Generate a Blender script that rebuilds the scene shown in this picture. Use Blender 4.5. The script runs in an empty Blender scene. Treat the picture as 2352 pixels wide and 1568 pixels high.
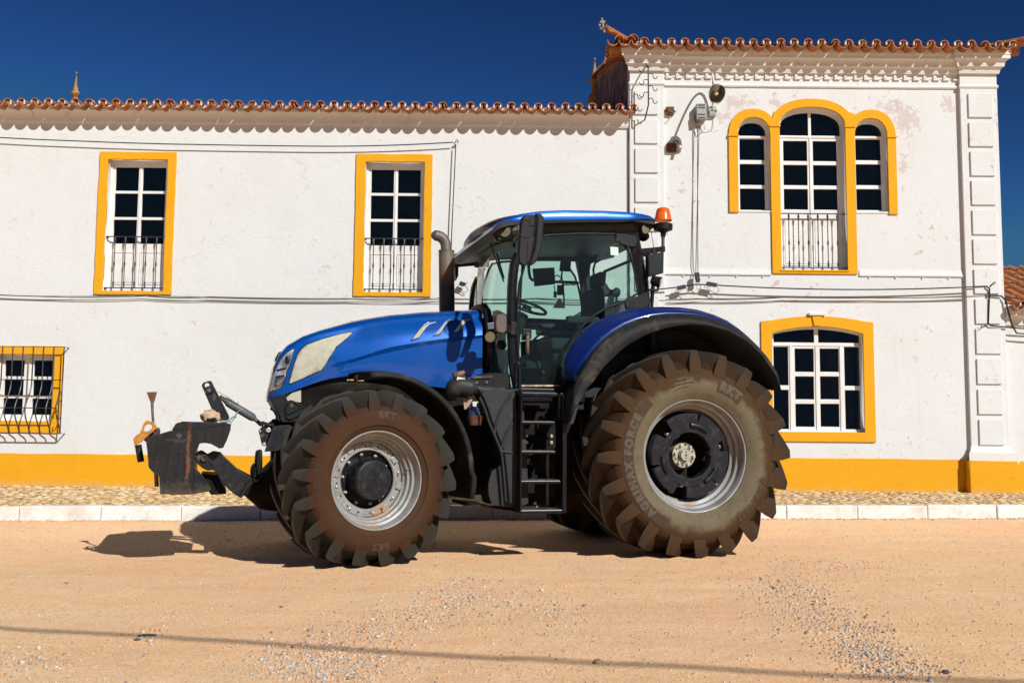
import bpy, bmesh, math, random
from math import sin, cos, tan, atan, atan2, sqrt, pi, radians, hypot
from mathutils import Vector, Matrix, Quaternion
from mathutils.bvhtree import BVHTree
from mathutils.geometry import tessellate_polygon

random.seed(7)
S = bpy.context.scene
COL = S.collection

# ------------------------------------------------------------------ camera
FPX = 2300.0                      # focal length in pixels of a 2352 px wide picture
PITCH = atan(209 / FPX)
ROLL = 0.009
CAMH = 1.17
cam = bpy.data.cameras.new('camera')
cam.sensor_width = 36
cam.lens = 36 * FPX / 2352
cam.clip_end = 2000
cam.clip_start = 0.05
camo = bpy.data.objects.new('camera', cam)
COL.objects.link(camo)
RC = Matrix.Rotation(pi / 2 + PITCH, 3, 'X') @ Matrix.Rotation(ROLL, 3, 'Z')
camo.matrix_world = Matrix.Translation((0, 0, CAMH)) @ RC.to_4x4()
S.camera = camo

# ------------------------------------------------------------------ light
SUNV = Vector((.74, -1.0, .87)).normalized()      # towards the sun
sun_el = math.asin(SUNV.z)
sun_az = atan2(SUNV.x, SUNV.y)
w = bpy.data.worlds.new('World')
S.world = w
w.use_nodes = True
nt = w.node_tree
bg = nt.nodes['Background']
sky = nt.nodes.new('ShaderNodeTexSky')
sky.sky_type = 'NISHITA'
sky.sun_disc = False
sky.sun_elevation = sun_el
sky.sun_rotation = sun_az
sky.altitude = 900
sky.air_density = 0.9
sky.dust_density = 0.0
sky.ozone_density = 4.0
def skymix(mode, a, col):                 # polarised, contrasty blue of the photograph
    m = nt.nodes.new('ShaderNodeMix'); m.data_type = 'RGBA'; m.blend_type = mode
    m.inputs[0].default_value = 1.0
    nt.links.new(a, m.inputs[6]); m.inputs[7].default_value = (*col, 1)
    return m.outputs[2]
gam = nt.nodes.new('ShaderNodeGamma')
gam.inputs[1].default_value = 2.1
nt.links.new(skymix('MULTIPLY', sky.outputs[0], (1.04, .55, .278)), gam.inputs[0])
nt.links.new(skymix('DARKEN', skymix('MULTIPLY', gam.outputs[0], (.17, .78, 2.8)), (1.3, 2.7, 5.2)), bg.inputs[0])
bg.inputs[1].default_value = 0.05

sl = bpy.data.lights.new('sun', 'SUN')
sl.energy = 5.0
sl.angle = radians(0.55)
sl.color = (1.0, 0.99, 0.955)
so = bpy.data.objects.new('sun', sl)
COL.objects.link(so)
so.rotation_euler = SUNV.to_track_quat('Z', 'Y').to_euler()

S.view_settings.view_transform = 'Standard'
S.view_settings.look = 'None'
S.view_settings.exposure = 0.0
S.view_settings.gamma = 1.0
S.render.engine = 'CYCLES'
S.cycles.max_bounces = 8
S.cycles.transparent_max_bounces = 16

# ------------------------------------------------------------------ measuring helpers
def ray(u, v):
    return RC @ Vector(((u - 1176) / FPX, -(v - 784) / FPX, -1.0))

CAMP = Vector((0, 0, CAMH))

def W(u, v, y=15.5):
    d = ray(u, v)
    return CAMP + d * (y / d.y)

def GZ(u, v, z=0.0):
    d = ray(u, v)
    return CAMP + d * ((z - CAMH) / d.z)

def K(x0, y0, sc):
    return lambda x, y: ((x0 + x / sc) / 1.7415, (y0 + y / sc) / 1.7415)

YAW = radians(16)
TF = Vector((-cos(YAW), -sin(YAW), 0))
TLV = Vector((sin(YAW), -cos(YAW), 0))
TO = Vector((1.407, 10.91, 0))

def TL(u, v, Y):
    d = ray(u, v)
    c = CAMP - TO
    t = (Y - c.dot(TLV)) / d.dot(TLV)
    q = c + d * t
    return Vector((q.dot(TF), Y, q.z))

def TX(u, v, X):
    d = ray(u, v)
    c = CAMP - TO
    t = (X - c.dot(TF)) / d.dot(TF)
    q = c + d * t
    return Vector((X, q.dot(TLV), q.z))

# ------------------------------------------------------------------ object helpers
def thing(name, label, cat, loc=(0, 0, 0), group=None):
    o = bpy.data.objects.new(name, None)
    o.empty_display_size = 0.2
    COL.objects.link(o)
    o.location = loc
    return tag(o, label, cat, group)

def tag(o, label=None, cat=None, group=None, kind=None):
    if label: o['label'] = label
    if cat: o['category'] = cat
    if group: o['group'] = group
    if kind: o['kind'] = kind
    return o

def link(o, parent):
    COL.objects.link(o)
    if parent is not None:
        o.parent = parent
    return o

def V(*a):
    return Vector(a)

class MB:
    def __init__(s):
        s.v = []; s.f = []; s.m = []
        s.cur = 0

    def add(s, vs, fs):
        n = len(s.v)
        s.v += [tuple(x) for x in vs]
        s.f += [tuple(i + n for i in q) for q in fs]
        s.m += [s.cur] * len(fs)
        return s

    def box(s, c, d, rot=None):
        hx, hy, hz = d[0] / 2, d[1] / 2, d[2] / 2
        vs = [Vector((a * hx, b * hy, e * hz)) for a in (-1, 1) for b in (-1, 1) for e in (-1, 1)]
        if rot is not None:
            vs = [rot @ p for p in vs]
        c = Vector(c)
        return s.add([c + p for p in vs], [(0, 1, 3, 2), (4, 6, 7, 5), (0, 4, 5, 1), (2, 3, 7, 6), (0, 2, 6, 4), (1, 5, 7, 3)])

    def b2(s, x0, x1, y0, y1, z0, z1):
        return s.box(((x0 + x1) / 2, (y0 + y1) / 2, (z0 + z1) / 2), (abs(x1 - x0), abs(y1 - y0), abs(z1 - z0)))

    def bar(s, a, b, wd, ht, up=(0, 0, 1)):
        a = Vector(a); b = Vector(b)
        d = b - a
        l = d.length
        d.normalize()
        up = Vector(up)
        sx = d.cross(up)
        if sx.length < 1e-4:
            sx = d.cross(Vector((0, 1, 0)))
        sx.normalize()
        uz = sx.cross(d)
        m = Matrix((d, sx, uz)).transposed()
        return s.box((a + b) / 2, (l, wd, ht), m)

    def cyl(s, a, b, r0, r1=None, n=20, cap=True):
        if r1 is None: r1 = r0
        return s.tube([a, b], [r0, r1], n, cap)

    def tube(s, pts, r, n=10, cap=True):
        pts = [Vector(p) for p in pts]
        k = len(pts)
        rs = r if isinstance(r, (list, tuple)) else [r] * k
        d0 = (pts[1] - pts[0]).normalized()
        ref = Vector((0, 0, 1)) if abs(d0.z) < 0.9 else Vector((1, 0, 0))
        a = d0.cross(ref).normalized()
        vs = []
        prev = d0
        for i, p in enumerate(pts):
            if i == 0: d = d0
            elif i == k - 1: d = (pts[i] - pts[i - 1]).normalized()
            else:
                d = ((pts[i] - pts[i - 1]).normalized() + (pts[i + 1] - pts[i]).normalized())
                d = d.normalized() if d.length > 1e-6 else prev
            q = prev.rotation_difference(d)
            a = (q @ a)
            a = (a - d * a.dot(d)).normalized()
            prev = d
            b = d.cross(a)
            for j in range(n):
                t = 2 * pi * j / n
                vs.append(p + (a * cos(t) + b * sin(t)) * rs[i])
        fs = []
        for i in range(k - 1):
            for j in range(n):
                j2 = (j + 1) % n
                fs.append((i * n + j, i * n + j2, (i + 1) * n + j2, (i + 1) * n + j))
        if cap:
            fs.append(tuple(range(n))[::-1])
            fs.append(tuple((k - 1) * n + j for j in range(n)))
        return s.add(vs, fs)

    def lathe(s, prof, o=(0, 0, 0), axis='Y', n=64, closed=False):
        """prof: (along, radius) pairs around the axis"""
        o = Vector(o)
        vs = []
        for (h, r) in prof:
            for j in range(n):
                t = 2 * pi * j / n
                if axis == 'Y': p = Vector((r * cos(t), h, r * sin(t)))
                elif axis == 'Z': p = Vector((r * cos(t), r * sin(t), h))
                else: p = Vector((h, r * cos(t), r * sin(t)))
                vs.append(o + p)
        fs = []
        k = len(prof)
        for i in range(k if closed else k - 1):
            i2 = (i + 1) % k
            for j in range(n):
                j2 = (j + 1) % n
                fs.append((i * n + j, i * n + j2, i2 * n + j2, i2 * n + j))
        return s.add(vs, fs)

    def loft(s, rows, closed=False, cap=False):
        n = len(rows[0])
        vs = [p for r in rows for p in r]
        fs = []
        for i in range(len(rows) - 1):
            for j in range(n if closed else n - 1):
                j2 = (j + 1) % n
                fs.append((i * n + j, i * n + j2, (i + 1) * n + j2, (i + 1) * n + j))
        if cap:
            fs.append(tuple(range(n))[::-1])
            fs.append(tuple((len(rows) - 1) * n + j for j in range(n)))
        return s.add(vs, fs)

    def prism(s, poly, ext):
        """poly: planar 3-D polygon, ext: extrusion vector"""
        ext = Vector(ext)
        poly = [Vector(p) for p in poly]
        n = len(poly)
        tri = tessellate_polygon([poly])
        vs = poly + [p + ext for p in poly]
        fs = [tuple(t) for t in tri] + [tuple(i + n for i in t)[::-1] for t in tri]
        for i in range(n):
            j = (i + 1) % n
            fs.append((i, j, j + n, i + n))
        return s.add(vs, fs)

    def build(s, name, mats, parent=None, smooth=None, bevel=0, seg=2, solid=0, loc=None, merge=False):
        me = bpy.data.meshes.new(name)
        me.from_pydata(s.v, [], s.f)
        if not isinstance(mats, (list, tuple)): mats = [mats]
        for m in mats: me.materials.append(m)
        if len(mats) > 1:
            me.polygons.foreach_set('material_index', s.m)
        bm = bmesh.new()
        bm.from_mesh(me)
        if merge:
            bmesh.ops.remove_doubles(bm, verts=bm.verts, dist=1e-5)
        bmesh.ops.recalc_face_normals(bm, faces=bm.faces)
        bm.to_mesh(me)
        bm.free()
        if smooth is not None:
            me.polygons.foreach_set('use_smooth', [True] * len(me.polygons))
            me.set_sharp_from_angle(angle=radians(smooth))
        o = bpy.data.objects.new(name, me)
        link(o, parent)
        if loc is not None: o.location = loc
        if solid:
            m = o.modifiers.new('thick', 'SOLIDIFY')
            m.thickness = solid
            m.offset = 0
        if bevel:
            m = o.modifiers.new('bevel', 'BEVEL')
            m.width = bevel
            m.segments = seg
            m.limit_method = 'ANGLE'
            m.angle_limit = radians(35)
            m.harden_normals = False
        return o

def build_each(mb, name, mats, parent, thr=.03, **kw):
    """one object for every separate piece held in mb (pieces closer than thr stay together)"""
    par = list(range(len(mb.v)))
    def find(a):
        while par[a] != a:
            par[a] = par[par[a]]; a = par[a]
        return a
    for f in mb.f:
        for i in f[1:]: par[find(i)] = find(f[0])
    comp = {}
    for i in range(len(mb.v)): comp.setdefault(find(i), []).append(i)
    cl = []
    for idx in comp.values():
        c = sum((Vector(mb.v[i]) for i in idx), Vector()) / len(idx)
        for g in cl:
            if (g[0] - c).length < thr: g[1] += idx; break
        else: cl.append([c, list(idx)])
    out = []
    for c, idx in cl:
        mp = {i: k for k, i in enumerate(idx)}
        m = MB(); m.v = [mb.v[i] for i in idx]
        m.f = [tuple(mp[i] for i in f) for f in mb.f if f[0] in mp]; m.m = [0] * len(m.f)
        out.append(m.build(name, mats, parent, **kw))
    return out

def plate(name, loops, y, depth, mat, parent=None, bevel=0.0, yaxis=True):
    """flat plate in the XZ plane with holes; its front face at y, its back at y + depth"""
    cu = bpy.data.curves.new(name, 'CURVE')
    cu.dimensions = '2D'
    cu.fill_mode = 'BOTH'
    cu.extrude = depth / 2 - bevel
    cu.bevel_depth = bevel
    cu.bevel_resolution = 1
    cu.offset = -bevel
    for lp in loops:
        sp = cu.splines.new('POLY')
        sp.points.add(len(lp) - 1)
        for i, (x, z) in enumerate(lp):
            sp.points[i].co = (x, z, 0, 1)
        sp.use_cyclic_u = True
    t = bpy.data.objects.new('tmp', cu)
    COL.objects.link(t)
    dg = bpy.context.evaluated_depsgraph_get()
    me = bpy.data.meshes.new_from_object(t.evaluated_get(dg))
    bpy.data.objects.remove(t)
    me.name = name
    for v in me.vertices:
        x, z, q = v.co
        v.co = (x, y + depth / 2 + q, z)
    me.materials.clear()
    me.materials.append(mat)
    bm = bmesh.new(); bm.from_mesh(me)
    bmesh.ops.remove_doubles(bm, verts=bm.verts, dist=1e-5)
    bmesh.ops.recalc_face_normals(bm, faces=bm.faces)
    bm.to_mesh(me); bm.free()
    o = bpy.data.objects.new(name, me)
    return link(o, parent)

_text_cache = {}
def text_mesh(st, size, ext=0.002, bold=0.0, spacing=1.0):
    cu = bpy.data.curves.new('t', 'FONT')
    cu.body = st
    cu.size = size
    cu.extrude = ext
    cu.offset = bold
    cu.align_x = 'CENTER'
    cu.align_y = 'CENTER'
    cu.space_character = spacing
    cu.resolution_u = 4
    t = bpy.data.objects.new('tmp', cu)
    COL.objects.link(t)
    dg = bpy.context.evaluated_depsgraph_get()
    me = bpy.data.meshes.new_from_object(t.evaluated_get(dg))
    bpy.data.objects.remove(t)
    vs = [v.co.copy() for v in me.vertices]
    fs = [tuple(p.vertices) for p in me.polygons]
    bpy.data.meshes.remove(me)
    return vs, fs

# ------------------------------------------------------------------ materials
def newmat(name):
    m = bpy.data.materials.new(name)
    m.use_nodes = True
    return m, m.node_tree, m.node_tree.nodes['Principled BSDF']

def N(nt, t, **kw):
    n = nt.nodes.new(t)
    for k, v in kw.items():
        setattr(n, k, v)
    return n

def coord(nt, sc=(1, 1, 1), loc=(0, 0, 0), out='Object'):
    tc = N(nt, 'ShaderNodeTexCoord')
    mp = N(nt, 'ShaderNodeMapping')
    mp.inputs['Scale'].default_value = sc
    mp.inputs['Location'].default_value = loc
    nt.links.new(tc.outputs[out], mp.inputs[0])
    return mp.outputs[0]

def noise(nt, vec, scale, detail=5, rough=0.55, dist=0.0):
    n = N(nt, 'ShaderNodeTexNoise')
    n.inputs['Scale'].default_value = scale
    n.inputs['Detail'].default_value = detail
    n.inputs['Roughness'].default_value = rough
    n.inputs['Distortion'].default_value = dist
    nt.links.new(vec, n.inputs['Vector'])
    return n.outputs[0]

def ramp(nt, fac, stops):
    r = N(nt, 'ShaderNodeValToRGB')
    e = r.color_ramp.elements
    while len(e) < len(stops): e.new(0.5)
    for i, (p, c) in enumerate(stops):
        e[i].position = p
        e[i].color = (c, c, c, 1) if isinstance(c, (int, float)) else (c[0], c[1], c[2], 1)
    nt.links.new(fac, r.inputs[0])
    return r.outputs[0]

def mix(nt, fac, a, b, mode='MIX'):
    m = N(nt, 'ShaderNodeMix', data_type='RGBA', blend_type=mode)
    for s, val in ((m.inputs[0], fac), (m.inputs[6], a), (m.inputs[7], b)):
        if isinstance(val, (int, float)): s.default_value = val
        elif isinstance(val, tuple): s.default_value = (val[0], val[1], val[2], 1)
        else: nt.links.new(val, s)
    return m.outputs[2]

def math_(nt, op, a, b=0.0):
    m = N(nt, 'ShaderNodeMath', operation=op)
    for s, val in ((m.inputs[0], a), (m.inputs[1], b)):
        if isinstance(val, (int, float)): s.default_value = val
        else: nt.links.new(val, s)
    return m.outputs[0]

def bump(nt, bsdf, h, strength, dist=0.01, prev=None):
    b = N(nt, 'ShaderNodeBump')
    b.inputs['Strength'].default_value = strength
    b.inputs['Distance'].default_value = dist
    nt.links.new(h, b.inputs['Height'])
    if prev is not None: nt.links.new(prev, b.inputs['Normal'])
    nt.links.new(b.outputs[0], bsdf.inputs['Normal'])
    return b.outputs[0]

def M(name, c, c2=None, sc=8.0, lo=0.45, hi=0.7, rough=0.6, metal=0.0, bmp=0.0, bsc=60.0, coat=0.0, spec=None, stretch=(1, 1, 1), dust=None, dlo=0.5, dhi=0.75, dsc=3.0):
    m, nt, b = newmat(name)
    vec = coord(nt, stretch)
    if c2 is None: c2 = tuple(x * 0.8 for x in c)
    f = ramp(nt, noise(nt, vec, sc, 6, 0.65), [(lo, 0.0), (hi, 1.0)])
    col = mix(nt, f, c, c2)
    r_in = rough
    if dust is not None:
        f2 = ramp(nt, noise(nt, vec, dsc, 8, 0.7), [(dlo, 0.0), (dhi, 1.0)])
        col = mix(nt, f2, col, dust)
        r_in = math_(nt, 'MULTIPLY_ADD', f2, 0.5)
        r_in.node.inputs[2].default_value = rough
        r_in.node.use_clamp = True
    nt.links.new(col, b.inputs['Base Color'])
    if isinstance(r_in, (int, float)): b.inputs['Roughness'].default_value = r_in
    else: nt.links.new(r_in, b.inputs['Roughness'])
    b.inputs['Metallic'].default_value = metal
    b.inputs['Coat Weight'].default_value = coat
    b.inputs['Coat Roughness'].default_value = 0.05
    if spec is not None: b.inputs['Specular IOR Level'].default_value = spec
    if bmp: bump(nt, b, noise(nt, vec, bsc, 6, 0.6), bmp, 0.004)
    return m

def glass_mat(name, tint, refl=1.0, dirt=0.0):
    """thin sheet of glass: coloured see-through plus a Fresnel mirror"""
    m = bpy.data.materials.new(name)
    m.use_nodes = True
    nt = m.node_tree
    nt.nodes.remove(nt.nodes['Principled BSDF'])
    out = nt.nodes['Material Output']
    tr = N(nt, 'ShaderNodeBsdfTransparent'); tr.inputs[0].default_value = (*tint, 1)
    gl = N(nt, 'ShaderNodeBsdfGlossy'); gl.inputs['Roughness'].default_value = 0.01
    fr = N(nt, 'ShaderNodeFresnel'); fr.inputs[0].default_value = 1.5
    f2 = math_(nt, 'MULTIPLY', fr.outputs[0], refl)
    mx = N(nt, 'ShaderNodeMixShader')
    nt.links.new(f2, mx.inputs[0]); nt.links.new(tr.outputs[0], mx.inputs[1]); nt.links.new(gl.outputs[0], mx.inputs[2])
    last = mx.outputs[0]
    if dirt:
        vec = coord(nt)
        d = N(nt, 'ShaderNodeBsdfDiffuse'); d.inputs[0].default_value = (0.5, 0.46, 0.38, 1)
        f = ramp(nt, noise(nt, vec, 3.0, 8, 0.7), [(0.35, dirt * 0.4), (0.75, dirt)])
        sp = ramp(nt, noise(nt, vec, 90.0, 2, 0.5), [(0.70, 0.0), (0.74, dirt * 3)])
        f = math_(nt, 'ADD', f, sp)
        m2 = N(nt, 'ShaderNodeMixShader')
        nt.links.new(f, m2.inputs[0]); nt.links.new(last, m2.inputs[1]); nt.links.new(d.outputs[0], m2.inputs[2])
        last = m2.outputs[0]
    nt.links.new(last, out.inputs[0])
    return m

# plaster, with stains that keep their own shape on the wall
def plaster(name, base, patches=(), stain=(0.72, 0.55, 0.42), amount=0.5, foot=None):
    m, nt, b = newmat(name)
    vec = coord(nt)
    n1 = ramp(nt, noise(nt, vec, 0.9, 6, 0.6), [(0.42, 0.0), (0.75, 1.0)])
    col = mix(nt, math_(nt, 'MULTIPLY', n1, 0.35), base, tuple(x * y for x, y in zip(base, (0.9, 0.86, 0.8))))
    # small flakes
    fl = ramp(nt, noise(nt, vec, 9.0, 5, 0.62, 0.6), [(0.625, 0.0), (0.665, 1.0)])
    zone = ramp(nt, noise(nt, vec, 0.7, 3, 0.5), [(0.42, 0.0), (0.62, 1.0)])
    fl = math_(nt, 'MULTIPLY', math_(nt, 'MULTIPLY', fl, zone), amount)
    col = mix(nt, fl, col, stain)
    # vertical run marks
    v2 = coord(nt, (7, 7, 0.5))
    rn = ramp(nt, noise(nt, v2, 1.0, 4, 0.6), [(0.60, 0.0), (0.80, 1.0)])
    z2 = ramp(nt, noise(nt, vec, 0.45, 2, 0.5), [(0.5, 0.0), (0.68, 1.0)])
    col = mix(nt, math_(nt, 'MULTIPLY', math_(nt, 'MULTIPLY', rn, z2), 0.30 * amount * 2), col, stain)
    geo = N(nt, 'ShaderNodeNewGeometry')
    for (px, pz, rx, rz) in patches:
        mp = N(nt, 'ShaderNodeMapping')
        mp.vector_type = 'POINT'
        mp.inputs['Location'].default_value = (-px / rx, 0, -pz / rz)
        mp.inputs['Scale'].default_value = (1 / rx, 0, 1 / rz)
        nt.links.new(geo.outputs['Position'], mp.inputs[0])
        ln = N(nt, 'ShaderNodeVectorMath', operation='LENGTH')
        nt.links.new(mp.outputs[0], ln.inputs[0])
        fall = ramp(nt, ln.outputs['Value'], [(0.0, 1.0), (1.0, 0.0)])
        nn = noise(nt, vec, 9.0, 9, 0.78)
        s_ = math_(nt, 'ADD', math_(nt, 'MULTIPLY', fall, 0.30), nn)
        fac = ramp(nt, s_, [(0.70, 0.0), (0.725, 0.8)])
        col = mix(nt, fac, col, (0.53, 0.46, 0.43))
    if foot:
        sz = N(nt, 'ShaderNodeSeparateXYZ'); nt.links.new(geo.outputs['Position'], sz.inputs[0])
        hz = math_(nt, 'ADD', math_(nt, 'MULTIPLY', math_(nt, 'SUBTRACT', sz.outputs[2], .30), 2.2), math_(nt, 'MULTIPLY', noise(nt, coord(nt, (1, 1, .6)), 5, 8, .75), 1.0))
        col = mix(nt, ramp(nt, hz, [(.42, .75), (.72, 0.0)]), col, foot)
    # cracks
    vo = N(nt, 'ShaderNodeTexVoronoi', feature='DISTANCE_TO_EDGE')
    vo.inputs['Scale'].default_value = 0.55
    wv = N(nt, 'ShaderNodeVectorMath', operation='ADD')
    nz = N(nt, 'ShaderNodeTexNoise'); nz.inputs['Scale'].default_value = 3.0; nz.inputs['Detail'].default_value = 8
    nt.links.new(vec, nz.inputs['Vector'])
    sc = N(nt, 'ShaderNodeVectorMath', operation='SCALE'); sc.inputs[3].default_value = 0.35
    nt.links.new(nz.outputs['Color'], sc.inputs[0])
    nt.links.new(vec, wv.inputs[0]); nt.links.new(sc.outputs[0], wv.inputs[1])
    nt.links.new(wv.outputs[0], vo.inputs['Vector'])
    ck = ramp(nt, vo.outputs['Distance'], [(0.0, 1.0), (0.0035, 0.0)])
    zc = ramp(nt, noise(nt, vec, 0.8, 2), [(0.48, 0.0), (0.6, 1.0)])
    ck = math_(nt, 'MULTIPLY', ck, zc)
    col = mix(nt, math_(nt, 'MULTIPLY', ck, 0.22), col, (0.35, 0.28, 0.2))
    nt.links.new(col, b.inputs['Base Color'])
    b.inputs['Roughness'].default_value = 0.85
    b.inputs['Specular IOR Level'].default_value = 0.25
    p1 = bump(nt, b, noise(nt, coord(nt, (1, 1, 1.6)), 14.0, 8, 0.68), 0.38, 0.012)
    p2 = bump(nt, b, noise(nt, vec, 2.2, 4, 0.6), 0.35, 0.03, p1)
    p3 = bump(nt, b, noise(nt, coord(nt, (1, 1, 1.4)), 45.0, 4, 0.6), 0.4, 0.004, p2)
    bump(nt, b, math_(nt, 'MULTIPLY', math_(nt, 'ADD', fl, ck), -1.0), 0.5, 0.004, p3)
    return m
# ------------------------------------------------------------------ building materials
def WP(x, y, cr, rx, rz):
    u, v = cr(x, y); p = W(u, v); return (p.x, p.z, rx, rz)
cA = K(2300, 80, 2.529)        # crops of the photograph used for reading positions
cB = K(2800, 350, 1.96)
cC = K(3600, 80, 2.528)
cD = K(3000, 1150, 1.568)
cE = K(0, 500, 2.091)
cF = K(1300, 550, 2.24)
cG = K(0, 1350, 3.483)
cH = K(2500, 400, 1.844)
m_white = plaster('white_plaster_tower', (0.65, 0.665, 0.663), [
    WP(300, 130, cB, 0.75, 0.30), WP(180, 230, cB, 0.35, 0.30), WP(600, 120, cB, 0.35, 0.14), WP(1450, 160, cB, 0.55, 0.35),
    WP(1600, 250, cB, 0.55, 0.85), WP(1590, 600, cB, 0.16, 0.35), WP(1590, 780, cB, 0.10, 0.18), WP(490, 860, cC, 0.35, 0.28),
    WP(1300, 600, cA, 0.5, 0.10)], stain=(0.50, 0.42, 0.36), amount=0.9)
m_whitel = plaster('white_plaster_wing', (0.65, 0.665, 0.66), [], stain=(0.60, 0.50, 0.40), amount=0.8)
m_trim = plaster('white_trim', (0.68, 0.675, 0.65), [], stain=(0.62, 0.43, 0.25), amount=0.9)
m_yel = plaster('yellow_paint', (0.72, 0.345, 0.010), [], stain=(0.50, 0.24, 0.04), amount=0.5, foot=(.60, .36, .12))
m_dark_wall = M('stained_gable_plaster', (0.30, 0.28, 0.27), (0.03, 0.028, 0.028), sc=2.2, lo=0.40, hi=0.56, rough=0.9, stretch=(4, 4, 1.1), bmp=0.4, bsc=12)
m_frame = M('white_painted_frame', (0.72, 0.715, 0.69), (0.64, 0.62, 0.58), sc=4, rough=0.35)
m_pane = glass_mat('window_glass', (0.45, 0.50, 0.55), 0.9, dirt=0.004)
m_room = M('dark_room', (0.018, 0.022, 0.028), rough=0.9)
m_curt = M('curtain_cloth', (0.34, 0.32, 0.28), (0.2, 0.19, 0.17), sc=2, rough=0.9, stretch=(6, 6, 0.3))
m_iron = M('painted_iron', (0.018, 0.019, 0.028), (0.035, 0.03, 0.028), sc=20, rough=0.45)
m_rust = M('rusty_iron', (0.16, 0.06, 0.03), (0.05, 0.025, 0.02), sc=20, rough=0.85, bmp=0.4)
m_cable = M('cable_rubber', (0.018, 0.018, 0.02), rough=0.5)
m_cableg = M('green_cable', (0.06, 0.075, 0.04), rough=0.55)
m_pipe = M('painted_pipe', (0.66, 0.63, 0.58), rough=0.6)

def tile_mat():
    m, nt, b = newmat('clay_roof_tile')
    geo = N(nt, 'ShaderNodeNewGeometry')
    rnd = geo.outputs['Random Per Island']
    vec = coord(nt)
    c1 = ramp(nt, rnd, [(0.0, (0.40, 0.11, 0.035)), (0.35, (0.46, 0.145, 0.05)), (0.65, (0.30, 0.078, 0.028)), (1.0, (0.45, 0.17, 0.07))])
    f = ramp(nt, noise(nt, vec, 9, 7, 0.7), [(0.48, 0.0), (0.64, 1.0)])
    c = mix(nt, math_(nt, 'MULTIPLY', f, 0.85), c1, (0.14, 0.105, 0.07))
    f = ramp(nt, noise(nt, coord(nt, loc=(5, 3, 1)), 13, 6, 0.7), [(0.53, 0.0), (0.60, 1.0)])
    c = mix(nt, math_(nt, 'MULTIPLY', f, 0.8), c, (0.42, 0.23, 0.035))
    f = ramp(nt, noise(nt, coord(nt, loc=(1, 8, 4)), 22, 5, 0.7), [(0.60, 0.0), (0.66, 1.0)])
    c = mix(nt, math_(nt, 'MULTIPLY', f, 0.8), c, (0.09, 0.065, 0.045))
    nt.links.new(c, b.inputs['Base Color'])
    b.inputs['Roughness'].default_value = 0.85
    bump(nt, b, noise(nt, vec, 40, 6, 0.7), 0.5, 0.006)
    return m
m_tile = tile_mat()
m_mortar = M('lime_mortar', (0.72, 0.70, 0.66), (0.5, 0.46, 0.4), sc=30, rough=0.9, bmp=0.5, bsc=50)
m_lichen = M('lichened_clay', (0.45, 0.23, 0.05), (0.16, 0.12, 0.075), sc=14, lo=0.42, hi=0.58, rough=0.9, bmp=0.6, bsc=40)

# ------------------------------------------------------------------ roof tiles
def half_pipe(mb, p0, p1, r0, r1, th, up, n=9, a0=0.0, a1=pi):
    """half-round clay tile from p0 to p1; up = +1 arches up, -1 lies like a trough"""
    p0 = Vector(p0); p1 = Vector(p1)
    d = (p1 - p0).normalized()
    sx = d.cross(Vector((0, 0, 1))).normalized()
    uz = sx.cross(d) * up
    rows = []
    for (p, r) in ((p0, r0), (p1, r1)):
        o = [p + sx * (r * cos(a0 + (a1 - a0) * k / n)) + uz * (r * sin(a0 + (a1 - a0) * k / n)) for k in range(n + 1)]
        i = [p + sx * ((r - th) * cos(a0 + (a1 - a0) * k / n)) + uz * ((r - th) * sin(a0 + (a1 - a0) * k / n)) for k in range(n, -1, -1)]
        rows.append(o + i)
    mb.loft(rows, closed=True, cap=False)
    m = len(rows[0]); base = len(mb.v) - 2 * m
    for rr in (0, 1):
        for k in range(n):
            a = base + rr * m + k
            b_ = base + rr * m + k + 1
            c = base + rr * m + (2 * n + 1 - k - 1)
            e = base + rr * m + (2 * n + 1 - k)
            mb.f.append((a, b_, c, e)); mb.m.append(mb.cur)

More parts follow.
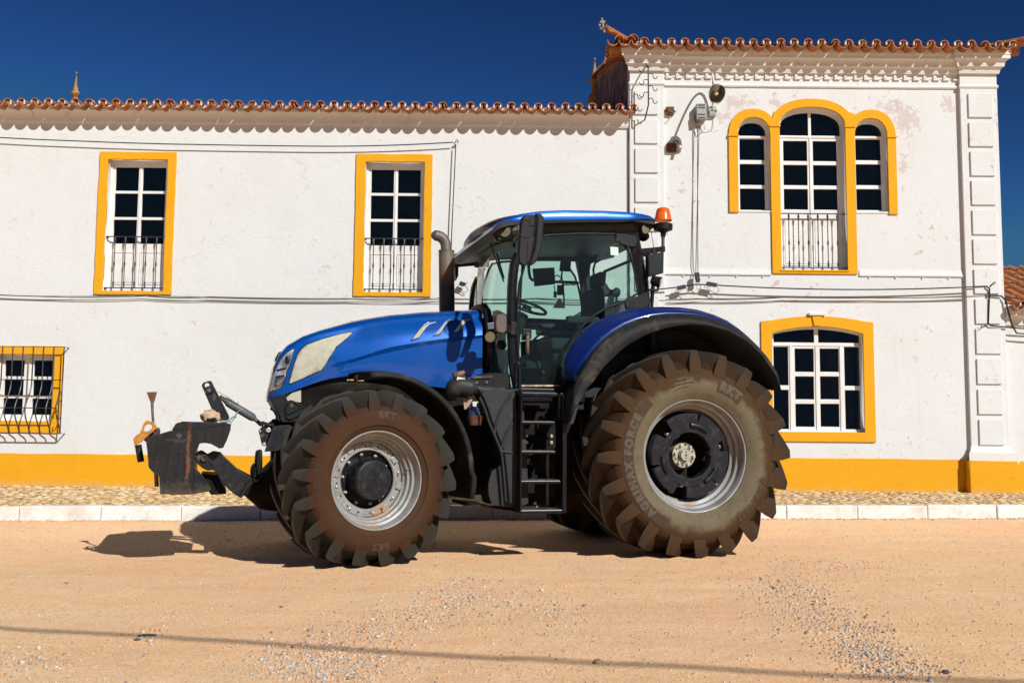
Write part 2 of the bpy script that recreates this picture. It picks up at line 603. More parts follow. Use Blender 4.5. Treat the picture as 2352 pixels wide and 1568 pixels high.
def tiled_eave(name, x0, x1, pitch, yw, ztip, over, slope, length, parent, rows_n, rnd=0.006, ridge=True, phase=0.0):
    """canal-tile roof: troughs and covers running up the slope from an eave parallel to X"""
    mb = MB()
    n = int(round((x1 - x0) / pitch))
    step = length / rows_n
    for i in range(n):
        xc = x0 + (i + 0.5) * pitch + phase
        for rr in range(rows_n):
            flat = .44                       # the eave course lies nearly level
            st2 = (length - flat) / (rows_n - 1)
            ya = yw - over + (flat + (rr - 1) * st2 if rr else 0)
            za = ztip + (.012 + tan(slope) * (rr - 1) * st2 if rr else 0)
            jx, jz, jy = (random.uniform(-rnd, rnd) for _ in range(3))
            yb = ya + (st2 * 1.06 if rr else flat * 1.05)
            zb = za + (tan(slope) * st2 * 1.06 if rr else .012)
            half_pipe(mb, (xc + jx, ya + jy * 2, za + 0.093 + jz), (xc + jx * 0.3, yb, zb + 0.072), 0.093, 0.080, 0.013, -1)
            # cover tile between this trough and the next
            xd = xc + pitch / 2
            s_ = 0.0 if rr else 0.055
            half_pipe(mb, (xd + jz, ya + s_ + jx * 2, za + 0.088 + jy), (xd, yb, zb + 0.075), 0.073, 0.064, 0.012, 1)
    if ridge:
        zr = ztip + tan(slope) * (length - .44) + 0.10
        yr = yw - over + length
        k = int((x1 - x0) / 0.4)
        for i in range(k):
            xa = x0 + (x1 - x0) * i / k
            half_pipe(mb, (xa, yr, zr + random.uniform(0, .01)), (xa + (x1 - x0) / k * 1.06, yr, zr + 0.015), 0.115, 0.10, 0.013, 1)
    # white mortar dabs in the open ends of the first covers
    mb.cur = 1
    for i in range(n):
        xd = x0 + (i + 1) * pitch + phase
        for s_ in (-1, 1):
            if random.random() < 0.93:
                c = Vector((xd + s_ * 0.050, yw - over + 0.072, ztip + 0.096 + random.uniform(-.006, .008)))
                pts = []
                hh = random.uniform(0.024, 0.040)
                ww = random.uniform(0.010, 0.015)
                mb.add([c + Vector((ww * cos(t) * (1 + random.uniform(-.2, .2)), yy, hh * sin(t) * (1 + random.uniform(-.2, .2)))) for yy in (-0.012, 0.05) for t in [k * pi / 4 for k in range(8)]],
                       [tuple(range(8))] + [(k, (k + 1) % 8, 8 + (k + 1) % 8, 8 + k) for k in range(8)])
    # mortar bed between and under the tiles
    zt = ztip
    yb0 = yw - .15
    mb.add([(x0, yb0, zt + 0.075), (x1, yb0, zt + 0.075), (x1, yw - over + .46, zt + .08), (x0, yw - over + .46, zt + .08), (x1, yw - over + length, zt + 0.05 + tan(slope) * (length - .44)), (x0, yw - over + length, zt + 0.05 + tan(slope) * (length - .44))], [(0, 1, 2, 3), (3, 2, 4, 5)])
    return mb.build(name, [m_tile, m_mortar], parent, smooth=50)

# ------------------------------------------------------------------ windows
YW = 15.5
def rect(c, tl, tr, bl, br, y=YW):
    a = W(*c(*tl), y); b = W(*c(*tr), y); d = W(*c(*bl), y); e = W(*c(*br), y)
    return (a.x + d.x) / 2, (b.x + e.x) / 2, (d.z + e.z) / 2, (a.z + b.z) / 2      # x0 x1 z0 z1

def rl(x0, x1, z0, z1):
    return [(x0, z0), (x1, z0), (x1, z1), (x0, z1)]

def archl(x0, x1, z0, zs, ztop, n=16, sq=2.0):
    """loop: rectangle with an elliptic arch from zs to ztop"""
    xc = (x0 + x1) / 2; a = (x1 - x0) / 2; h = ztop - zs
    pts = [(x0, z0), (x1, z0)]
    for k in range(n + 1):
        t = pi * k / n
        cx, sx = cos(t), sin(t)
        pts.append((xc + a * (abs(cx) ** (2 / sq)) * (1 if cx >= 0 else -1), zs + h * (abs(sx) ** (2 / sq))))
    return pts

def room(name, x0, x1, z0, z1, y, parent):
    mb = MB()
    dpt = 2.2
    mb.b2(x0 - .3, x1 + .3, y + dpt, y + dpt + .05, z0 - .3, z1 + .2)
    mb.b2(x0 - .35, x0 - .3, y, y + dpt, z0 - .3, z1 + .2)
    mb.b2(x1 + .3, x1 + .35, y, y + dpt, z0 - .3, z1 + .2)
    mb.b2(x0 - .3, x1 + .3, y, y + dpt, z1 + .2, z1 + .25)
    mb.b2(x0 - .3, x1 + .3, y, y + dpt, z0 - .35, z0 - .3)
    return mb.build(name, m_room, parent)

def leafgrid(loops, xs, zs_, inner_frame, x0, x1, z0, z1):
    pass

def shuffled_surround(loop, amp=0.005, step=0.12):
    out = []
    n = len(loop)
    for i in range(n):
        a = Vector(loop[i]).to_2d() if len(loop[i]) > 2 else Vector(loop[i])
        b = Vector(loop[(i + 1) % n])
        d = (b - a).length
        k = max(1, int(d / step))
        for j in range(k):
            p = a.lerp(b, j / k)
            if j: p = p + Vector((random.uniform(-amp, amp), random.uniform(-amp, amp)))
            out.append((p.x, p.y))
    return out

def window_door(b, outer, inner, yrec=0.12, sill=True, rails=5, railz=(0.0, 0.42), panel=0.36, name='window'):
    """glazed double door with yellow surround and iron balustrade; the part itself is the white frame"""
    x0, x1, z0, z1 = inner
    ox0, ox1, oz0, oz1 = outer
    yf = YW + yrec
    g = 0.045
    xm = (x0 + x1) / 2
    h = z1 - z0
    loops = [rl(x0 - .02, x1 + .02, z0 - .02, z1 + .02)]
    panes = []
    zp = z0 + h * panel
    fw = 0.056
    st = 0.034
    for (a, c) in ((x0 + fw + st * .5, xm - st * .95), (xm + st * .95, x1 - fw - st * .5)):
        rows = 3
        zt = z1 - fw - st
        zb = zp + 0.02
        gap = 0.042
        ph = (zt - zb - gap * (rows - 1)) / rows
        for k in range(rows):
            q = rl(a, c, zb + k * (ph + gap), zb + k * (ph + gap) + ph)
            loops.append(q); panes.append(q)
    fr = plate(name, loops, yf, 0.05, m_frame, b, bevel=0.004)
    mb = MB()
    mb.b2(x0, x1, yf + 0.022, yf + 0.028, zp, z1)
    mb.build('pane', m_pane, fr)
    # raised panels, frame steps
    mb = MB()
    for (a, c) in ((x0 + fw + .02, xm - .045), (xm + .045, x1 - fw - .02)):
        zb = z0 + 0.13; zt = zp - 0.13
        mb.b2(a + .02, c - .02, yf - 0.008, yf + 0.004, zb + .02, zt - .02)
        for (q0, q1, r0, r1) in ((a, c, zt, zt + .012), (a, c, zb - .012, zb), (a - .006, a + .006, zb, zt), (c - .006, c + .006, zb, zt)):
            mb.b2(q0, q1, yf - 0.012, yf + 0.004, r0, r1)
    mb.b2(xm - .012, xm + .012, yf - 0.012, yf, z0, z1 - fw)
    mb.b2(x0, x0 + .028, yf - 0.022, yf, z0, z1)
    mb.b2(x1 - .028, x1, yf - 0.022, yf, z0, z1)
    mb.b2(x0 + .028, x1 - .028, yf - 0.022, yf, z1 - .028, z1)
    mb.build('door_panel', m_frame, fr, bevel=0.003)
    room('room_interior', x0, x1, z0, z1, yf + .06, fr)
    return fr

def balustrade(b, x0, x1, z0, z1, n, y, name='balustrade'):
    mb = MB()
    mb.b2(x0, x1, y - .012, y + .012, z1 - .010, z1 + .004)
    mb.b2(x0, x1, y - .012, y + .012, z0 - .004, z0 + .010)
    for xx in (x0 + .01, x1 - .01):
        for zz in (z0, z1): mb.b2(xx - .008, xx + .008, y, y + .10, zz - .006, zz + .006)
    rail = mb.build(name, m_iron, b)
    h = z1 - z0
    prof = [(0, .008), (.02, .014), (.035, .009), (.05, .018), (.075, .012), (.09, .016), (.11, .0075), (h * .46 - .045, .0075), (h * .46 - .04, .014), (h * .46 - .03, .009), (h * .46, .017), (h * .46 + .03, .009), (h * .46 + .04, .014), (h * .46 + .045, .0075),
            (h - .11, .0075), (h - .10, .014), (h - .09, .011), (h - .05, .018), (h - .02, .012), (h - .01, .009), (h, .008)]
    for i in range(n):
        xx = x0 + (x1 - x0) * (i + 0.85) / (n + 0.7)
        mb = MB()
        mb.lathe(prof, (xx, y, z0), 'Z', 8)
        mb.build('baluster', m_iron, rail, smooth=40)
    return rail

def surround(b, loops, y=YW - 0.028, d=0.05, name='window_surround', mat=None):
    lp = [shuffled_surround(l) if len(l) < 8 else l for l in loops]
    return plate(name, lp, y, d, mat or m_yel, b, bevel=0.005)

# ------------------------------------------------------------------ wing (left) building
wing = thing('long_house', 'long white two-storey house wing with yellow base and low tiled roof behind the tractor', 'building', (0, YW, 0))
wing.location = (0, 0, 0)
w1o = rect(cE, (847, 228), (1478, 230), (782, 1418), (1435, 1418)); w1i = rect(cE, (915, 292), (1408, 292), (855, 1388), (1368, 1388))
w2o = rect(cF, (290, 150), (968, 155), (248, 1425), (945, 1425)); w2i = rect(cF, (370, 222), (895, 222), (340, 1388), (875, 1388))
XE = W(1443, 400).x                       # the wing meets the tower here
Zb = 0.28
g1 = W(146, 795); g2 = W(137, 994); gi1 = W(125, 815.6); gi2 = W(122, 967)
gx1 = (g1.x + g2.x) / 2; gix1 = (gi1.x + gi2.x) / 2
gw = 1.145
g1o = (gx1 - gw, gx1, g2.z, g1.z)
g1i = (gix1 - gw + 2 * (gx1 - gix1), gix1, gi2.z, gi1.z)
b1 = W(806, 736.5)
g2o = (b1.x, b1.x + 1.15, b1.z - 1.35, b1.z)
g2i = (b1.x + .13, b1.x + 1.02, b1.z - 1.24, b1.z - .12)
ZC = W(700, 258).z + 0.0
zeaveW = W(176, 246, 15.19).z
XL = -9.5
plate('wall', [rl(XL, XE, 0.1, zeaveW + .1)] + [rl(*q) for q in (w1i, w2i, g1i, g2i)], YW, 0.35, m_whitel, wing)
for (o, i) in ((w1o, w1i), (w2o, w2i), (g1o, g1i), (g2o, g2i)):
    sx = 0.0
    if o in (w1o, w2o):
        surround(wing, [[(o[0], o[2]), (o[1], o[2]), (o[1], o[3]), (o[0], o[3])], rl(*i)])
    else:
        surround(wing, [rl(*o), rl(*i)])
for (o, i) in ((w1o, w1i), (w2o, w2i)):
    fr = window_door(wing, o, i)
    zr = i[2] + (i[3] - i[2]) * 0.415
    balustrade(wing, i[0] + .005, i[1] - .005, i[2] + .05, zr, 5, YW + 0.03)
def casement(b, i, yrec=0.11, cols=2, rows=3, name='window'):
    x0, x1, z0, z1 = i
    yf = YW + yrec
    loops = [rl(x0 - .02, x1 + .02, z0 - .02, z1 + .02)]
    xm = (x0 + x1) / 2
    fw = 0.075
    for (a, c) in ((x0 + fw, xm - .075), (xm + .075, x1 - fw)):
        zb = z0 + .10; zt = z1 - .075; gap = .045
        ph = (zt - zb - gap * (rows - 1)) / rows
        for k in range(rows):
            loops.append(rl(a, c, zb + k * (ph + gap), zb + k * (ph + gap) + ph))
    fr = plate(name, loops, yf, 0.05, m_frame, b, bevel=0.004)
    mb = MB(); mb.b2(x0, x1, yf + .022, yf + .028, z0, z1); mb.build('pane', m_pane, fr)
    mb = MB()
    mb.b2(xm - .02, xm + .02, yf - .012, yf, z0, z1)
    mb.b2(x0, x0 + .03, yf - .02, yf, z0, z1); mb.b2(x1 - .03, x1, yf - .02, yf, z0, z1)
    mb.b2(x0 + .03, x1 - .03, yf - .02, yf, z1 - .03, z1)
    mb.build('casement_rail', m_frame, fr, bevel=.003)
    room('room_interior', x0, x1, z0, z1, yf + .06, fr)
casement(wing, g1i)
casement(wing, g2i)
# yellow painted base of the wall, its top edge a little uneven
zy = (W(100, 1043).z + W(500, 1043).z) / 2
def base_band(x0, x1, z1, y, d, b, name='painted_base'):
    pts = [(x0, 0.1), (x1, 0.1)]
    n = int((x1 - x0) / .18)
    for k in range(n + 1):
        pts.append((x1 - (x1 - x0) * k / n, z1 + random.uniform(-.005, .005)))
    return plate(name, [pts], y, d, m_yel, b, bevel=.006)
base_band(XL, XE - .01, zy, YW - .022, .03, wing)
# cornice: profile (y offset from wall, z) extruded along X
def extr(prof, x0, x1, y, b, name, mat, smooth=30, ends=True):
    mb = MB()
    n = int(max(1, (x1 - x0) / .35))
    rows = [[(x0 + (x1 - x0) * k / n, y - p, z + (random.uniform(-.0025, .0025) if 0 < k < n else 0)) for (p, z) in prof] for k in range(n + 1)]
    mb.loft(rows, closed=True, cap=ends)
    return mb.build(name, mat, b, smooth=smooth)
zc1 = W(700, 257.5, 15.35).z; zc0 = W(700, 286, 15.48).z; ztipW = W(176, 246.5, 15.18).z
cov = [(-.02, zc0 - .015), (.03, zc0 - .015), (.035, zc0), (.045, zc0 + .012)]
for k in range(7):
    t = k / 6 * pi / 2
    cov.append((.045 + .105 * (1 - cos(t)), zc0 + .012 + (zc1 - zc0 - .02) * sin(t)))
cov += [(.165, zc1 - .003), (.165, zc1 + .006), (.17, zc1 + .01), (.17, ztipW + .085), (-.02, ztipW + .085)]
extr(cov, XL, XE - .002, YW, wing, 'cornice', m_trim)
tiled_eave('roof', XL + .1, XE + .08, 0.2125, YW, ztipW, .32, radians(18.2), 7.0, wing, 8)
# ------------------------------------------------------------------ iron grille of the left ground-floor window
gx0 = g1o[0] - .03; gxr = W(147, 800, 15.33).x
mzt = W(130, 796.5, 15.33).z; mzb = W(130, 995.5, 15.33).z
mz1 = W(130, 872.5, 15.33).z; mz2 = W(130, 937, 15.2).z
mb = MB()
yg = YW - .165
for z in (mzt, mzb):
    mb.bar((gx0, yg, z), (gxr, yg, z), .024, .008)
    for xx in (gx0, gxr): mb.bar((xx, yg, z), (xx, YW + .01, z), .02, .008)
mb.bar((gx0, yg, mz1), (gxr, yg, mz1), .018, .012)
def belly(t):
    # t from 0 (top) to 1 (bottom) -> (distance out from the wall, z)
    z = mz1 + (mzb - mz1) * t
    p = .165 + .17 * (0.5 - 0.5 * cos(2 * pi * min(1, t * 1.0) ** 1.25)) 
    return p, z
pm, zz = belly(.52)
mb.bar((gx0, YW - pm, mz2), (gxr - .0, YW - pm, mz2), .012, .014)
gr = mb.build('window_grille', m_iron, wing)
nb = 9
for k in range(nb):
    xx = gxr - (gxr - gx0) * k / (nb - 1)
    pts = [(xx, yg, mzt), (xx, yg, mz1 + .01)]
    for j in range(1, 17):
        p, z = belly(j / 16)
        pts.append((xx, YW - p, z))
    mb = MB(); mb.tube(pts, .0095, 6)
    if k in (0, nb - 1):
        mb.tube([(xx, yg, mzt), (xx, yg, mzb)], .0095, 6)
        for sgn in (1, -1):     # scrolls in the side panel
            c = Vector((xx, YW - .24, mz2 - .02 + sgn * .085))
            sp = []
            for j in range(22):
                t = j / 21
                an = (-.6 + 4.6 * t) * sgn
                rr = .075 * (1 - t * .72)
                sp.append(c + Vector((0, rr * cos(an) * 1.0, rr * sin(an) * 1.1)))
            mb.tube(sp, .0075, 5)
    mb.build('bar', m_iron, gr, smooth=50)

# ------------------------------------------------------------------ tower building
tower = thing('tall_house', 'taller white house block with triple arched window, moulded cornice and tiled eaves', 'building')
YP = YW - 0.065
XPl0 = (W(1443.3, 217, YP).x + W(1450, 480, YP).x) / 2
XPl1 = W(1524.7, 217, YP).x
XPr0 = W(2204.6, 202, YP).x
XPr1 = W(2289.8, 202, YP).x
ZTOP = W(1900, 112, 15.15).z
ztipT = W(1900, 109.5, 15.10).z
# arched windows
def cx(c, x, y, yy=YW): return W(*c(x, y), yy).x
def cz(c, x, y, yy=YW): return W(*c(x, y), yy).z
L0 = (cx(cB, 295, 380) + cx(cB, 300, 900)) / 2; L1 = (cx(cB, 545, 330) + cx(cB, 556, 960)) / 2
Cx0 = (cx(cB, 623, 300) + cx(cB, 636, 1400)) / 2; Cx1 = (cx(cB, 1128, 300) + cx(cB, 1160, 1400)) / 2
R0 = (cx(cB, 1209, 330) + cx(cB, 1222, 960)) / 2; R1 = (cx(cB, 1462, 380) + cx(cB, 1479, 960)) / 2
zLs = cz(cB, 295, 372); zLt = cz(cB, 420, 238); zLb = cz(cB, 420, 965)
zCs = cz(cB, 625, 290); zCt = cz(cB, 870, 158); zCb = cz(cB, 870, 1432)
OL = (cx(cB, 220, 400) + cx(cB, 228, 950)) / 2; OR = (cx(cB, 1534, 400) + cx(cB, 1546, 980)) / 2
zOt = cz(cB, 870, 92); zOLt = cz(cB, 420, 170); zOb = cz(cB, 260, 980)
Lc0 = (cx(cB, 557, 1000) + cx(cB, 566, 1460)) / 2; Rc1 = (cx(cB, 1222, 1000) + cx(cB, 1232, 1460)) / 2
zCob = cz(cB, 870, 1462)
holeL = archl(L0, L1, zLb, zLs - .02, zLt, sq=2.3); holeC = archl(Cx0, Cx1, zCb, zCs - .02, zCt, sq=2.25); holeR = archl(R0, R1, zLb, zLs - .02, zLt, sq=2.3)
# right ground window
q0x = (cx(cD, 60, 210) + cx(cD, 82, 960)) / 2; q1x = (cx(cD, 768, 222) + cx(cD, 790, 966)) / 2
i0x = (cx(cD, 131, 290) + cx(cD, 150, 900)) / 2; i1x = (cx(cD, 700, 290) + cx(cD, 724, 905)) / 2
qz1 = (cz(cD, 60, 210) + cz(cD, 768, 222)) / 2; qz0 = cz(cD, 500, 966); qzt = cz(cD, 415, 180)
iz0 = cz(cD, 420, 905); izs = (cz(cD, 131, 288) + cz(cD, 700, 288)) / 2; izt = cz(cD, 420, 245)
def segl(x0, x1, z0, zs, zt, n=14):
    pts = [(x0, z0), (x1, z0)]
    for k in range(n + 1):
        t = k / n
        x = x1 + (x0 - x1) * t
        pts.append((x, zs + (zt - zs) * (1 - (2 * t - 1) ** 2)))
    return pts
holeG = segl(i0x, i1x, iz0, izs, izt)
plate('wall', [rl(XPl0 + .003, XPr1 - .003, 0.1, ZTOP + .05), holeL, holeC, holeR, holeG], YW, 0.35, m_white, tower)
# pilasters with raised panels
pils = []
for (a, c) in ((XPl0, XPl1), (XPr0, XPr1)):
    mb = MB()
    mb.b2(a, c, YP, YW + .01, 0.1, ZTOP + .04)
    pils.append(mb.build('pilaster', m_white, tower, bevel=.006))
pw = (cx(cC, 685, 740, YP) + 0, cx(cC, 937, 1000, YP))
zq = [W(2250, v, YP - .03).z for v in (214.9, 269.7, 280.9, 335.5)]
ph = zq[0] - zq[1]; pp = zq[0] - zq[2]
for pil, (xa, xb) in zip(pils, (((cx(cA, 604, 740, YP)), cx(cA, 838, 950, YP)), (cx(cC, 683, 745, YP), cx(cC, 935, 980, YP)))):
    for k in range(12):
        zt = zq[0] - k * pp * 1.003
        m3 = MB()
        j = lambda: random.uniform(-.004, .004)
        m3.b2(xa + j(), xb + j(), YP - .028, YP + .01, zt - ph + j(), zt + j())
        m3.build('raised_panel', m_white, pil, bevel=.007)
# plinths and base mouldings
ypl = YW - .19
for (a, c) in ((XPl0, XPl1), (XPr0, XPr1)):
    mb = MB()
    zt = W(2260, 1056, YP).z
    zm = W(2260, 1027, YP).z
    prof = [(-.0, zm + .02), (.07, zm + .02), (.085, zm - .02), (.10, zm - .05), (.14, zm - .075), (.17, zm - .085), (.17, zt - .05), (.0, zt - .05)]
    rows = []
    for (x, s_) in ((a, -1), (c, 1)):
        rows.append([(x + s_ * max(0, p - .065) * .8, YW - p, z) for (p, z) in prof])
    mb.loft(rows, closed=True, cap=True)
    mb.build('base_moulding', m_trim, tower)
zyt = W(2100, 1056).z
base_band(XPl1 - .05, XPr0 + .05, (W(1850, 1049).z + W(2200, 1057).z) / 2, YW - .022, .03, tower)
for (a, c) in ((XPl0, XPl1), (XPr0, XPr1)):
    plate('painted_base', [rl(a - .09, c + .06, 0.1, W(2260, 1058, ypl).z)], ypl, .20, m_yel, tower, bevel=.012)
# belt course with little drops
zb0 = cz(cB, 300, 1466)
for (a, c) in ((XPl1, Lc0 - .02), (Rc1 + .03, XPr0)):
    prof = [(-.01, zb0 - .01), (.022, zb0 - .01), (.026, zb0 + .008), (.018, zb0 + .025), (.004, zb0 + .10), (-.01, zb0 + .10)]
    extr(prof, a, c, YW, tower, 'belt_course', m_white)
mb = MB()
x = XPl1 + .3
while x < XPr0 - .1:
    if not (Lc0 - .1 < x < Rc1 + .1):
        mb.cyl((x, YW + .01, zb0 - .03), (x, YW - .02, zb0 - .03), .018, .012, 8)
    x += .415
mb.build('belt_drop', m_white, tower, smooth=40)
# surrounds
ol = []
def arc_pts(x0, x1, zs, zt, t0, t1, n=14, sq=2.25):
    r_ = []
    xc = (x0 + x1) / 2; a = (x1 - x0) / 2
    for k in range(n + 1):
        t = t0 + (t1 - t0) * k / n
        cx_, sx_ = cos(t), sin(t)
        r_.append((xc + a * (abs(cx_) ** (2 / sq)) * (1 if cx_ >= 0 else -1), zs + (zt - zs) * abs(sx_) ** (2 / sq)))
    return r_
g1j = W(*cB(578, 195)).z
bd = 0.135
co0 = Cx0 - bd - .0; co1 = Cx1 + bd
lo_ = arc_pts(OL, L1 + bd * .9, zLs - .02, zOLt, pi, 0)
ro_ = arc_pts(R0 - bd * .9, OR, zLs - .02, zOLt, pi, 0)
ce_ = arc_pts(co0 - .03, co1 + .03, zCs - .10, zOt, pi, 0, n=22)
jxL = W(*cB(578, 195)).x; jxR = W(*cB(1187, 205)).x
outer_top = [p for p in lo_ if p[0] < jxL] + [(jxL, g1j)] + [p for p in ce_ if p[1] > g1j] + [(jxR, g1j)] + [p for p in ro_ if p[0] > jxR]
outer = [(OL, zOb)] + outer_top + [(OR, zOb - .01), (R1, zOb - .01), (R1, zLs - .02)]
# the surround is built from separate open bands that meet on the columns
def band(outer_, inner_, nm='window_surround'):
    return outer_ + inner_[::-1]
inL = arc_pts(L0, L1, zLs - .02, zLt, pi, 0, sq=2.3)
inC = arc_pts(Cx0, Cx1, zCs - .02, zCt, pi, 0, n=20)
inR = arc_pts(R0, R1, zLs - .02, zLt, pi, 0, sq=2.3)
poly = [(OL, zOb)] + outer_top + [(OR, zOb - .01), (R1, zOb - .01)] + inR[::-1] + [(R0, zLb), (R0, zCob), (Rc1 - .0, zCob)][:1]
poly = ([(OL, zOb)] + outer_top + [(OR, zOb - .01), (R1, zOb - .01)] + inR[::-1] + [(R0 + .0, zLb - .06), (Rc1, zLb - .06), (Rc1, zCob)]
        + [(Lc0, zCob), (Lc0, zLb - .06), (L1, zLb - .06)] + inL[::-1] + [(L0, zOb)])
plate('window_surround', [poly, archl(Cx0, Cx1, zCb, zCs - .02, zCt, n=20, sq=2.25)], YW - .03, .05, m_yel, tower, bevel=.006)
for (xa, xb, z) in ((OL - .012, L0 + .01, zLs), (L1 - .01, Cx0 + .012, zCs - .015), (Cx1 - .012, R0 + .01, zCs - .015), (R1 - .01, OR + .012, zLs)):
    mb = MB(); mb.b2(xa, xb, YW - .048, YW - .01, z - .035, z - .012)
    mb.b2(xa, xb, YW - .040, YW - .01, z - .012, z + .0)
    mb.build('impost', m_yel, tower, bevel=.006)
# frames
def arch_frame(hole, x0, x1, z0, zs, zt, cols, zrows, ztrans, name='window', sq=2.3, panel_z=None):
    yf = YW + .12
    fw = .055
    loops = [archl(x0 - .02, x1 + .02, z0 - .02, zs, zt + .02, sq=sq)]
    xs = [x0 + fw] if cols == 1 else [x0 + fw, (x0 + x1) / 2]
    gap = .05 if cols == 2 else .03
    xsp = [(x0 + fw, x1 - fw)] if cols == 1 else [(x0 + fw + .035, (x0 + x1) / 2 - .045), ((x0 + x1) / 2 + .045, x1 - fw - .035)]
    for (a, c) in xsp:
        for (r0, r1) in zrows:
            loops.append(rl(a, c, r0, r1))
    # lunette lights
    if cols == 1:
        full = archl(x0 + .035, x1 - .035, ztrans + .02, max(zs, ztrans + .03), zt - .045, sq=sq)
        loops.append(full)
    else:
        xm = (x0 + x1) / 2
        full = arc_pts(x0 + .035, x1 - .035, max(zs, ztrans + .04), zt - .05, 0, pi, n=24, sq=sq)
        rt = [p for p in full if p[0] > xm + .022]
        lf = [p for p in full if p[0] < xm - .022]
        loops.append([(xm + .022, ztrans + .02), (x1 - .035, ztrans + .02)] + rt + [(xm + .022, rt[-1][1] + .004)])
        loops.append([(x0 + .035, ztrans + .02)] + [(xm - .022, ztrans + .02), (xm - .022, lf[0][1] + .004)] + lf)
    fr = plate(name, loops, yf, .05, m_frame, tower, bevel=.004)
    mb = MB()
    mb.prism([(x, yf + .022, z) for (x, z) in archl(x0 - .01, x1 + .01, (zrows[-1][0] - .03), zs, zt, sq=sq)], (0, .005, 0))
    mb.build('pane', m_pane, fr)
    mb = MB()
    mb.b2(x0, x0 + .022, yf - .02, yf, z0, zs); mb.b2(x1 - .022, x1, yf - .02, yf, z0, zs)
    mb.b2(x0 + .022, x1 - .022, yf - .014, yf, ztrans - .02, ztrans + .012)
    if cols == 2:
        mb.b2((x0 + x1) / 2 - .014, (x0 + x1) / 2 + .014, yf - .014, yf, z0, ztrans - .02)
        for (a, c) in xsp:
            zb = z0 + .10; zt_ = panel_z - .10
            mb.b2(a + .01, c - .01, yf - .008, yf + .004, zb + .02, zt_ - .02)
            for (q0_, q1_, r0, r1) in ((a - .02, c + .02, zt_, zt_ + .012), (a - .02, c + .02, zb - .012, zb), (a - .026, a - .016, zb, zt_), (c + .016, c + .026, zb, zt_)):
                mb.b2(q0_, q1_, yf - .012, yf + .004, r0, r1)
    mb.build('casement_rail', m_frame, fr, bevel=.003)
    room('room_interior', x0, x1, z0, zt, yf + .06, fr)
    return fr
YF = YW + .12
def zrow(c, x, ys): return [(cz(c, x, b_, YF), cz(c, x, a_, YF)) for (a_, b_) in ys]
arch_frame(None, L0, L1, zLb, zLs - .02, zLt, 1, zrow(cB, 410, ((405, 570), (600, 765), (793, 960))), cz(cB, 410, 390, YF))
arch_frame(None, R0, R1, zLb, zLs - .02, zLt, 1, zrow(cB, 1310, ((407, 572), (602, 767), (796, 962))), cz(cB, 1310, 392, YF))
arch_frame(None, Cx0, Cx1, zCb, zCs - .02, zCt, 2, zrow(cB, 850, ((420, 578), (608, 768), (797, 958))), cz(cB, 850, 388, YF), panel_z=cz(cB, 850, 985, YF), sq=2.25)
balustrade(tower, Cx0 + .005, Cx1 - .005, cz(cB, 870, 1414, YW + .03), cz(cB, 870, 988, YW + .03), 6, YW + .03)
mb = MB(); mb.b2(Cx0 - .02, Cx1 + .02, YW - .045, YW + .12, zCb - .025, zCb - .001); mb.build('door_sill', m_yel, tower, bevel=.005)
for (a, c) in ((L0, L1), (R0, R1)):
    mb = MB(); mb.b2(a - .0, c + .0, YW - .012, YW + .12, zLb - .03, zLb - .001)
    mb.build('window_sill', m_trim, tower, bevel=.005)
# ground-floor arched window
go = segl(q0x, q1x, qz0, qz1, qzt)
go = [(q0x, qz0), (q1x, qz0), (q1x, qz1)] + [(i1x + (i0x - i1x) * k / 12, qz1 + .02 + (qzt - qz1 - .02) * (1 - (2 * k / 12 - 1) ** 2)) for k in range(13)] + [(q0x, qz1)]
plate('window_surround', [go, holeG], YW - .03, .05, m_yel, tower, bevel=.006)
xm = cx(cD, 415, 200)
mb = MB()
mb.prism([(xm - .05, YW - .034, izt + .01), (xm + .05, YW - .034, izt + .01), (xm + .075, YW - .034, qzt + .0), (xm - .075, YW - .034, qzt + .0)], (0, -.02, 0))
mb.build('keystone', m_yel, tower, bevel=.004)
mb = MB(); mb.b2(xm - .13, xm + .13, YW - .075, YW + .0, qzt + .005, qzt + .05); mb.build('keystone_cap', m_trim, tower, bevel=.01)
YG = YW + .11
fl = [segl(i0x - .02, i1x + .02, iz0 - .02, izs, izt + .02)]
def fr4(xa, xb, ya, yb): 
    fl.append(rl(cx(cD, xa, (ya + yb) / 2, YG), cx(cD, xb, (ya + yb) / 2, YG), cz(cD, (xa + xb) / 2, yb, YG), cz(cD, (xa + xb) / 2, ya, YG)))
fr4(148, 241, 370, 612); fr4(150, 244, 640, 886)
fr4(592, 688, 373, 616); fr4(598, 693, 643, 888)
for (xa, xb) in ((281, 400), (438, 557)):
    fr4(xa, xb, 382, 528); fr4(xa + 3, xb + 2, 556, 700); fr4(xa + 5, xb + 4, 728, 872)
zt0 = cz(cD, 420, 345, YG)
ga = cx(cD, 148, 345, YG); gb = cx(cD, 403, 345, YG); gc = cx(cD, 428, 345, YG); gd = cx(cD, 686, 345, YG)
def topz(x): return izs - .02 + (izt - izs - .01) * (1 - ((2 * (x - i0x) / (i1x - i0x)) - 1) ** 2) 
fl.append([(ga, zt0), (gb, zt0)] + [(gb + (ga - gb) * k / 8, topz(gb + (ga - gb) * k / 8)) for k in range(9)])
fl.append([(gc, zt0), (gd, zt0)] + [(gd + (gc - gd) * k / 8, topz(gd + (gc - gd) * k / 8)) for k in range(9)])
fr = plate('window', fl, YG, .05, m_frame, tower, bevel=.004)
mb = MB(); mb.prism([(x, YG + .022, z) for (x, z) in segl(i0x - .01, i1x + .01, iz0, izs, izt)], (0, .005, 0)); mb.build('pane', m_pane, fr)
mb = MB()
zbk = cz(cD, 420, 362, YG)
for xx in (258, 572):
    mb.b2(cx(cD, xx - 8, 600, YG), cx(cD, xx + 8, 600, YG), YG - .014, YG, iz0 + .01, zbk - .01)
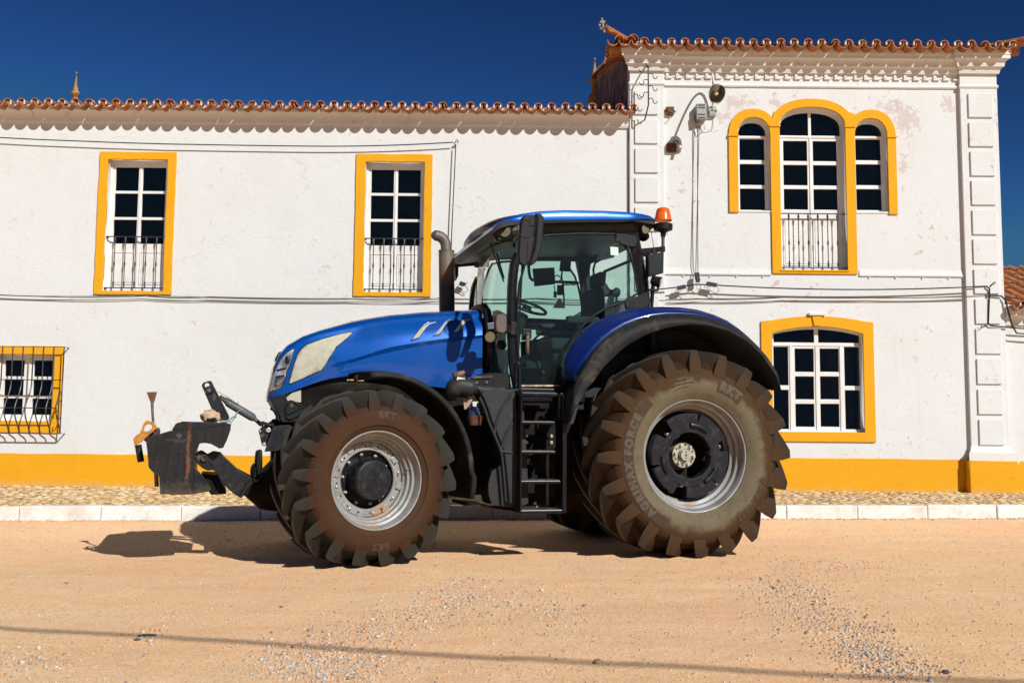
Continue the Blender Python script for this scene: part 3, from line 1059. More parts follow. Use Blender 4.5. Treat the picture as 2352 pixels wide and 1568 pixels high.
mb.b2(cx(cD, 412, 600, YG), cx(cD, 424, 600, YG), YG - .014, YG, iz0 + .04, zbk - .02)
mb.b2(i0x, i1x, YG - .012, YG, zbk - .012, zbk + .004)
mb.b2(i0x, i1x, YG - .02, YG, iz0, iz0 + .018)
mb.build('casement_rail', m_frame, fr, bevel=.003)
room('room_interior', i0x, i1x, iz0, izt, YG + .06, fr)
mb = MB()
for (xa, xb, s_) in ((560, 700, 1), (470, 560, 1)):
    x0_, x1_ = cx(cD, xa, 600, YG + .3), cx(cD, xb, 600, YG + .3)
    rows = []
    for zz in range(9):
        z = izt + .1 + (iz0 - izt - .2) * zz / 8
        sh = .0 if xa > 500 else .12 * (zz / 8) ** 1.5 * 2
        rows.append([(x0_ + sh + (x1_ - x0_) * k / 24, YG + .25 + .03 * sin(k * 1.9), z) for k in range(25)])
    mb.loft(rows)
mb.build('curtain', m_curt, fr, smooth=60)
# cornice of the tower (several courses), full width then stepped over the pilasters
def zz_(v, y=15.4): return W(1700, v, y).z
cT = [(-.02, zz_(166.5, 15.44)), (.055, zz_(166.5, 15.44)), (.06, zz_(163.5, 15.44))]
for k in range(5):
    t = k / 4 * pi / 2
    cT.append((.062 + .045 * (1 - cos(t)), zz_(163, 15.44) + (zz_(152, 15.4) - zz_(163, 15.44)) * sin(t)))
cT += [(.115, zz_(151, 15.4)), (.115, zz_(146.5, 15.4))]
for k in range(5):
    t = k / 4 * pi / 2
    cT.append((.118 + .055 * (1 - cos(t)), zz_(146, 15.36) + (zz_(132, 15.3) - zz_(146, 15.36)) * sin(t)))
cT += [(.185, zz_(130.5, 15.3)), (.185, zz_(123, 15.3)), (.195, zz_(122, 15.3)), (.195, ztipT + .09), (-.02, ztipT + .09)]
extr(cT, XPl0 + .02, XPr1 - .02, YW, tower, 'cornice', m_trim)
for (a, c) in ((XPl0, XPl1), (XPr0, XPr1)):
    mb = MB()
    sh = .055
    rows = []
    for (x, s_) in ((a, -1), (c, 1)):
        rows.append([(x + s_ * max(0, p - .03) * .95, YW - p - sh, z) for (p, z) in cT[1:-1]] + [(x, YW, cT[-2][1]), (x, YW, cT[1][1])])
    mb.loft(rows, closed=True, cap=True)
    mb.build('capital', m_trim, tower, smooth=30)
# dentil frieze
mb = MB()
dz1 = W(1700, 166, YW - .03).z; dz0 = W(1700, 181, YW - .03).z
x = XPl1 + .04
mb.b2(XPl1, XPr0, YW - .012, YW, dz0 + .02, dz1)
while x < XPr0 - .05:
    mb.b2(x, x + .045, YW - .035, YW, dz0 + .03 + random.uniform(-.004, .004), dz1)
    mb.b2(x, x + .10, YW - .03, YW, dz0, dz0 + .028)
    x += .1575
mb.build('dentil_frieze', m_trim, tower, bevel=.004)
zf = W(1700, 201, YW).z
extr([(-.01, zf), (.02, zf), (.03, zf + .015), (.03, zf + .03), (.015, zf + .045), (.012, zf + .055), (-.01, zf + .055)], XPl1, XPr0, YW, tower, 'frieze_moulding', m_trim)
for (a, c, v) in ((XPl0, XPl1, 196), (XPr0, XPr1, 203)):
    zf = W(1480 if a < 3 else 2250, v, YP).z
    extr([(-.01, zf), (.01, zf), (.022, zf + .02), (.022, zf + .035), (.01, zf + .05), (-.01, zf + .05)], a - .015, c + .015, YP, tower, 'neck_moulding', m_trim)
# roof of the tower
tiled_eave('roof', XPl0 - .02, XPr1 + .16, 0.2135, YW, ztipT, .40, radians(15.8), 7.2, tower, 8)
# gable wall (left side), with verge tiles
zg0 = ztipT + .05; sl_ = tan(radians(15.8))
yR = YW - .36 + 7.2
mb = MB()
mb.prism([(XPl0 + .005, YW + .02, 2.0), (XPl0 + .005, YW + .02, ztipT + .10), (XPl0 + .005, yR, ztipT + .05 + sl_ * 7.2), (XPl0 + .005, yR + 6.8, ztipT + .1), (XPl0 + .005, yR + 6.8, 2.0)], (.3, 0, 0))
mb.build('gable_wall', m_dark_wall, tower)
mb = MB()
mb.prism([(XPr1 - .005, YW + .02, .1), (XPr1 - .005, YW + .02, ztipT + .10), (XPr1 - .005, yR, ztipT + .05 + sl_ * 7.2), (XPr1 - .005, yR + 6.8, ztipT + .1), (XPr1 - .005, yR + 6.8, .1)], (-.3, 0, 0))
mb.build('side_wall', m_white, tower)
mb = MB()
for k in range(18):
    ya = YW - .30 + k * .40; za = ztipT + .14 + sl_ * (k * .40)
    half_pipe(mb, (XPl0 + .03, ya, za), (XPl0 + .03, ya + .43, za + sl_ * .43 - .01), .085, .075, .013, 1)
    half_pipe(mb, (XPl0 + .09, ya, za - .03), (XPl0 + .09, ya + .43, za - .03 + sl_ * .43 - .01), .085, .075, .013, -1)
# soffit tiles seen under the overhanging left corner
for k in range(4):
    ya = YW - .16 + k * .19
    half_pipe(mb, (XPl0 - .36, ya, ztipT + .01 + .03 * k), (XPl0 + .25, ya + .02, ztipT + .13 + .03 * k), .095, .085, .013, -1)
# two short eave tiles carried past the corner
for k in (1, 2):
    xx = XPl0 - .02 - (k - .5) * .18
    half_pipe(mb, (xx, YW - .40 + .03 * k, ztipT + .093 + .012 * k), (xx, YW + .1, ztipT + .10 + .012 * k), .093, .08, .013, -1)
    half_pipe(mb, (xx + .1, YW - .35, ztipT + .10 + .012 * k), (xx + .1, YW + .1, ztipT + .10 + .012 * k), .073, .064, .012, 1)
# raised corner tiles
cL = W(1388, 70, 15.1); 
half_pipe(mb, (cL.x, 15.06, cL.z + .06), (XPl0 + .12, 15.40, ztipT + .12), .045, .075, .014, -1)
half_pipe(mb, (cL.x + .04, 15.08, cL.z - .02), (XPl0 + .15, 15.5, ztipT + .17), .035, .055, .014, 1)
cR = W(2352, 86, 15.1)
half_pipe(mb, (cR.x + .10, 15.06, cR.z - .03), (XPr1 + .0, 15.45, ztipT + .12), .07, .09, .014, -1)
half_pipe(mb, (cR.x + .06, 15.12, cR.z - .03), (XPr1 - .05, 15.5, ztipT + .17), .06, .075, .014, 1)
half_pipe(mb, (XPr1 + .30, 15.30, ztipT + .06), (XPr1 - .15, 15.45, ztipT + .10), .09, .085, .014, -1)
mb.build('verge_tiles', m_tile, tower, smooth=50)
mb = MB()
c0 = Vector((cL.x - .02, 15.08, cL.z + .05))
for k in range(7):
    t = k / 6 * 2 * pi
    mb.box(c0 + Vector((.045 * cos(t) - .01, 0, .06 * sin(t) + .02)), (.035, .03, .045), Matrix.Rotation(t, 3, 'Y'))
mb.bar(c0 + V(.02, 0, -.1), c0 + V(-.02, 0, .14), .03, .03)
mb.build('corner_ornament', M('weathered_mortar', (0.30, 0.27, 0.22), (0.14, 0.12, 0.1), sc=25, rough=.95, bmp=.6), tower, bevel=.01)

# ------------------------------------------------------------------ roof finials
def finial(lbl, u, vtop, y, h, r):
    p = W(u, vtop, y)
    o = thing('roof_finial', lbl, 'finial', (p.x, y, p.z - h), 'clay finials on the roof ridges')
    mb = MB()
    mb.lathe([(-h * .6, r * 2.0), (0, r * 2.0), (h * .08, r * 1.6), (h * .10, r * 1.05), (h * .36, r), (h * .38, r * 1.1), (h * .41, r * 1.7), (h * .45, r * 1.95), (h * .49, r * 1.5), (h * .56, r * .95), (h * .72, r * .5), (h * .9, r * .14), (h * .9, 0)], axis='Z', n=20)
    sp = mb.build('spire', m_lichen, o, smooth=45)
    mb = MB()
    mb.cyl((0, 0, h * .88), (0, 0, h * .95), r * .08, n=6)
    mb.lathe([(h * .94, .001), (h * .95, r * .34), (h * .975, r * .46), (h * .995, r * .34), (h, .001)], axis='Z', n=12)
    mb.build('ball', m_lichen, o, smooth=60)
    return o
finial('lichen-covered clay finial on the low roof ridge at far left', 176, 166, 21.8, .92, .055)
finial('lichen-covered clay finial beside the dark gable wall of the taller block', 1366, 134, 21.8, .92, .075)

# ------------------------------------------------------------------ neighbouring low building at the right
nb_ = thing('low_annex', 'low white annex with an old tiled roof at the far right edge', 'building')
xr0 = XPr1 + .01
p = W(2330, 715, 15.3)
zte = W(2330, 712, 15.25).z
plate('wall', [rl(xr0, 12, .1, zte + .12)], YW + .02, .3, m_whitel, nb_)
base_band(xr0 + .02, 12, W(2345, 1059).z, YW - .004, .03, nb_)
tiled_eave('roof', xr0 + .02, 12, .2125, YW + .02, zte, .26, radians(22.5), 3.0, nb_, 9, rnd=.016, ridge=False)
zc = W(2340, 748, YW).z
extr([(-.02, zc), (.02, zc), (.03, zc + .01)] + [(.03 + .10 * (1 - cos(t)), zc + .02 + (zte - zc) * .6 * sin(t)) for t in (0, .4, .8, 1.2, 1.57)] + [(.14, zte + .08), (-.02, zte + .08)], xr0, 12, YW + .02, nb_, 'cornice', m_trim)

# ------------------------------------------------------------------ wall-mounted things
def wire(name, pts, r, lbl, group=None, mat=None, cat='cable', n=6):
    mb = MB(); 
    for pl in pts: mb.tube(pl, r, n)
    o = mb.build(name, mat or m_cable, None, smooth=60)
    return tag(o, lbl, cat, group)
def sag(a, b, s_, n=14, jig=0.0):
    a = Vector(a); b = Vector(b)
    return [a.lerp(b, k / n) + Vector((0, 0, -s_ * 4 * (k / n) * (1 - k / n))) + Vector((0, random.uniform(-jig, jig), random.uniform(-jig, jig))) for k in range(n + 1)]
def Wp(u, v, off): return W(u, v, YW - off)
wire('wall_cable', [sag(Wp(-60, 313, .09), Wp(640, 335, .09), .03, jig=.002) + sag(Wp(650, 335, .09), Wp(1042, 327, .09), .03, 10)[1:]], .009, 'thin black cable running under the eaves of the house wing')
wire('wall_cable', [sag(Wp(1047, 332, .09), Wp(1037, 545, .08), 0, 8) + [Wp(1034, 690, .07)]], .009, 'thin black cable hanging down the wall beside the exhaust pipe')
wire('wall_bracket', [[Wp(1046, 336, .0), Wp(1044, 330, .07), Wp(1049, 321, .09), Wp(1053, 324, .08), Wp(1050, 329, .07)]], .008, 'small bent iron hook holding the cable corner above the exhaust', mat=m_rust, cat='hook')
bund = []
keyp = [(-60, 675), (120, 682), (330, 679), (480, 684), (800, 687), (1010, 686), (1230, 686), (1450, 688), (1600, 686), (1800, 683), (2000, 683), (2270, 677)]
for q in range(3):
    ln = []
    for (u, v) in keyp:
        ln.append(Wp(u, v + (q - 1.2) * 1.4 + random.uniform(-1.5, 1.5), .055 + .006 * q))
    L = [ln[0]]
    for i in range(1, len(ln)):
        seg = sag(ln[i - 1], ln[i], random.uniform(0, .03), 8)
        L += seg[1:]
    bund.append(L)
wire('cable_bundle', bund, .0055, 'bundle of dark wall cables crossing both houses between the storeys', mat=m_cableg)
wire('wall_cable', [sag(Wp(1500, 665, .12), Wp(1598, 653, .14), .01) + sag(Wp(1602, 652, .14), Wp(2265, 657, .10), .07, 16)[1:]], .011, 'black cable from the wall connector to the right pilaster above the cable bundle')
wire('wall_cable', [sag(Wp(1606, 285, .09), Wp(1598, 630, .09), 0, 10, .002), sag(Wp(1602, 288, .085), Wp(1603, 640, .085), 0, 10, .003)], .006, 'pair of thin cables hanging from the grey box beside the triple window')
wire('wall_cable', [sag(Wp(2265, 657, .12), Wp(2273, 663, .12), 0, 2) + sag(Wp(2273, 664, .11), Wp(2270, 742, .10), 0, 6)[1:] + sag(Wp(2276, 748, .10), Wp(2400, 756, .10), .01, 6)], .012, 'black cable turning down the right pilaster and away to the annex')
wire('wall_cable', [sag(Wp(2270, 678, .09), Wp(2300, 680, .10), 0, 2) + [Wp(2310, 690, .11), Wp(2316, 716, .12), Wp(2324, 745, .12), Wp(2335, 765, .11), Wp(2400, 770, .11)]], .013, 'thick black cable looping down from the pilaster edge to the annex wall')
wire('wall_bracket', [[Wp(2268, 665, 0), Wp(2275, 658, .1), Wp(2281, 650, .13), Wp(2286, 648, .12), Wp(2285, 652, .11)]], .008, 'upper rusty hook on the right pilaster', mat=m_rust, cat='hook')
wire('wall_bracket', [[Wp(2274, 750, 0), Wp(2262, 747, .1), Wp(2252, 755, .13), Wp(2256, 745, .12)]], .008, 'lower rusty hook on the right pilaster', mat=m_rust, cat='hook')
def connector(lbl, u, v, du, dv, off):
    a = Wp(u - du, v - dv, off); c = Wp(u + du, v + dv, off)
    mb = MB(); mb.bar(a, c, .05, .06)
    mb.tube([c, c + V(.05, .02, -.08), c + V(.0, .05, -.12), a + V(-.03, .03, -.05), a], .005, 5)
    mb.tube([a, a + V(.02, .02, -.06), c + V(.04, .0, .04), c], .005, 5)
    o = mb.build('cable_connector', m_cable, None, bevel=.004)
    return tag(o, lbl, 'connector', 'cable connectors on the wall')
connector('black cable connector just under the grey box', 1601, 270, 1, 11, .10)
connector('black cable connector at the foot of the two hanging cables', 1602, 637, 1, 11, .12)
connector('black cable connector lying along the cable toward the right pilaster', 1634, 653, 11, 2, .13)
connector('black cable connector lying along the cable behind the tractor cab', 1565, 660, 9, -2, .13)
# bits behind the exhaust
connector('black cable connector by the hook beside the exhaust pipe', 1062, 652, 6, 2, .10)
# lamp
lp = W(*cA(1443, 757), YW - .78)
lamp = thing('wall_lamp', 'oval metal reflector lamp on a curved arm beside the triple window', 'wall lamp', (lp.x, lp.y, lp.z))
m_lampm = M('weathered_aluminium', (0.30, 0.29, 0.22), (0.16, 0.15, 0.10), sc=12, rough=.45, metal=.6)
m_grey = M('grey_plastic', (0.32, 0.34, 0.32), (0.25, 0.26, 0.24), sc=15, rough=.6)
bs = W(*cA(1385, 935), YW)
bl = Vector((bs.x, YW, bs.z)) - lp
mb = MB()
# dish: ellipsoid shell opening down/forward
rx_, rz_, ry_ = .105, .135, .26
dirn = Vector((.18, -.72, -.62)).normalized()
sx = dirn.cross(Vector((0, 0, 1))).normalized(); up = sx.cross(dirn)
rows = []
for k in range(10):
    t = k / 9
    a = t * pi / 2
    rr = sin(a)
    rows.append([dirn * (-.20 * cos(a)) + sx * (.118 * rr * cos(q * pi / 12)) + up * (.150 * rr * sin(q * pi / 12)) for q in range(24)])
mb.loft(rows, closed=True)
sh = mb.build('lamp_shade', m_lampm, lamp, smooth=60, solid=.006)
mb = MB()
pts_b = []
for k in range(9):
    t = pi * k / 8
    pts_b.append(dirn * (-.085 + -.04 * cos(t)) + V(0, 0, .01) )
rows = []
for k in range(9):
    a = pi * k / 8
    rows.append([dirn * (.035 * -cos(a) - .06) + sx * (.036 * max(.02, sin(a)) * cos(q * pi / 8)) + up * (.036 * max(.02, sin(a)) * sin(q * pi / 8)) for q in range(16)])
mb.loft(rows, closed=True)
m_bulb, nt_, b_ = newmat('frosted_bulb'); b_.inputs['Base Color'].default_value = (.9, .9, .88, 1); b_.inputs['Roughness'].default_value = .08; b_.inputs['Coat Weight'].default_value = 1
mb.build('bulb', m_bulb, lamp, smooth=60)
mb = MB()
top = up * .06 + dirn * -.16
pts = [bl + V(0, 0, 0), bl + V(0, -.07, .02), bl + V(0, -.09, .12)]
for k in range(11):
    t = k / 10
    p0, p1, p2, p3 = bl + V(0, -.10, .18), bl + V(0.0, -.20, .66), top + V(0, .40, .44), top
    pts.append(p0 * (1 - t) ** 3 + p1 * 3 * t * (1 - t) ** 2 + p2 * 3 * t * t * (1 - t) + p3 * t ** 3)
mb.tube(pts, .017, 10)
mb.cyl(top + dirn * -.03, top + dirn * .04, .045, .055, 14)
mb.build('lamp_arm', m_pipe, lamp, smooth=60)
mb = MB()
mb.box(bl + V(0, -.03, 0), (.10, .07, .16)); mb.box(bl + V(0, -.06, .02), (.14, .03, .03)); mb.box(bl + V(0, -.05, -.05), (.11, .04, .02))
for s_ in (-1, 1): mb.cyl(bl + V(.06 * s_, -.02, 0), bl + V(.06 * s_, -.085, 0), .012, n=8)
mb.build('lamp_base', m_grey, lamp, bevel=.008)
# junction box
pb = W(*cA(1279, 928), YW - .12)
jb = thing('junction_box', 'grey slotted junction box on the wall left of the lamp', 'junction box', (pb.x, YW, pb.z))
mb = MB(); mb.box((0, -.07, 0), (.16, .13, .26)); mb.build('box_body', m_grey, jb, bevel=.012)
mb = MB()
for k, z in enumerate((.10, .06, -.05, -.10)): mb.box((0, -.138, z), (.11, .008, .014))
mb.build('slot', M('dark_slot', (.03, .03, .03)), jb)
mb = MB()
mb.tube([(-.04, -.08, -.13), (-.05, -.06, -.25), (-.03, -.05, -.33), (.06, -.05, -.26), (.05, -.07, -.13)], .007, 6)
mb.tube([(.03, -.08, -.13), (.08, -.04, -.27), (.2, -.03, -.25), (.23, -.04, -.1), (.22, -.03, -.02)], .006, 6)
mb.build('lead', m_pipe, jb, smooth=60)
# rusty box
pr = W(*cA(963, 918), YW - .05)
rb = thing('rusted_box', 'small rusty square box beside the left pilaster near the hook rack', 'electric box', (pr.x, YW, pr.z))
mb = MB(); mb.box((0, -.03, 0), (.125, .06, .13)); mb.build('box_body', m_rust, rb, bevel=.01)
mb = MB(); mb.cyl((0, -.06, 0), (0, -.075, 0), .04, n=16)
for s_ in (-1, 1): mb.box((.075 * s_, -.02, 0), (.03, .02, .025))
mb.build('cover', m_rust, rb, bevel=.004)
mb = MB(); mb.tube([(0, -.02, -.07), (0, -.02, -.12), (-.05, -.015, -.17), (-.12, -.01, -.22)], .009, 6); mb.build('lead', m_pipe, rb, smooth=60)
# square plate with a small sensor
ps = W(*cA(978, 1290), YW - .05)
sc_ = thing('sensor_bracket', 'dark square bracket with small white sensor beside left pilaster', 'sensor', (ps.x, YW, ps.z))
mb = MB(); mb.box((0, -.025, 0), (.16, .05, .15)); mb.build('back_plate', m_rust, sc_, bevel=.015)
mb = MB(); mb.tube([(.02, -.04, .02), (.03, -.08, .09), (.07, -.10, .10), (.10, -.10, .05)], .010, 8); mb.build('arm', m_iron, sc_, smooth=60)
mb = MB(); mb.cyl((.105, -.08, .05), (.125, -.16, -.05), .026, .022, 14); mb.build('sensor_head', m_pipe, sc_, smooth=40)
# iron hook rack on the left pilaster
ph_ = W(*cA(742, 650), YP - .30)
hk = thing('hook_rack', 'wrought iron insulator rack with six curled hooks on left pilaster', 'hook rack', (0, 0, 0))
hx = ph_.x
zt_ = W(*cA(742, 470), YP - .30).z; zb_ = W(*cA(742, 860), YP - .30).z
ztw = W(*cA(738, 432), YP).z
mb = MB(); mb.tube([(hx, YP, zt_ + .14), (hx, YP - .28, zt_), (hx, YP - .30, zt_ - .05), (hx, YP - .30, zb_), (hx - .01, YP - .27, zb_ - .05), (hx - .02, YP, zb_ - .16)], .011, 8)
mb.build('upright', m_iron, hk, smooth=60)
for k, yy in enumerate((480, 545, 605, 668, 733, 795)):
    s_ = -1 if k % 2 == 0 else 1
    z = W(*cA(742, yy), YP - .30).z
    mb = MB()
    pts = [(hx, YP - .30, z), (hx + s_ * .06, YP - .30, z), (hx + s_ * .075, YP - .30, z - .035)]
    for q in range(7):
        t = pi + (pi * 1.05) * q / 6
        pts.append((hx + s_ * (.105 + .032 * cos(t)), YP - .30, z - .045 + .035 * sin(t)))
    mb.tube(pts, .007, 6)
    mb.build('hook', m_iron, hk, smooth=60)
# ------------------------------------------------------------------ ground
KL = W(0, 1195, 12.2); KR = W(2352, 1190, 13.4)        # foot of the kerb at the picture's edges
def kerb_y(x):
    return 12.2 + (x - KL.x) * (13.4 - 12.2) / (KR.x - KL.x)
def kerb_z(x):
    return KL.z + (x - KL.x) * (KR.z - KL.z) / (KR.x - KL.x)
from mathutils import noise as mnoise
def gz(x, y):
    ky = kerb_y(max(-9, min(9, x)))
    t = max(0.0, min(1.0, (y - (ky - 1.6)) / 1.6))
    t = t * t * (3 - 2 * t)
    kz = max(0.02, min(.12, kerb_z(max(-12, min(12, x)))))
    z = t * kz
    if y > ky + .05: z = z - .1
    a = max(0, min(1, (30 - abs(y)) / 20)) if y < 30 else 0
    z += a * (0.011 * mnoise.noise(Vector((x * .9, y * .9, 0))) + .007 * mnoise.noise(Vector((x * 3, y * 3, 5))) + .0035 * mnoise.noise(Vector((x * 9, y * 9, 9))))
    z -= .055 * max(0, 1 - ((x + 4.2) / 1.9) ** 2) * max(0, 1 - ((y - 10.1) / 1.9) ** 2)
    z -= a * .012 * (1 + sin((y + .12 * x) * 7.5)) * .5 * max(0.0, mnoise.noise(Vector((x * .25, y * .4, 3))) + .25)
    return z

def ground_mat():
    m, nt, b = newmat('sandy_ground')
    vec = coord(nt)
    f = ramp(nt, noise(nt, vec, .55, 6, .6), [(.38, 0.0), (.66, 1.0)])
    c = mix(nt, f, (.96, .55, .29), (.97, .62, .315))
    f = ramp(nt, noise(nt, coord(nt, (1, 2.2, 1), (3, 1, 0)), .7, 7, .65), [(.5, 0.0), (.72, 1.0)])
    c = mix(nt, math_(nt, 'MULTIPLY', f, .55), c, (.95, .68, .40))
    f = ramp(nt, noise(nt, coord(nt, loc=(7, 2, 0)), 9, 8, .75), [(.50, 0.0), (.75, 1.0)])
    c = mix(nt, math_(nt, 'MULTIPLY', f, .5), c, (.68, .33, .17))
    st_ = ramp(nt, noise(nt, coord(nt, (.16, 1.5, 1), (2, 7, 0)), 2.2, 7, .65), [(.44, 0.0), (.70, 1.0)])
    c = mix(nt, math_(nt, 'MULTIPLY', st_, .5), c, (.94, .68, .42))
    st_ = ramp(nt, noise(nt, coord(nt, (.22, 2.0, 1), (8, 3, 0)), 3.0, 7, .7), [(.55, 0.0), (.75, 1.0)])
    c = mix(nt, math_(nt, 'MULTIPLY', st_, .5), c, (.80, .42, .24))
    # grit
    for (s_, pos, cc, amt) in ((70, .55, (.48, .26, .16), .6), (120, .60, (.95, .80, .64), .7), (45, .63, (.50, .43, .38), .7), (150, .60, (.34, .20, .13), .6)):
        f = ramp(nt, noise(nt, coord(nt, loc=(s_, 0, 0)), s_, 3, .6), [(pos, 0.0), (pos + .05, 1.0)])
        c = mix(nt, math_(nt, 'MULTIPLY', f, amt), c, cc)
    nt.links.new(c, b.inputs['Base Color'])
    b.inputs['Roughness'].default_value = .95
    b.inputs['Specular IOR Level'].default_value = .15
    p = bump(nt, b, noise(nt, vec, 8, 8, .75), .45, .03)
    p = bump(nt, b, noise(nt, vec, 55, 5, .7), .55, .012, p)
    bump(nt, b, noise(nt, vec, 160, 3, .6), .5, .004, p)
    return m
m_ground = ground_mat()
def axis(lo, hi, step, far):
    a = [lo + (hi - lo) * i / int((hi - lo) / step) for i in range(int((hi - lo) / step) + 1)]
    ext = []
    d = step
    x = hi
    while x < far:
        d *= 1.5; x += d; ext.append(x)
    low = []
    d = step; x = lo
    while x > -far:
        d *= 1.5; x -= d; low.append(x)
    return low[::-1] + a + ext
xs = axis(-9, 9, .07, 400)
ys = axis(2.2, 13.8, .06, 400)
vs = []
for y in ys:
    for x in xs:
        near = -9.5 < x < 9.5 and 2 < y < 14
        vs.append((x, y, gz(x, y) if near else (-.1 if y > 12 else 0.0)))
nx = len(xs)
fs = [(j * nx + i, j * nx + i + 1, (j + 1) * nx + i + 1, (j + 1) * nx + i) for j in range(len(ys) - 1) for i in range(nx - 1)]
me = bpy.data.meshes.new('ground'); me.from_pydata(vs, [], fs); me.materials.append(m_ground)
me.polygons.foreach_set('use_smooth', [True] * len(me.polygons))
gro = bpy.data.objects.new('ground', me); COL.objects.link(gro); tag(gro, kind='structure')

# kerb stones
def kerb_mat():
    m, nt, b = newmat('limewashed_kerb')
    vec = coord(nt)
    f = ramp(nt, noise(nt, vec, 3, 7, .65), [(.42, 0.0), (.72, 1.0)])
    c = mix(nt, f, (.74, .73, .70), (.58, .52, .43))
    f = ramp(nt, noise(nt, coord(nt, (1, 1, 1), (4, 4, 2)), 9, 6, .7), [(.55, 0.0), (.7, 1.0)])
    c = mix(nt, math_(nt, 'MULTIPLY', f, .5), c, (.46, .36, .25))
    nt.links.new(c, b.inputs['Base Color']); b.inputs['Roughness'].default_value = .85
    bump(nt, b, noise(nt, vec, 25, 7, .7), .5, .008)
    return m
m_kerb = kerb_mat()
mb = MB()
kp = [(W(u, 1190, kerb_y(W(u, 1190, 13).x)).x) for u in (-340, -150, 38, 232, 424)]
step = (kp[-1] - kp[0]) / 4
x = kp[2] - step * 4
kt = lambda x: (CAMH - 177.6 * 12.2 / FPX) + (x - KL.x) / (KR.x - KL.x) * ((CAMH - 154.4 * 13.4 / FPX) - (CAMH - 177.6 * 12.2 / FPX))
while x < 10:
    xa, xb = x + .004, x + step - .004
    ya, yb = kerb_y(xa), kerb_y(xb)
    j = random.uniform(-.006, .006); jy = random.uniform(-.008, .008)
    za, zb = kt(xa) + j, kt(xb) + j
    mb.add([(xa, ya + jy, -.15), (xb, yb + jy, -.15), (xb, yb + jy + .01, zb), (xa, ya + jy + .01, za), (xa, ya + .16, -.15), (xb, yb + .16, -.15), (xb, yb + .16, zb + .004), (xa, ya + .16, za + .004)],
           [(0, 1, 2, 3), (3, 2, 6, 7), (0, 3, 7, 4), (1, 5, 6, 2), (4, 7, 6, 5)])
    x += step
ko = mb.build('kerb', m_kerb, None, bevel=.014, seg=3); tag(ko, kind='structure')

# pebbles / cobbles
PH = (1 + 5 ** .5) / 2
ICO = [Vector(p).normalized() for p in ((-1, PH, 0), (1, PH, 0), (-1, -PH, 0), (1, -PH, 0), (0, -1, PH), (0, 1, PH), (0, -1, -PH), (0, 1, -PH), (PH, 0, -1), (PH, 0, 1), (-PH, 0, -1), (-PH, 0, 1))]
ICOF = [(0, 11, 5), (0, 5, 1), (0, 1, 7), (0, 7, 10), (0, 10, 11), (1, 5, 9), (5, 11, 4), (11, 10, 2), (10, 7, 6), (7, 1, 8), (3, 9, 4), (3, 4, 2), (3, 2, 6), (3, 6, 8), (3, 8, 9), (4, 9, 5), (2, 4, 11), (6, 2, 10), (8, 6, 7), (9, 8, 1)]
def stone(vs, fs, x, y, z, a, b, c):
    n = len(vs)
    t = random.uniform(0, 2 * pi); ct, st = cos(t), sin(t)
    for p in ICO:
        k = random.uniform(.78, 1.15)
        px, py, pz = p.x * a * k, p.y * b * k, p.z * c * k
        vs.append((x + px * ct - py * st, y + px * st + py * ct, z + pz))
    fs += [(q[0] + n, q[1] + n, q[2] + n) for q in ICOF]
def stone_mat(name, stops, rough=.9, nsc=60):
    m, nt, b = newmat(name)
    geo = N(nt, 'ShaderNodeNewGeometry')
    r = N(nt, 'ShaderNodeValToRGB'); r.color_ramp.interpolation = 'CONSTANT'
    e = r.color_ramp.elements
    while len(e) < len(stops): e.new(.5)
    for i, (p, c) in enumerate(stops): e[i].position = p; e[i].color = (*c, 1)
    nt.links.new(geo.outputs['Random Per Island'], r.inputs[0])
    vec = coord(nt)
    f = ramp(nt, noise(nt, vec, nsc, 4, .6), [(.4, 0.0), (.7, 1.0)])
    c = mix(nt, math_(nt, 'MULTIPLY', f, .45), r.outputs[0], (.62, .42, .27))
    nt.links.new(c, b.inputs['Base Color']); b.inputs['Roughness'].default_value = rough
    bump(nt, b, noise(nt, vec, nsc * 1.5, 4, .6), .4, .003)
    return m
def stones_obj(name, vs, fs, mat, kind, smooth=True):
    me = bpy.data.meshes.new(name); me.from_pydata(vs, [], fs); me.materials.append(mat)
    if smooth: me.polygons.foreach_set('use_smooth', [True] * len(me.polygons))
    o = bpy.data.objects.new(name, me); COL.objects.link(o)
    return tag(o, kind=kind)
m_grav = stone_mat('gravel_stones', [(0, (.56, .44, .33)), (.22, (.36, .35, .35)), (.40, (.58, .50, .41)), (.54, (.56, .36, .19)), (.70, (.25, .22, .21)), (.80, (.62, .57, .51)), (.88, (.50, .27, .15))])
patches = []
for (u, v, ru, rv, wt) in ((1060, 1360, 90, 30, 3), (1000, 1400, 100, 40, 3), (880, 1440, 90, 40, 3), (1180, 1385, 130, 35, 3), (760, 1480, 110, 35, 3), (690, 1520, 110, 40, 4), (800, 1540, 120, 30, 3), (1300, 1420, 60, 30, .8),
                           (1800, 1345, 80, 25, 3), (1850, 1400, 90, 30, 3.5), (1950, 1450, 90, 30, 3), (2000, 1500, 70, 25, 4), (2080, 1535, 90, 20, 2), (1900, 1300, 150, 25, 2), (60, 1520, 100, 30, 1.5), (340, 1470, 60, 30, .6), (1180, 1240, 0, 0, 0)):
    if wt: patches.append((u, v, ru, rv, wt))
vs, fs = [], []
tot = sum(p[4] for p in patches)
for _ in range(9500):
    q = random.random() * tot
    for p in patches:
        q -= p[4]
        if q <= 0: break
    u = random.gauss(p[0], p[2] * .62); v = random.gauss(p[1], p[3] * .72)
    if v < 1285 or v > 1700: continue
    g = GZ(u, v)
    s_ = .0030 + .0065 * random.random() ** 2.4
    if random.random() < .05: s_ *= 1.9
    stone(vs, fs, g.x, g.y, gz(g.x, g.y) + s_ * .35, s_ * random.uniform(.9, 1.6), s_, s_ * random.uniform(.55, .9))
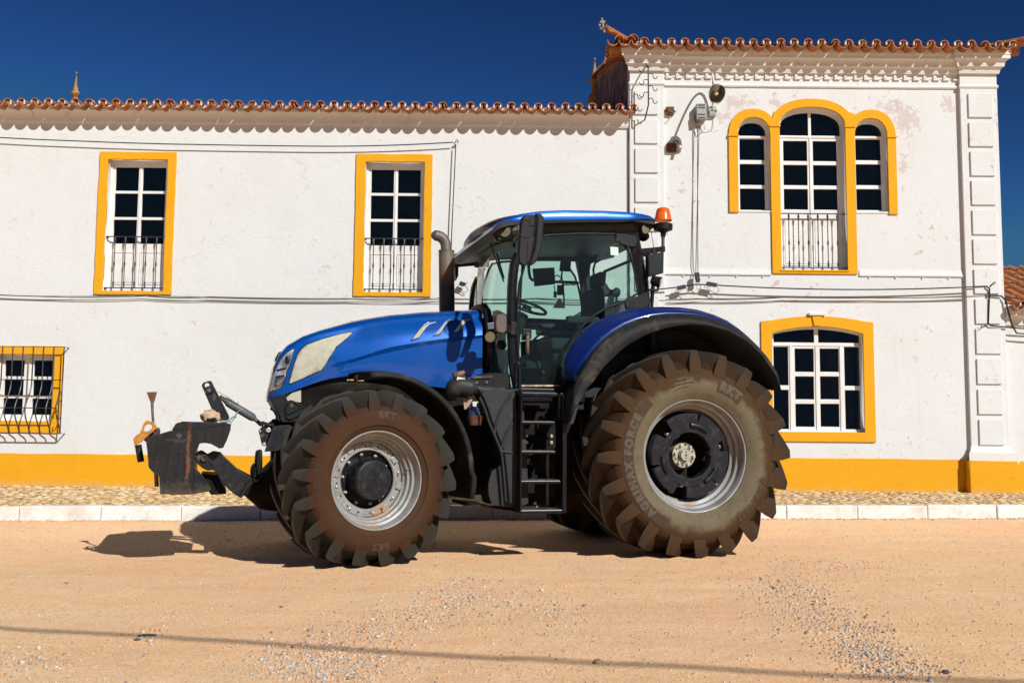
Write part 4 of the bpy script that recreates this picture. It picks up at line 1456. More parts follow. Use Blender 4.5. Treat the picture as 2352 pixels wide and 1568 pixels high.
for _ in range(8500):
    y = 3.6 + 9.0 * random.random() ** .9
    x = random.uniform(-.56, .56) * y
    if y > kerb_y(x) - .03: continue
    s_ = .003 + .006 * random.random() ** 3
    stone(vs, fs, x, y, gz(x, y) + s_ * .3, s_ * random.uniform(.9, 1.5), s_, s_ * .7)
# dirt crumbs gathered along the kerb foot
for _ in range(1500):
    x = random.uniform(-7.5, 8)
    y = kerb_y(x) - abs(random.gauss(0, .06)) - .01
    s_ = random.uniform(.004, .014)
    stone(vs, fs, x, y, gz(x, y) + s_ * .3, s_ * 1.3, s_, s_ * .7)
stones_obj('gravel', vs, fs, m_grav, 'stuff')

# pavement bed and cobbles up to the wall
m_bed = M('sandy_joint', (.50, .34, .17), (.36, .24, .12), sc=14, rough=.95, bmp=.6, bsc=40)
def pz(x, y):
    k = kerb_y(x) + .16
    t = (y - k) / (15.5 - k)
    return kt(x) - .012 + t * (.30 - kt(x) + (x / 14) * .03 + .018)
mb = MB()
nxx = 60
rows = [[(-9.5 + 20 * i / nxx, kerb_y(-9.5 + 20 * i / nxx) + .15 + (15.6 - kerb_y(-9.5 + 20 * i / nxx) - .15) * j / 14, pz(-9.5 + 20 * i / nxx, kerb_y(-9.5 + 20 * i / nxx) + .15 + (15.6 - kerb_y(-9.5 + 20 * i / nxx) - .15) * j / 14)) for i in range(nxx + 1)] for j in range(15)]
mb.loft(rows)
pv = mb.build('pavement', m_bed, None, smooth=40); tag(pv, kind='structure')
m_cob = stone_mat('river_cobbles', [(0, (.56, .37, .15)), (.18, (.64, .45, .21)), (.38, (.44, .28, .12)), (.55, (.66, .51, .28)), (.70, (.52, .29, .09)), (.82, (.22, .165, .12)), (.90, (.72, .60, .38))], nsc=30)
vs, fs = [], []
y = 12.2
while y < 15.55:
    x = -9.0
    while x < 10.2:
        ky = kerb_y(x) + .2
        if y > ky - .02:
            a = random.uniform(.045, .085); b_ = random.uniform(.03, .052); c = random.uniform(.014, .022)
            xx = x + random.uniform(-.02, .02); yy = y + random.uniform(-.02, .02)
            n = len(vs)
            t = random.gauss(0, .35); ct, st = cos(t), sin(t)
            for p in ICO:
                k = random.uniform(.88, 1.1)
                px, py, pzz = p.x * a * k, p.y * b_ * k, p.z * c * k
                vs.append((xx + px * ct - py * st, yy + px * st + py * ct, pz(xx, yy) + pzz - c * .25 + random.uniform(-.004, .004)))
            fs += [(q[0] + n, q[1] + n, q[2] + n) for q in ICOF]
        x += random.uniform(.10, .17)
    y += .082
stones_obj('cobbles', vs, fs, m_cob, 'stuff')

# single things lying on the ground
m_petal = M('petal', (.65, .02, .16), (.5, .01, .1), rough=.6)
def petal(lbl, u, v, s_):
    g = GZ(u, v)
    mb = MB()
    z = gz(g.x, g.y) + .004
    rows = []
    for k in range(6):
        t = k / 5
        wv = .5 * sin(pi * (t * .85 + .1))
        rows.append([(g.x + s_ * (t - .5), g.y + s_ * wv * (j / 3 - .5) * 1.2, z + s_ * (.25 * (t - .5) ** 2 * 4 + .3 * (j / 3 - .5) ** 2)) for j in range(4)])
    mb.loft(rows)
    o = mb.build('petal', m_petal, None, smooth=60, solid=.001)
    tag(o, lbl, 'petal', 'fallen pink petals')
petal('pink petal on the sand at far left in front of the shadow', 153, 1340, .035)
petal('pink petal on the sand below the front wheel', 647, 1397, .032)
m_dk = M('dark_slate', (.05, .05, .055), (.09, .08, .08), sc=20, rough=.8, bmp=.3)
m_br = M('brown_stone', (.40, .22, .13), (.55, .38, .25), sc=25, rough=.85, bmp=.3)
def rock(lbl, u, v, a, b_, c, mat):
    g = GZ(u, v); vs, fs = [], []
    bm = bmesh.new(); bmesh.ops.create_icosphere(bm, subdivisions=2, radius=1)
    for q in bm.verts:
        k = 1 + .22 * mnoise.noise(q.co * 1.7 + Vector((u, v, 0)))
        q.co = Vector((q.co.x * a * k, q.co.y * b_ * k, q.co.z * c * k))
    me = bpy.data.meshes.new('stone'); bm.to_mesh(me); bm.free(); me.materials.append(mat)
    o = bpy.data.objects.new('stone', me); COL.objects.link(o)
    o.location = (g.x, g.y, gz(g.x, g.y) + c * .5); o.rotation_euler[2] = random.uniform(-.3, .3)
    tag(o, lbl, 'stone', 'larger loose stones in the foreground')
rock('flat black stone just below the cable shadow at left', 338, 1461, .052, .018, .008, m_dk)
rock('small black stone beside the flat black one', 315, 1469, .02, .012, .008, m_dk)
rock('round brown stone on the cable shadow at centre right', 1374, 1520, .026, .02, .016, m_br)
rock('grey stone near the bottom right corner', 2172, 1542, .022, .018, .013, m_dk)
rock('reddish stone left of the gravel strip near the bottom', 335, 1508, .018, .012, .01, m_br)

# overhead cable out of the picture whose shadow crosses the foreground
def shadow_src(u, v, h):
    g = GZ(u, v)
    return g + SUNV * ((h - g.z) / SUNV.z)
A = shadow_src(-200, 1425, 6.2); Bm = shadow_src(1100, 1506, 5.9); Cc = shadow_src(2352, 1563, 6.4)
cab_pts = []
for k in range(-16, 30):
    t = k / 10
    p = A * ((t - 1) * (t - 2) / 2) + Bm * (-(t) * (t - 2)) + Cc * (t * (t - 1) / 2)
    cab_pts.append(p)
mb = MB(); mb.tube([p for p in cab_pts], .022, 8)
oc = mb.build('overhead_cable', m_cable, None, smooth=60)
tag(oc, 'sagging overhead cable above the yard whose shadow crosses the sand', 'overhead cable')
# ------------------------------------------------------------------ tractor materials
def paint(name, col, dustamt=.10):
    m, nt, b = newmat(name)
    vec = coord(nt)
    fl = ramp(nt, noise(nt, vec, 260, 2, .5), [(.35, .75), (.65, 1.25)])
    c = mix(nt, 1.0, col, fl, 'MULTIPLY')
    d = ramp(nt, noise(nt, vec, 1.6, 8, .7), [(.50, 0.0), (.8, dustamt)])
    geo = N(nt, 'ShaderNodeSeparateXYZ'); nt.links.new(coord(nt), geo.inputs[0])
    c = mix(nt, d, c, (.20, .17, .14))
    nt.links.new(c, b.inputs['Base Color'])
    b.inputs['Metallic'].default_value = .25
    b.inputs['Specular IOR Level'].default_value = .2
    b.inputs['Roughness'].default_value = .32
    b.inputs['Coat Weight'].default_value = .75
    r = ramp(nt, noise(nt, vec, 6, 6, .7), [(.3, .03), (.8, .16)])
    nt.links.new(r, b.inputs['Coat Roughness'])
    return m
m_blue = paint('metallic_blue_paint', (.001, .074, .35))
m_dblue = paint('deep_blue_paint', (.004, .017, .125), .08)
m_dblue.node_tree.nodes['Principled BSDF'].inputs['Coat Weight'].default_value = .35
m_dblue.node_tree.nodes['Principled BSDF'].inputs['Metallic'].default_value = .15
DUST = (.27, .20, .14)
m_blk = M('black_plastic', (.007, .007, .008), (.015, .014, .013), sc=12, rough=.5, bmp=.15, bsc=250, dust=DUST, dlo=.60, dhi=.95, dsc=2.5, spec=0.22)
m_blk2 = M('glossy_black_steel', (.004, .005, .008), (.009, .008, .008), sc=9, rough=.3, spec=.3, dust=DUST, dlo=.62, dhi=1.0, dsc=3.5)
m_tank = M('charcoal_tank_plastic', (.018, .020, .022), (.028, .028, .027), sc=8, rough=.55, bmp=.2, bsc=300, dust=(.30, .20, .12), dlo=.60, dhi=.95, dsc=2.2, spec=0.3)
m_lip = M('rubber_fender_extension', (.011, .012, .013), (.021, .020, .018), sc=6, rough=.62, bmp=.15, bsc=200, dust=(.22, .18, .13), dlo=.55, dhi=.95, dsc=2.0, spec=0.2)
m_dirty = M('dirty_underbody', (.008, .007, .006), (.026, .017, .010), sc=5, rough=.8, bmp=.4, bsc=30, spec=0.15)
m_cast = M('chipped_black_casting', (.011, .011, .012), (.024, .022, .02), sc=6, rough=.45, bmp=.5, bsc=22, dust=(.30, .105, .035), dlo=.60, dhi=.68, dsc=3.2, stretch=(2.6, 1, .55), spec=0.25)
m_blade = M('scratched_black_steel', (.009, .010, .012), (.024, .024, .025), sc=18, rough=.42, bmp=.2, bsc=60, dust=(.22, .16, .11), dlo=.60, dhi=.78, dsc=6, spec=0.3)
m_step = M('worn_step_steel', (.02, .02, .022), (.13, .09, .06), sc=16, lo=.52, hi=.66, rough=.5, metal=.1, bmp=.4, bsc=60)
m_silver = M('silver_rim_paint', (.28, .28, .27), (.19, .18, .165), sc=6, rough=.5, metal=.15, dust=(.42, .24, .12), dlo=.60, dhi=.72, dsc=3.0)
m_rimedge = M('rusty_rim_edge', (.66, .50, .36), (.36, .17, .06), sc=26, lo=.42, hi=.6, rough=.7)
m_hubp = M('black_hub_paint', (.009, .010, .014), (.04, .037, .033), sc=14, lo=.5, hi=.72, rough=.34, bmp=.25, bsc=60, spec=0.35)
m_zinc = M('zinc_bolt', (.52, .49, .41), (.34, .30, .22), sc=30, rough=.4, metal=.6)
m_mesh = M('cream_dust_mesh', (.47, .455, .36), (.38, .36, .27), sc=16, rough=.9, bmp=.6, bsc=420)
m_meshg = M('dusty_grille_mesh', (.44, .41, .33), (.34, .31, .23), sc=16, rough=.9, bmp=.6, bsc=420)
m_exh = M('exhaust_grey', (.16, .135, .12), (.10, .085, .075), sc=9, rough=.55, metal=.4)
def exh_mat():
    m, nt, b = newmat('heat_stained_stack')
    tc = N(nt, 'ShaderNodeTexCoord'); sp = N(nt, 'ShaderNodeSeparateXYZ'); nt.links.new(tc.outputs['Object'], sp.inputs[0])
    z = math_(nt, 'ADD', sp.outputs[2], math_(nt, 'MULTIPLY', noise(nt, coord(nt), 9, 5, .6), .25))
    mr = N(nt, 'ShaderNodeMapRange'); mr.inputs[1].default_value = 2.6; mr.inputs[2].default_value = 3.35
    nt.links.new(z, mr.inputs[0])
    c = ramp(nt, mr.outputs[0], [(0, (.012, .012, .013)), (.35, (.02, .018, .018)), (.55, (.17, .085, .045)), (.72, (.16, .13, .09)), (1, (.10, .10, .08))])
    nt.links.new(c, b.inputs['Base Color']); b.inputs['Roughness'].default_value = .5
    return m
m_stack = exh_mat()
m_chrome = M('polished_steel', (.5, .5, .5), (.4, .4, .42), rough=.22, metal=1.0)
m_tglass = glass_mat('green_cab_glass', (.80, .92, .885), .8, dirt=.010)
m_wglass = glass_mat('windscreen_glass', (.82, .93, .87), 1.3, dirt=.012)
m_int = M('cab_trim', (.020, .026, .030), (.03, .035, .037), rough=.8, spec=0.2)
m_intl = M('light_cab_trim', (.46, .50, .43), (.38, .42, .35), rough=.7)
m_seat = M('seat_cloth', (.028, .034, .040), (.045, .05, .055), sc=40, rough=.95)
m_screen = M('screen_back', (.015, .018, .02), rough=.4, spec=0.2)
m_lens = M('lamp_lens', (.20, .175, .11), (.13, .11, .07), sc=60, rough=.25, coat=.6)
m_amber, nt_, b_ = newmat('amber_lens')
b_.inputs['Base Color'].default_value = (.95, .16, .008, 1); b_.inputs['Roughness'].default_value = .18
b_.inputs['Transmission Weight'].default_value = .25; b_.inputs['Coat Weight'].default_value = .8
nt_.links.new(mix(nt_, ramp(nt_, noise(nt_, coord(nt_), 14, 2), [(.3, 0.0), (.7, 1.0)]), (.95, .20, .01), (.85, .10, .005)), b_.inputs['Base Color'])
m_hl, nt_, b_ = newmat('headlight_glass')
b_.inputs['Base Color'].default_value = (.55, .55, .56, 1); b_.inputs['Roughness'].default_value = .12; b_.inputs['Metallic'].default_value = .5; b_.inputs['Coat Weight'].default_value = 1
nt_.links.new(mix(nt_, ramp(nt_, noise(nt_, coord(nt_, (1, 1, 1)), 7, 3), [(.4, 0.0), (.6, 1.0)]), (.72, .72, .74), (.22, .21, .21)), b_.inputs['Base Color'])

def tyre_mat(name, R, zones, lug):
    m, nt, b = newmat(name)
    tc = N(nt, 'ShaderNodeTexCoord')
    sp = N(nt, 'ShaderNodeSeparateXYZ'); nt.links.new(tc.outputs['Object'], sp.inputs[0])
    r = math_(nt, 'SQRT', math_(nt, 'ADD', math_(nt, 'MULTIPLY', sp.outputs[0], sp.outputs[0]), math_(nt, 'MULTIPLY', sp.outputs[2], sp.outputs[2])))
    vec = coord(nt)
    n1 = noise(nt, vec, 7, 8, .7)
    n3 = noise(nt, vec, 2.2, 5, .6)
    rr = math_(nt, 'ADD', math_(nt, 'ADD', r, math_(nt, 'MULTIPLY', math_(nt, 'SUBTRACT', n1, .5), .16)), math_(nt, 'MULTIPLY', math_(nt, 'SUBTRACT', n3, .5), .22))
    mr = N(nt, 'ShaderNodeMapRange'); mr.inputs[1].default_value = 0; mr.inputs[2].default_value = R
    nt.links.new(rr, mr.inputs[0])
    c = ramp(nt, mr.outputs[0], zones)
    f = ramp(nt, noise(nt, coord(nt, loc=(3, 1, 2)), 4, 7, .7), [(.45, 0.0), (.75, 1.0)])
    c = mix(nt, math_(nt, 'MULTIPLY', f, .45), c, tuple(x * 1.35 for x in zones[-2][1]))
    f = ramp(nt, noise(nt, coord(nt, loc=(3, 9, 2)), 16, 7, .75), [(.5, 0.0), (.75, 1.0)])
    c = mix(nt, math_(nt, 'MULTIPLY', f, .45), c, (.026, .019, .014))
    # light scuffs
    f = ramp(nt, noise(nt, coord(nt, (1, 1, 5), (2, 2, 8)), 30, 4, .7), [(.66, 0.0), (.72, .5)])
    c = mix(nt, math_(nt, 'MULTIPLY', f, .5), c, (.12, .08, .05))
    nt.links.new(c, b.inputs['Base Color'])
    b.inputs['Roughness'].default_value = .75
    b.inputs['Specular IOR Level'].default_value = .12
    p = bump(nt, b, noise(nt, vec, 35, 6, .7), .35, .004)
    bump(nt, b, noise(nt, vec, 6, 4, .6), .25, .01, p)
    return m
m_tyf = tyre_mat('muddy_front_tyre', .8, [(0, (.070, .038, .019)), (.60, (.060, .028, .013)), (.79, (.044, .018, .008)), (.84, (.026, .022, .017)), (1, (.034, .031, .027))], 0)
m_tyr = tyre_mat('muddy_rear_tyre', 1.03, [(0, (.155, .130, .085)), (.655, (.135, .112, .070)), (.72, (.060, .032, .014)), (.85, (.052, .027, .012)), (1, (.030, .024, .018))], 0)
m_lugtop = M('worn_lug_top', (.085, .080, .070), (.035, .031, .026), sc=9, rough=.75, bmp=.4, bsc=60, spec=.2)
m_groove_f = M('shaded_groove_rubber', (.020, .017, .013), (.011, .009, .008), sc=10, spec=.1, rough=.85, bmp=.3, bsc=50)  # shade between the lugs is put into this rubber colour
m_groove_r = M('shaded_muddy_groove_rubber', (.040, .023, .012), (.018, .012, .008), sc=8, spec=.1, rough=.9, bmp=.3, bsc=50)  # mud brown, darkened so the colour carries the shade of the tread cavities
m_letr = M('grey_letter_rubber', (.085, .070, .046), (.058, .045, .029), sc=25, rough=.85)
m_bandr = M('brown_band_rubber', (.050, .026, .012), (.032, .017, .008), sc=14, rough=.85)
m_letd = M('dark_letter_rubber', (.045, .03, .019), (.07, .05, .03), sc=25, rough=.8)
m_letf = M('front_letter_rubber', (.052, .024, .012), (.036, .016, .008), sc=25, rough=.7)

# ------------------------------------------------------------------ wheels
def tyre_prof(hw, R, rimR, lug):
    Rb = R - lug
    d = Rb - rimR
    half = [(hw * .80, rimR - .004), (hw * .88, rimR + .012), (hw * .93, rimR + .05), (hw * .975, rimR + .18 * d), (hw * .998, rimR + .32 * d), (hw * 1.0, rimR + .45 * d), (hw * .985, rimR + .56 * d),
            (hw * .945, rimR + .645 * d), (hw * .88, rimR + .72 * d), (hw * .80, rimR + .80 * d), (hw * .68, rimR + .89 * d), (hw * .45, rimR + .975 * d), (hw * .2, Rb + .006)]
    return half, half + [(0, Rb + .01)] + [(-a, r) for a, r in half[::-1]]

def prof_r(half, y):
    # radius of the carcass at lateral |y| on the tread side
    y = abs(y)
    pts = [(a, r) for a, r in half[5:]]
    for i in range(len(pts) - 1):
        if pts[i][0] >= y >= pts[i + 1][0]:
            t = (pts[i][0] - y) / max(1e-6, pts[i][0] - pts[i + 1][0])
            return pts[i][1] + (pts[i + 1][1] - pts[i][1]) * t
    return pts[-1][1]

def make_tyre(hw, R, rimR, lug, n, adv, fwd, Rl, mat, parent, phase=0.0, wid=.046):
    half, prof = tyre_prof(hw, R, rimR, lug)
    mb = MB()
    mb.lathe(prof, n=144)
    for k in range(len(prof) - 1):
        if abs(prof[k][0]) < hw * .96 and abs(prof[k + 1][0]) < hw * .96 and min(prof[k][1], prof[k + 1][1]) > R * .8:
            for j in range(144): mb.m[k * 144 + j] = 2
    def P(th, y, r):
        # th measured forward from the top: x = r*sin(th) forward
        return Vector((r * sin(th), y, r * cos(th)))
    for side in (1, -1):
        for i in range(n):
            t0 = 2 * pi * (i + (.5 if side < 0 else 0)) / n + phase
            rows = []
            ns = 9
            # shoulder wedge, from the sidewall up to the tread edge
            ys = hw * .965
            rs = rimR + (R - lug - rimR) * .68
            wt = wid / R
            for (yy, rt, rb_, hwt) in ((ys * 1.008, rs, rs - .03, wt * 1.45), (ys * .985, rs + (R - rs) * .50, rs - .01, wt * 1.15)):
                rows.append((t0, yy, rt, rb_, hwt * .95, hwt * 1.12))
            for k in range(ns):
                s_ = k / (ns - 1)
                yy = (hw * .905) * (1 - s_) + (-hw * .085) * s_
                th = t0 + fwd * adv * (s_ ** 1.12)
                rt = R - .022 * (abs(yy) / hw) ** 2.5
                rb_ = prof_r(half, yy) - .02
                ww = wt * (.86 + .16 * min(1, s_ * 4) - .12 * s_)
                rows.append((th, yy, rt, rb_, ww * .80, ww * 1.45))
            vs = []
            for (th, yy, rt, rb_, a_, b_) in rows:
                yy *= side
                h_ = rt - rb_
                vs += [P(th - b_ * 1.08, yy, rb_), P(th - b_ * .84, yy, rb_ + h_ * .38), P(th - a_ * 1.06, yy, rt - .007), P(th - a_ * .90, yy, rt),
                       P(th + a_ * .90, yy, rt), P(th + a_ * 1.06, yy, rt - .007), P(th + b_ * .84, yy, rb_ + h_ * .38), P(th + b_ * 1.08, yy, rb_)]
            fs = []
            for k in range(len(rows) - 1):
                q = k * 8
                fs += [(q + j, q + 8 + j, q + 9 + j, q + 1 + j) for j in range(7)]
            fs += [tuple(range(8))]
            q = (len(rows) - 1) * 8
            fs += [tuple(q + 7 - j for j in range(8))]
            m0 = len(mb.f)
            mb.add(vs, fs)
            for k in range(2, len(rows) - 1): mb.m[m0 + k * 7 + 3] = 1
    # flatten where it stands
    h0 = R * .80
    out = []
    for (x, y, z) in mb.v:
        if z < -h0:
            z = -h0 - (-z - h0) * (Rl - h0) / (R - h0)
            y = y * (1 + .05 * (abs(z) - h0) / (R - h0))
        out.append((x, y, z))
    mb.v = out
    o = mb.build('tyre', [mat, m_lugtop, m_groove_f if R < .9 else m_groove_r], parent, smooth=42, bevel=.009, seg=2)
    return o, half

def arc_text(mb, st, size, r0, phi, yf, spacing=1.0, bold=0.0, mirror=False, ext=.003):
    """text on the sidewall, read clockwise with its tops outward; phi in degrees counted as in the picture"""
    vs, fs = text_mesh(st, size, ext, bold, spacing)
    bm = bmesh.new()
    bv = [bm.verts.new(p) for p in vs]
    for f in fs:
        try: bm.faces.new([bv[i] for i in f])
        except ValueError: pass
    for _ in range(3):
        bmesh.ops.triangulate(bm, faces=[f for f in bm.faces if len(f.verts) > 3])
        lg = [e for e in bm.edges if e.calc_length() > .018]
        if not lg: break
        bmesh.ops.subdivide_edges(bm, edges=lg, cuts=1)
    bmesh.ops.triangulate(bm, faces=[f for f in bm.faces if len(f.verts) > 3])
    bm.verts.index_update()
    vs = [v.co.copy() for v in bm.verts]; fs = [tuple(v.index for v in f.verts) for f in bm.faces]
    bm.free()
    out = []
    for p in vs:
        a = radians(phi) - p.x / r0
        rr = r0 + p.y
        out.append(Vector((-rr * cos(a), yf(rr) + p.z, rr * sin(a))))
    mb.add(out, fs)

def arc_band(mb, r0, r1, p0, p1, yf, th=.0015, n=40):
    rows = []
    for k in range(n + 1):
        a = radians(p0 + (p1 - p0) * k / n)
        rows.append([Vector((-r * cos(a), yf(r) + th, r * sin(a))) for r in (r0, (r0 + r1) / 2, r1)])
    mb.loft(rows)

def side_y(half):
    pts = sorted([(r, a) for a, r in half[:10]])
    def f(r):
        for i in range(len(pts) - 1):
            if pts[i][0] <= r <= pts[i + 1][0]:
                t = (r - pts[i][0]) / (pts[i + 1][0] - pts[i][0])
                return pts[i][1] + (pts[i + 1][1] - pts[i][1]) * t + .001
        return pts[0][1]
    return f

def rim_common(mb, hw, rimR, fl, inner):
    """barrel of the rim, seen from the outside: list of (y, r)"""
    mb.lathe(inner, n=96)

def bolt(mb, c, r=.014, h=.02, ax=Vector((0, 1, 0)), n=6):
    c = Vector(c)
    mb.cyl(c, c + ax * h, r, r * .92, n)

trac = thing('tractor', 'large blue farm tractor with black cab frame parked before the white houses', 'tractor')
trac.location = (TO.x, TO.y, 0)
trac.rotation_euler[2] = pi + YAW

def front_wheel(cx_, cy_, cz_, rot, fwd, near):
    R, hw, rimR, Rl = .80, .30, .425, .745
    mb = MB()
    yfl = .252
    mb.lathe([(yfl - .03, rimR + .012), (yfl, rimR + .014), (yfl + .006, rimR + .004), (yfl + .004, rimR - .004), (yfl - .012, rimR - .010), (yfl - .05, rimR - .022), (yfl - .075, rimR - .024), (yfl - .085, rimR - .045), (yfl - .12, rimR - .050), (yfl - .13, rimR - .070),
              (yfl - .17, rimR - .075), (yfl - .18, rimR - .09), (yfl - .215, rimR - .092), (-.2, rimR - .092), (-.25, rimR - .01), (-.25, rimR + .01)], n=96)
    rim = mb.build('front_wheel', m_silver, trac, smooth=35)
    rim.location = (cx_, cy_, cz_); rim.rotation_euler[2] = rot
    o, half = make_tyre(hw, R, rimR, .070, 18, .43, fwd, Rl, m_tyf, rim, phase=.09, wid=.051)
    mb = MB(); mb.tube([(rimR * 1.026 * cos(t), yfl - .002, rimR * 1.026 * sin(t)) for t in [2 * pi * k / 96 for k in range(97)]], .0055, 6, cap=False)
    mb.build('rim_edge', m_rimedge, rim, smooth=60)
    if not near: 
        mb = MB(); mb.lathe([(.1, .0), (.1, .30), (.08, .335)], n=48); mb.build('wheel_disc', m_dirty, rim, smooth=30)
        return rim
    # bolted silver ring with square holes
    yr = .045
    mb = MB()
    mb.lathe([(yr, .333), (yr + .008, .325), (yr + .008, .262), (yr, .255), (yr - .015, .255)], n=72)
    mb.build('wheel_ring', m_silver, rim, smooth=35)
    mb = MB()
    for k in range(8):
        t = 2 * pi * k / 8 + .2
        mb.box((.308 * cos(t), yr + .010, .308 * sin(t)), (.06, .022, .075), Matrix.Rotation(-t, 3, 'Y'))
    build_each(mb, 'ring_lug', m_silver, rim, bevel=.008)
    mb = MB()
    for k in range(16):
        t = 2 * pi * k / 16 + .3
        mb.box((.296 * cos(t), yr + .0095 if k % 2 else yr + .0225, .296 * sin(t)), (.013, .003, .013), Matrix.Rotation(-t, 3, 'Y'))
    build_each(mb, 'ring_hole', m_dirty, rim)
    mb = MB()
    for k in range(8):
        t = 2 * pi * (k + .5) / 8 + .2
        c = Vector((.302 * cos(t), yr + .006, .302 * sin(t)))
        mb.lathe([(0, .017), (.008, .016), (.015, .010), (.017, .001)], c, 'Y', 12)
    build_each(mb, 'ring_bolt', m_zinc, rim, smooth=50)
    # dark inner disc with studs, then the planetary hub
    mb = MB(); mb.lathe([(yr - .012, .27), (yr - .06, .25), (yr - .075, .20), (yr - .075, .0)], n=60); mb.build('wheel_disc', m_hubp, rim, smooth=35)
    mb = MB()
    for k in range(10):
        t = 2 * pi * k / 10 + .1
        c = Vector((.222 * cos(t), yr - .062, .222 * sin(t)))
        mb.cyl(c, c + V(0, .03, 0), .016, .015, 6); mb.cyl(c, c + V(0, .05, 0), .009, .008, 8)
    build_each(mb, 'wheel_nut', m_zinc, rim, bevel=.002)
    yh = .188
    mb = MB(); mb.lathe([(-.04, .19), (-.03, .176), (.06, .172), (.10, .168), (.11, .172), (yh - .012, .171), (yh - .003, .166), (yh, .157), (yh, 0)], n=64)
    hub = mb.build('hub', m_hubp, rim, smooth=35)
    mb = MB()
    for k in range(3):
        t = radians((72, 203, 322)[k])
        c = Vector((-.088 * cos(t), yh - .001, .088 * sin(t)))
        mb.lathe([(0, .049), (.006, .047), (.007, .040), (.003, .038), (.003, 0)], c, 'Y', 28)
    mb.lathe([(0, .026), (.006, .025), (.006, .017), (.012, .015), (.012, .007), (.004, .006), (.004, 0)], (0, yh - .001, 0), 'Y', 24)
    c = Vector((.135, yh - .001, .012)); mb.lathe([(0, .014), (.006, .013), (.006, .006), (.003, 0)], c, 'Y', 16)
    mb.build('hub_cap', m_hubp, rim, smooth=35)
    yf = side_y(half)
    mb = MB()
    arc_text(mb, 'BKT', .080, .568, 84, yf, 1.25, .006)
    arc_text(mb, 'BKT', .080, .568, -88, yf, 1.25, .006)
    arc_text(mb, '600/70R30', .072, .575, 183, yf, 1.15, -.001)
    arc_text(mb, 'AGRIMAX', .062, .640, -3, yf, 1.2, .001)
    arc_text(mb, 'RT 765', .045, .570, -4, yf, 1.15, .0)
    for ph in (84, -88):
        for k in (-1, 0, 1):
            a0 = ph - k * 7.6
            for (p0, p1, r0, r1) in ((a0 - 3.4, a0 + 3.4, .613, .616), (a0 - 3.4, a0 + 3.4, .520, .523), (a0 - 3.6, a0 - 3.3, .520, .616), (a0 + 3.3, a0 + 3.6, .520, .616)):
                arc_band(mb, r0, r1, p0, p1, yf, .002, 6)
    mb.build('lettering', m_letf, rim)
    mb = MB(); mb.cyl((-.385 * cos(.25), .13, .385 * sin(.25)), (-.35 * cos(.25), .15, .35 * sin(.25)), .006, n=8); mb.build('valve', m_zinc, rim)
    return rim

